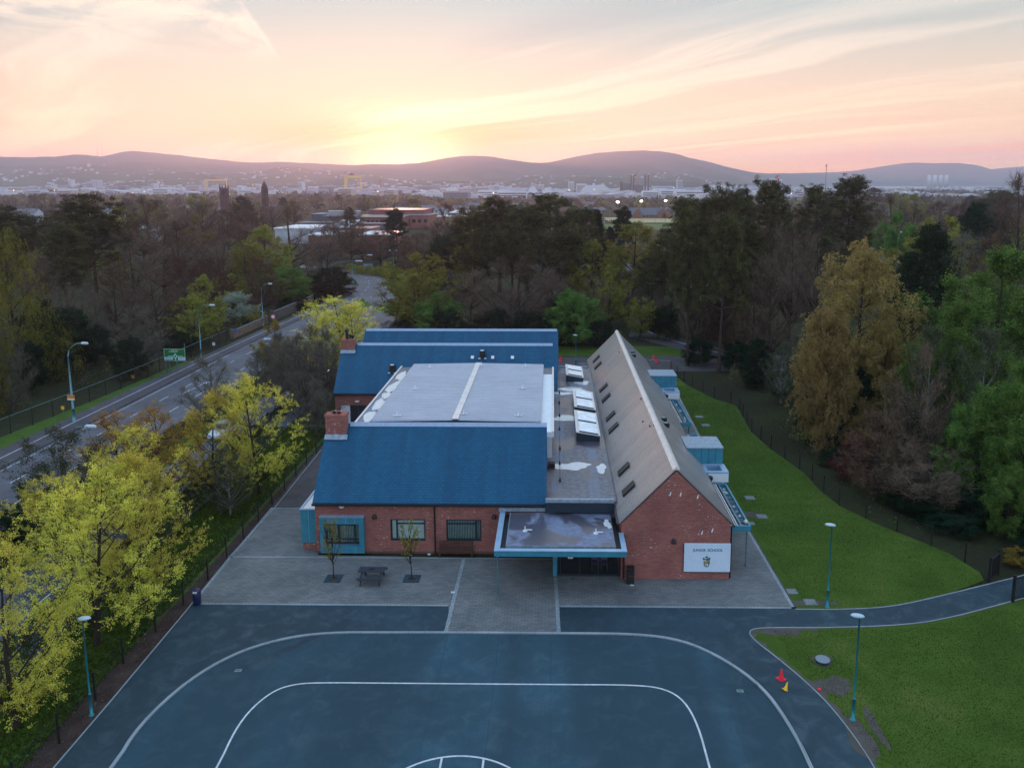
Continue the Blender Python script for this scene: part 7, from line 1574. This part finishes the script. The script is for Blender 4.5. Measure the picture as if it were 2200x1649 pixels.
# cruise ship and ferries
def ship(px0, px1, Y, lab, h=12, mat='white'):
    a, b = gy(px0, 415, Y), gy(px1, 415, Y); w = b[0]-a[0]; t = thing('ship', ((a[0]+b[0])/2, Y, 0), lab, 'ship', 'ships in the harbour')
    mb = MB(); mb.prism([(-w/2, 0, 6), (-w/2+w*.04, 0, 0), (w/2-w*.08, 0, 0), (w/2, 0, 7)], (0, 16, 0)); lp(mb, 'hull', M[mat], t)
    for i, (a_, b_, z) in enumerate(((-.44, .36, 0), (-.40, .30, 1), (-.34, .24, 2))): mb = MB(); mb.box(w*a_, w*b_, 1, 15, 6.2+z*h*.3, 6.1+(z+1)*h*.3); lp(mb, 'deck', M['white'], t)
    mb = MB(); mb.box(-w*.2, -w*.14, 5, 11, 6.2+h*.9, 6.2+h*1.3); lp(mb, 'funnel', M['blue_sign'], t); mb = MB(); mb.box(w*.12, w*.2, 3, 13, 6.2+h*.9, 6.2+h*1.12); lp(mb, 'bridge', M['white'], t)
ship(1246, 1320, 2300, 'long white cruise ship moored in the hazy port', 17); ship(1168, 1186, 2050, 'small white ferry left of the cruise ship', 11); ship(1135, 1155, 2300, 'white ship superstructure left of the small ferry', 11); ship(958, 985, 2500, 'pale ship left of the long sheds', 9)
# masts on the hills
for i, (px, yt, yb) in enumerate(((208, 311, 337), (218, 312, 337), (1022, 327, 335), (280, 317, 325))):
    q = gy(px, yt, 6450); zb_ = gy(px, yb+1, 6450)[2]; t = thing('radio_mast', (q[0], 6450, zb_-5), 'thin radio mast on the hilltop, %s' % ('left of a pair', 'right of a pair', 'above the sunset ridge', 'on the highest left summit')[i], 'mast', 'radio masts on the hills'); mb = MB(); mb.tube([(0, 0, 0), (0, 0, q[2]-zb_+5)], 1.5, 4); lp(mb, 'mast', M['crane_red'], t)
# city blocks, each a building of its own
CITYM = [plain('city_%d' % i, c, .8, 0, .1, .02) for i, c in enumerate(((.62, .64, .70), (.50, .52, .60), (.40, .40, .46), (.26, .25, .30), (.50, .40, .36), (.70, .72, .76)))]
WINM = plain('city_glazing', (.10, .11, .14), .3, 0, .2, .05)
def block(px, Y, w, d, h, mi, lab, kind='block', group=None):
    q = gy(px, 415, Y); nm = {'block': 'office_block', 'shed': 'warehouse', 'tower': 'tower_block'}[kind]
    t = thing(nm, (q[0], Y, 0), lab, 'building', group)
    mb = MB(); mb.box(-w/2, w/2, 0, d, 0, h); lp(mb, 'wall', CITYM[mi], t)
    mb = MB()
    if kind == 'shed':
        n = max(1, int(w/28))
        for i in range(n): a = -w/2 + w*i/n; b = a + w/n; mb.prism([(a, -.3, h+.05), (b, -.3, h+.05), ((a+b)/2, -.3, h+2.2)], (0, d+.6, 0))
    else: mb.box(-w/2+1.5, w/2-1.5, 2, d-2, h+.05, h+1.8)
    lp(mb, 'roof', CITYM[(mi+5) % 6 if kind == 'shed' else (mi+1) % 6], t)
    if kind != 'shed':
        mb = MB(); nf = max(1, int(h/3.6))
        for i in range(nf): mb.box(-w/2+1, w/2-1, -.25, -.05, 1.2+i*3.5, 2.9+i*3.5)
        lp(mb, 'window', WINM, t)
    return t
rnd = random.Random(21); CS = {}
def cityrow(n, pa, pb, Ya, Yb, wr, hr__, kinds, word):
    for i in range(n):
        px = pa + (i + rnd.random())*(pb-pa)/n; Y = rnd.uniform(Ya, Yb); kd = rnd.choice(kinds); mi = rnd.choice((0, 0, 1, 2, 3, 4, 5, 5))
        w = rnd.uniform(*wr) * (1.9 if kd == 'shed' else 1); h = rnd.uniform(*hr__) * (.55 if kd == 'shed' else 1) * (2.2 if kd == 'tower' else 1); w = w*.5 if kd == 'tower' else w
        tone = ('white', 'pale', 'grey', 'dark', 'buff', 'bright')[mi]; lab = '%s %s %s, %s' % (tone, {'shed': 'shed roof', 'block': 'city block', 'tower': 'tower block'}[kd], near_lm(px), word)
        REG.append((block(px, Y, w, rnd.uniform(16, 45), h, mi, lab, kd, 'buildings of the hazy city'), lab, px))
cityrow(44, -60, 900, 1500, 2300, (14, 42), (7, 15), ['block', 'block', 'shed', 'shed'], 'outer city')
cityrow(46, -60, 900, 2300, 3800, (16, 55), (9, 20), ['block', 'block', 'block', 'shed', 'tower'], 'inner city')
cityrow(56, 880, 1760, 1250, 2200, (22, 60), (6, 13), ['shed', 'shed', 'shed', 'block'], 'outer port')
cityrow(50, 880, 1760, 2300, 3900, (24, 70), (8, 18), ['shed', 'shed', 'block', 'tower'], 'inner port')
cityrow(22, 1740, 2260, 1500, 3900, (20, 60), (5, 12), ['shed', 'shed', 'block'], 'harbour flats')
q = gy(194, 391, 2500); block(194, 2500, 22, 18, q[2], 1, 'tall grey tower block standing out on the left of the city', 'tower'); block(57, 2400, 26, 22, gy(57, 407, 2400)[2], 1, 'square grey office block at the left of the city', 'block'); block(92, 2500, 16, 16, gy(92, 403, 2500)[2], 2, 'narrow office tower right of the square grey one', 'tower')
block(516, 1700, 9, 14, gy(516, 401, 1700)[2], 5, 'narrow white tower between the two churches', 'tower'); block(527, 1690, 28, 20, gy(527, 408, 1690)[2], 0, 'long white building beside the narrow white tower', 'block')
block(345, 1800, 60, 20, gy(345, 411, 1800)[2], 0, 'long white office building behind the bare trees', 'block'); block(240, 1900, 38, 20, gy(240, 413, 1900)[2], 0, 'white office building right of the tall grey tower', 'block'); block(300, 1850, 46, 20, gy(300, 411, 1850)[2], 5, 'pale office range between the white ones', 'block'); block(1556, 1600, 52, 26, gy(1556, 398, 1600)[2], 5, 'big white shed beneath the long hill', 'shed')
# lights of the city
CL_ = emit('city_light_warm', (1.0, .72, .45), 5.0); CL2 = emit('city_light_white', (1.0, .9, .8), 3.5)
pr = None
for i, (px, Y, z, r_) in enumerate(((30, 1900, 9, 1.6), (118, 2000, 8, 1.3), (285, 1500, 8, 1.1), (300, 1800, 9, 1.1), (310, 1750, 8, 1.0), (812, 1700, 8, 1.4), (1060, 1450, 8, 1.5), (1068, 1460, 8, 1.3), (1078, 1455, 8, 1.1), (1098, 1450, 8, 1.3), (1107, 1460, 8, 1.3), (1276, 1800, 12, 1.0), (1258, 1800, 4, .9), (1540, 1500, 5, 1.3), (1552, 1500, 5, 1.1), (1605, 1500, 5, 1.2), (1690, 1500, 6, 1.3), (1700, 1510, 6, 1.3), (1735, 1500, 7, 1.2), (1402, 2000, 18, 1.1), (1223, 1900, 10, 1.5), (1447, 1800, 16, 1.0))):
    q = gy(px, 415, Y); t = thing('city_lamp', (q[0], Y, 0), 'small warm lamp glowing %s' % near_lm(px), 'lamp', 'lamps lit in the city'); REG.append((t, t['label'], px)); mb = MB(); mb.tube([(0, 0, 0), (0, 0, z)], .2, 4); lp(mb, 'post', M['galv'], t); mb = MB(); mb.lathe((0, 0, z), [(.1, 0), (r_, r_*.5), (.1, r_)], 6); lp(mb, 'lamp', CL_ if i % 3 else CL2, t)
# the town climbing the hills: countless small roofs
def hill_town():
    rs = np.random.RandomState(31); n = 2900; px = rs.uniform(-300, 2400, n); az = (px - 1188)/1740
    Y = 3300 + rs.uniform(0, 1, n)**1.6*2400; X = Y*np.tan(az)
    foot = np.interp(px, [-2600, 900, 1500, 1750, 4200], [3500, 3600, 3800, 7000, 7000]); rid = np.interp(px, [-2600, 1400, 1800, 4200], [6600, 6500, 8400, 8400])
    hp = np.interp(px, [h[0] for h in HILL], [h[1] for h in HILL]); zt = np.array([gy(a, b, c)[2] for a, b, c in zip(px, hp, rid)])
    t_ = np.clip((Y - foot)/(rid - foot), 0, 1); z = zt*(.42*t_ + .58*t_*t_) + ((vnoise(X/420, Y/420, 7)-.5)*90 + (vnoise(X/150, Y/150, 8)-.5)*32)*np.clip(t_*3, 0, 1)
    keep = (vnoise(X/500, Y/260, 14) > .42) & (t_ < .5) & ((px < 1560) | (Y < 5000)); X, Y, z = X[keep], Y[keep], z[keep]; n = len(X)
    w = rs.uniform(5, 22, n); d = rs.uniform(6, 10, n); h = rs.uniform(5, 9, n); z = np.maximum(z, 0) - 3
    B = np.array([(-.5, -.5, 0), (.5, -.5, 0), (.5, .5, 0), (-.5, .5, 0), (-.5, -.5, 1), (.5, -.5, 1), (.5, .5, 1), (-.5, .5, 1)])
    V = B[None]*np.stack([w, d, h+3], 1)[:, None] + np.stack([X, Y, z], 1)[:, None]
    Fq = np.array([(0, 1, 5, 4), (1, 2, 6, 5), (2, 3, 7, 6), (3, 0, 4, 7), (4, 5, 6, 7)])[None] + (np.arange(n)*8)[:, None, None]
    me = newmesh('hillside_town', V.reshape(-1, 3), Fq.reshape(-1, 4), CITYM[1]); me.materials.append(CITYM[0]); me.materials.append(CITYM[3]); me.materials.append(CITYM[4])
    me.polygons.foreach_set('material_index', np.repeat(rs.choice([0, 1, 2, 2, 3, 3, 2, 2], n), 5).astype(np.int32)); o = mobj('hillside_town', me); tag(o, 'countless tiny hazy roofs climbing the lower hills', kind='stuff')
hill_town()
# small litter on the lawn and fallen petals on the verge
def bits(name, n, x0, x1, y0, y1, mat, lab, size, seed, z=.02):
    rs = np.random.RandomState(seed); C = np.stack([rs.uniform(x0, x1, n), rs.uniform(y0, y1, n), np.full(n, z)], 1); V, Fq = cards(C, size, rs, .8, 3.0); o = mobj(name, newmesh(name, V, Fq, mat)); tag(o, lab, kind='stuff')
bits('petals', 420, -30, -22.6, 28, 76, M['blossom'], 'pale specks of fallen blossom on the verge', .09, 3); bits('leaf_litter', 2600, -23.1, -21.7, 20, 72, M['twig_red'], 'brown dead leaves along the foot of the fence', .12, 4); bits('petals', 160, 15, 40, 30, 60, M['blossom'], 'pale specks scattered on the lawn', .06, 5)
bits('leaf_litter', 9000, 22, 60, 60, 140, M['twig'], 'dead leaves on the floor of the right wood', .12, 6); bits('leaf_litter', 14000, -110, -55.5, 60, 170, M['olive'], 'ground leaves on the floor of the left wood', .2, 8, .1); bits('leaf_litter', 9000, 24, 70, 55, 150, M['spring'], 'green ground leaves on the floor of the right wood', .15, 9, .06)
def tufts(name, poly_box, n, mat, lab, seed, hgt=.10, test=None):
    rs = np.random.RandomState(seed); x = rs.uniform(poly_box[0], poly_box[1], n); y = rs.uniform(poly_box[2], poly_box[3], n)
    if test is not None: k_ = test(x, y); x, y = x[k_], y[k_]
    A = np.stack([x, y, np.zeros(len(x))], 1); B = A + rs.normal(size=A.shape)*[hgt*.5, hgt*.5, 0] + np.stack([x*0, x*0, rs.uniform(.4, 1.3, len(x))*hgt], 1); V, Fq = ribbons(A, B, hgt*.55, rs); o = mobj(name, newmesh(name, V, Fq, mat)); tag(o, lab, kind='stuff')
lx = np.array([15.2, 14.6, 14.8, 15.2]); ly = np.array([44, 55, 80, 97]); rx = np.array([27.5, 27.0, 25.5, 24.0, 22.4, 21.9, 20.5, 20.0, 20.8, 19, 16.9]); ry = np.array([47.6, 51.4, 53.6, 56.0, 59.4, 66.3, 73.1, 78.5, 88.0, 90.4, 96.9])
GR = leafmat('grass_blades', (.040, .074, .010), (.070, .108, .018), .3, .35, .04); GV = leafmat('verge_blades', (.035, .060, .009), (.085, .115, .020), .3, .5, .04)
tufts('grass', (15, 28, 44.4, 97), 60000, GR, 'mown grass of the lawn beside the east wing', 12, .055, lambda x, y: (x > np.interp(y, ly, lx)+.1) & (x < np.interp(y, ry, rx)) & (y > np.interp(x, [14, 20, 22.4, 27.5], [44.1, 44.4, 45.2, 47.3])))
tufts('grass', (12.4, 36, 26, 44), 60000, GR, 'mown grass of the lower lawn', 13, .05, lambda x, y: (x > np.interp(y, [26, 31, 33.6, 36, 38.7, 41.2], [14.4, 14.3, 14.1, 13.6, 12.6, 12.6])) & (y < np.interp(x, [12, 15.5, 20.4, 23.5, 27.8, 40], [41.7, 41.7, 42.0, 42.9, 44.7, 49.6])))
tufts('grass', (-30.4, -22.9, 20, 79), 50000, GV, 'rough grass of the verge under the maples', 14, .16)

# repeats that look alike are told apart by their order from left to right
def finish_labels():
    D_ = {}
    for o, lab, px in REG: D_.setdefault(lab, []).append((px, o))
    ORD = ['first', 'second', 'third', 'fourth', 'fifth', 'sixth', 'seventh', 'eighth']; NUM = ['one', 'two', 'three', 'four', 'five', 'six', 'seven', 'eight']
    for lab, L in D_.items():
        if len(L) < 2 or len(L) > 8: continue
        L.sort(key=lambda a: a[0])
        for i, (px, o) in enumerate(L):
            o['label'] = '%s, %s of %s' % (lab, 'leftmost' if i == 0 else ('rightmost' if i == len(L)-1 else ORD[i]), NUM[len(L)-1])
finish_labels()
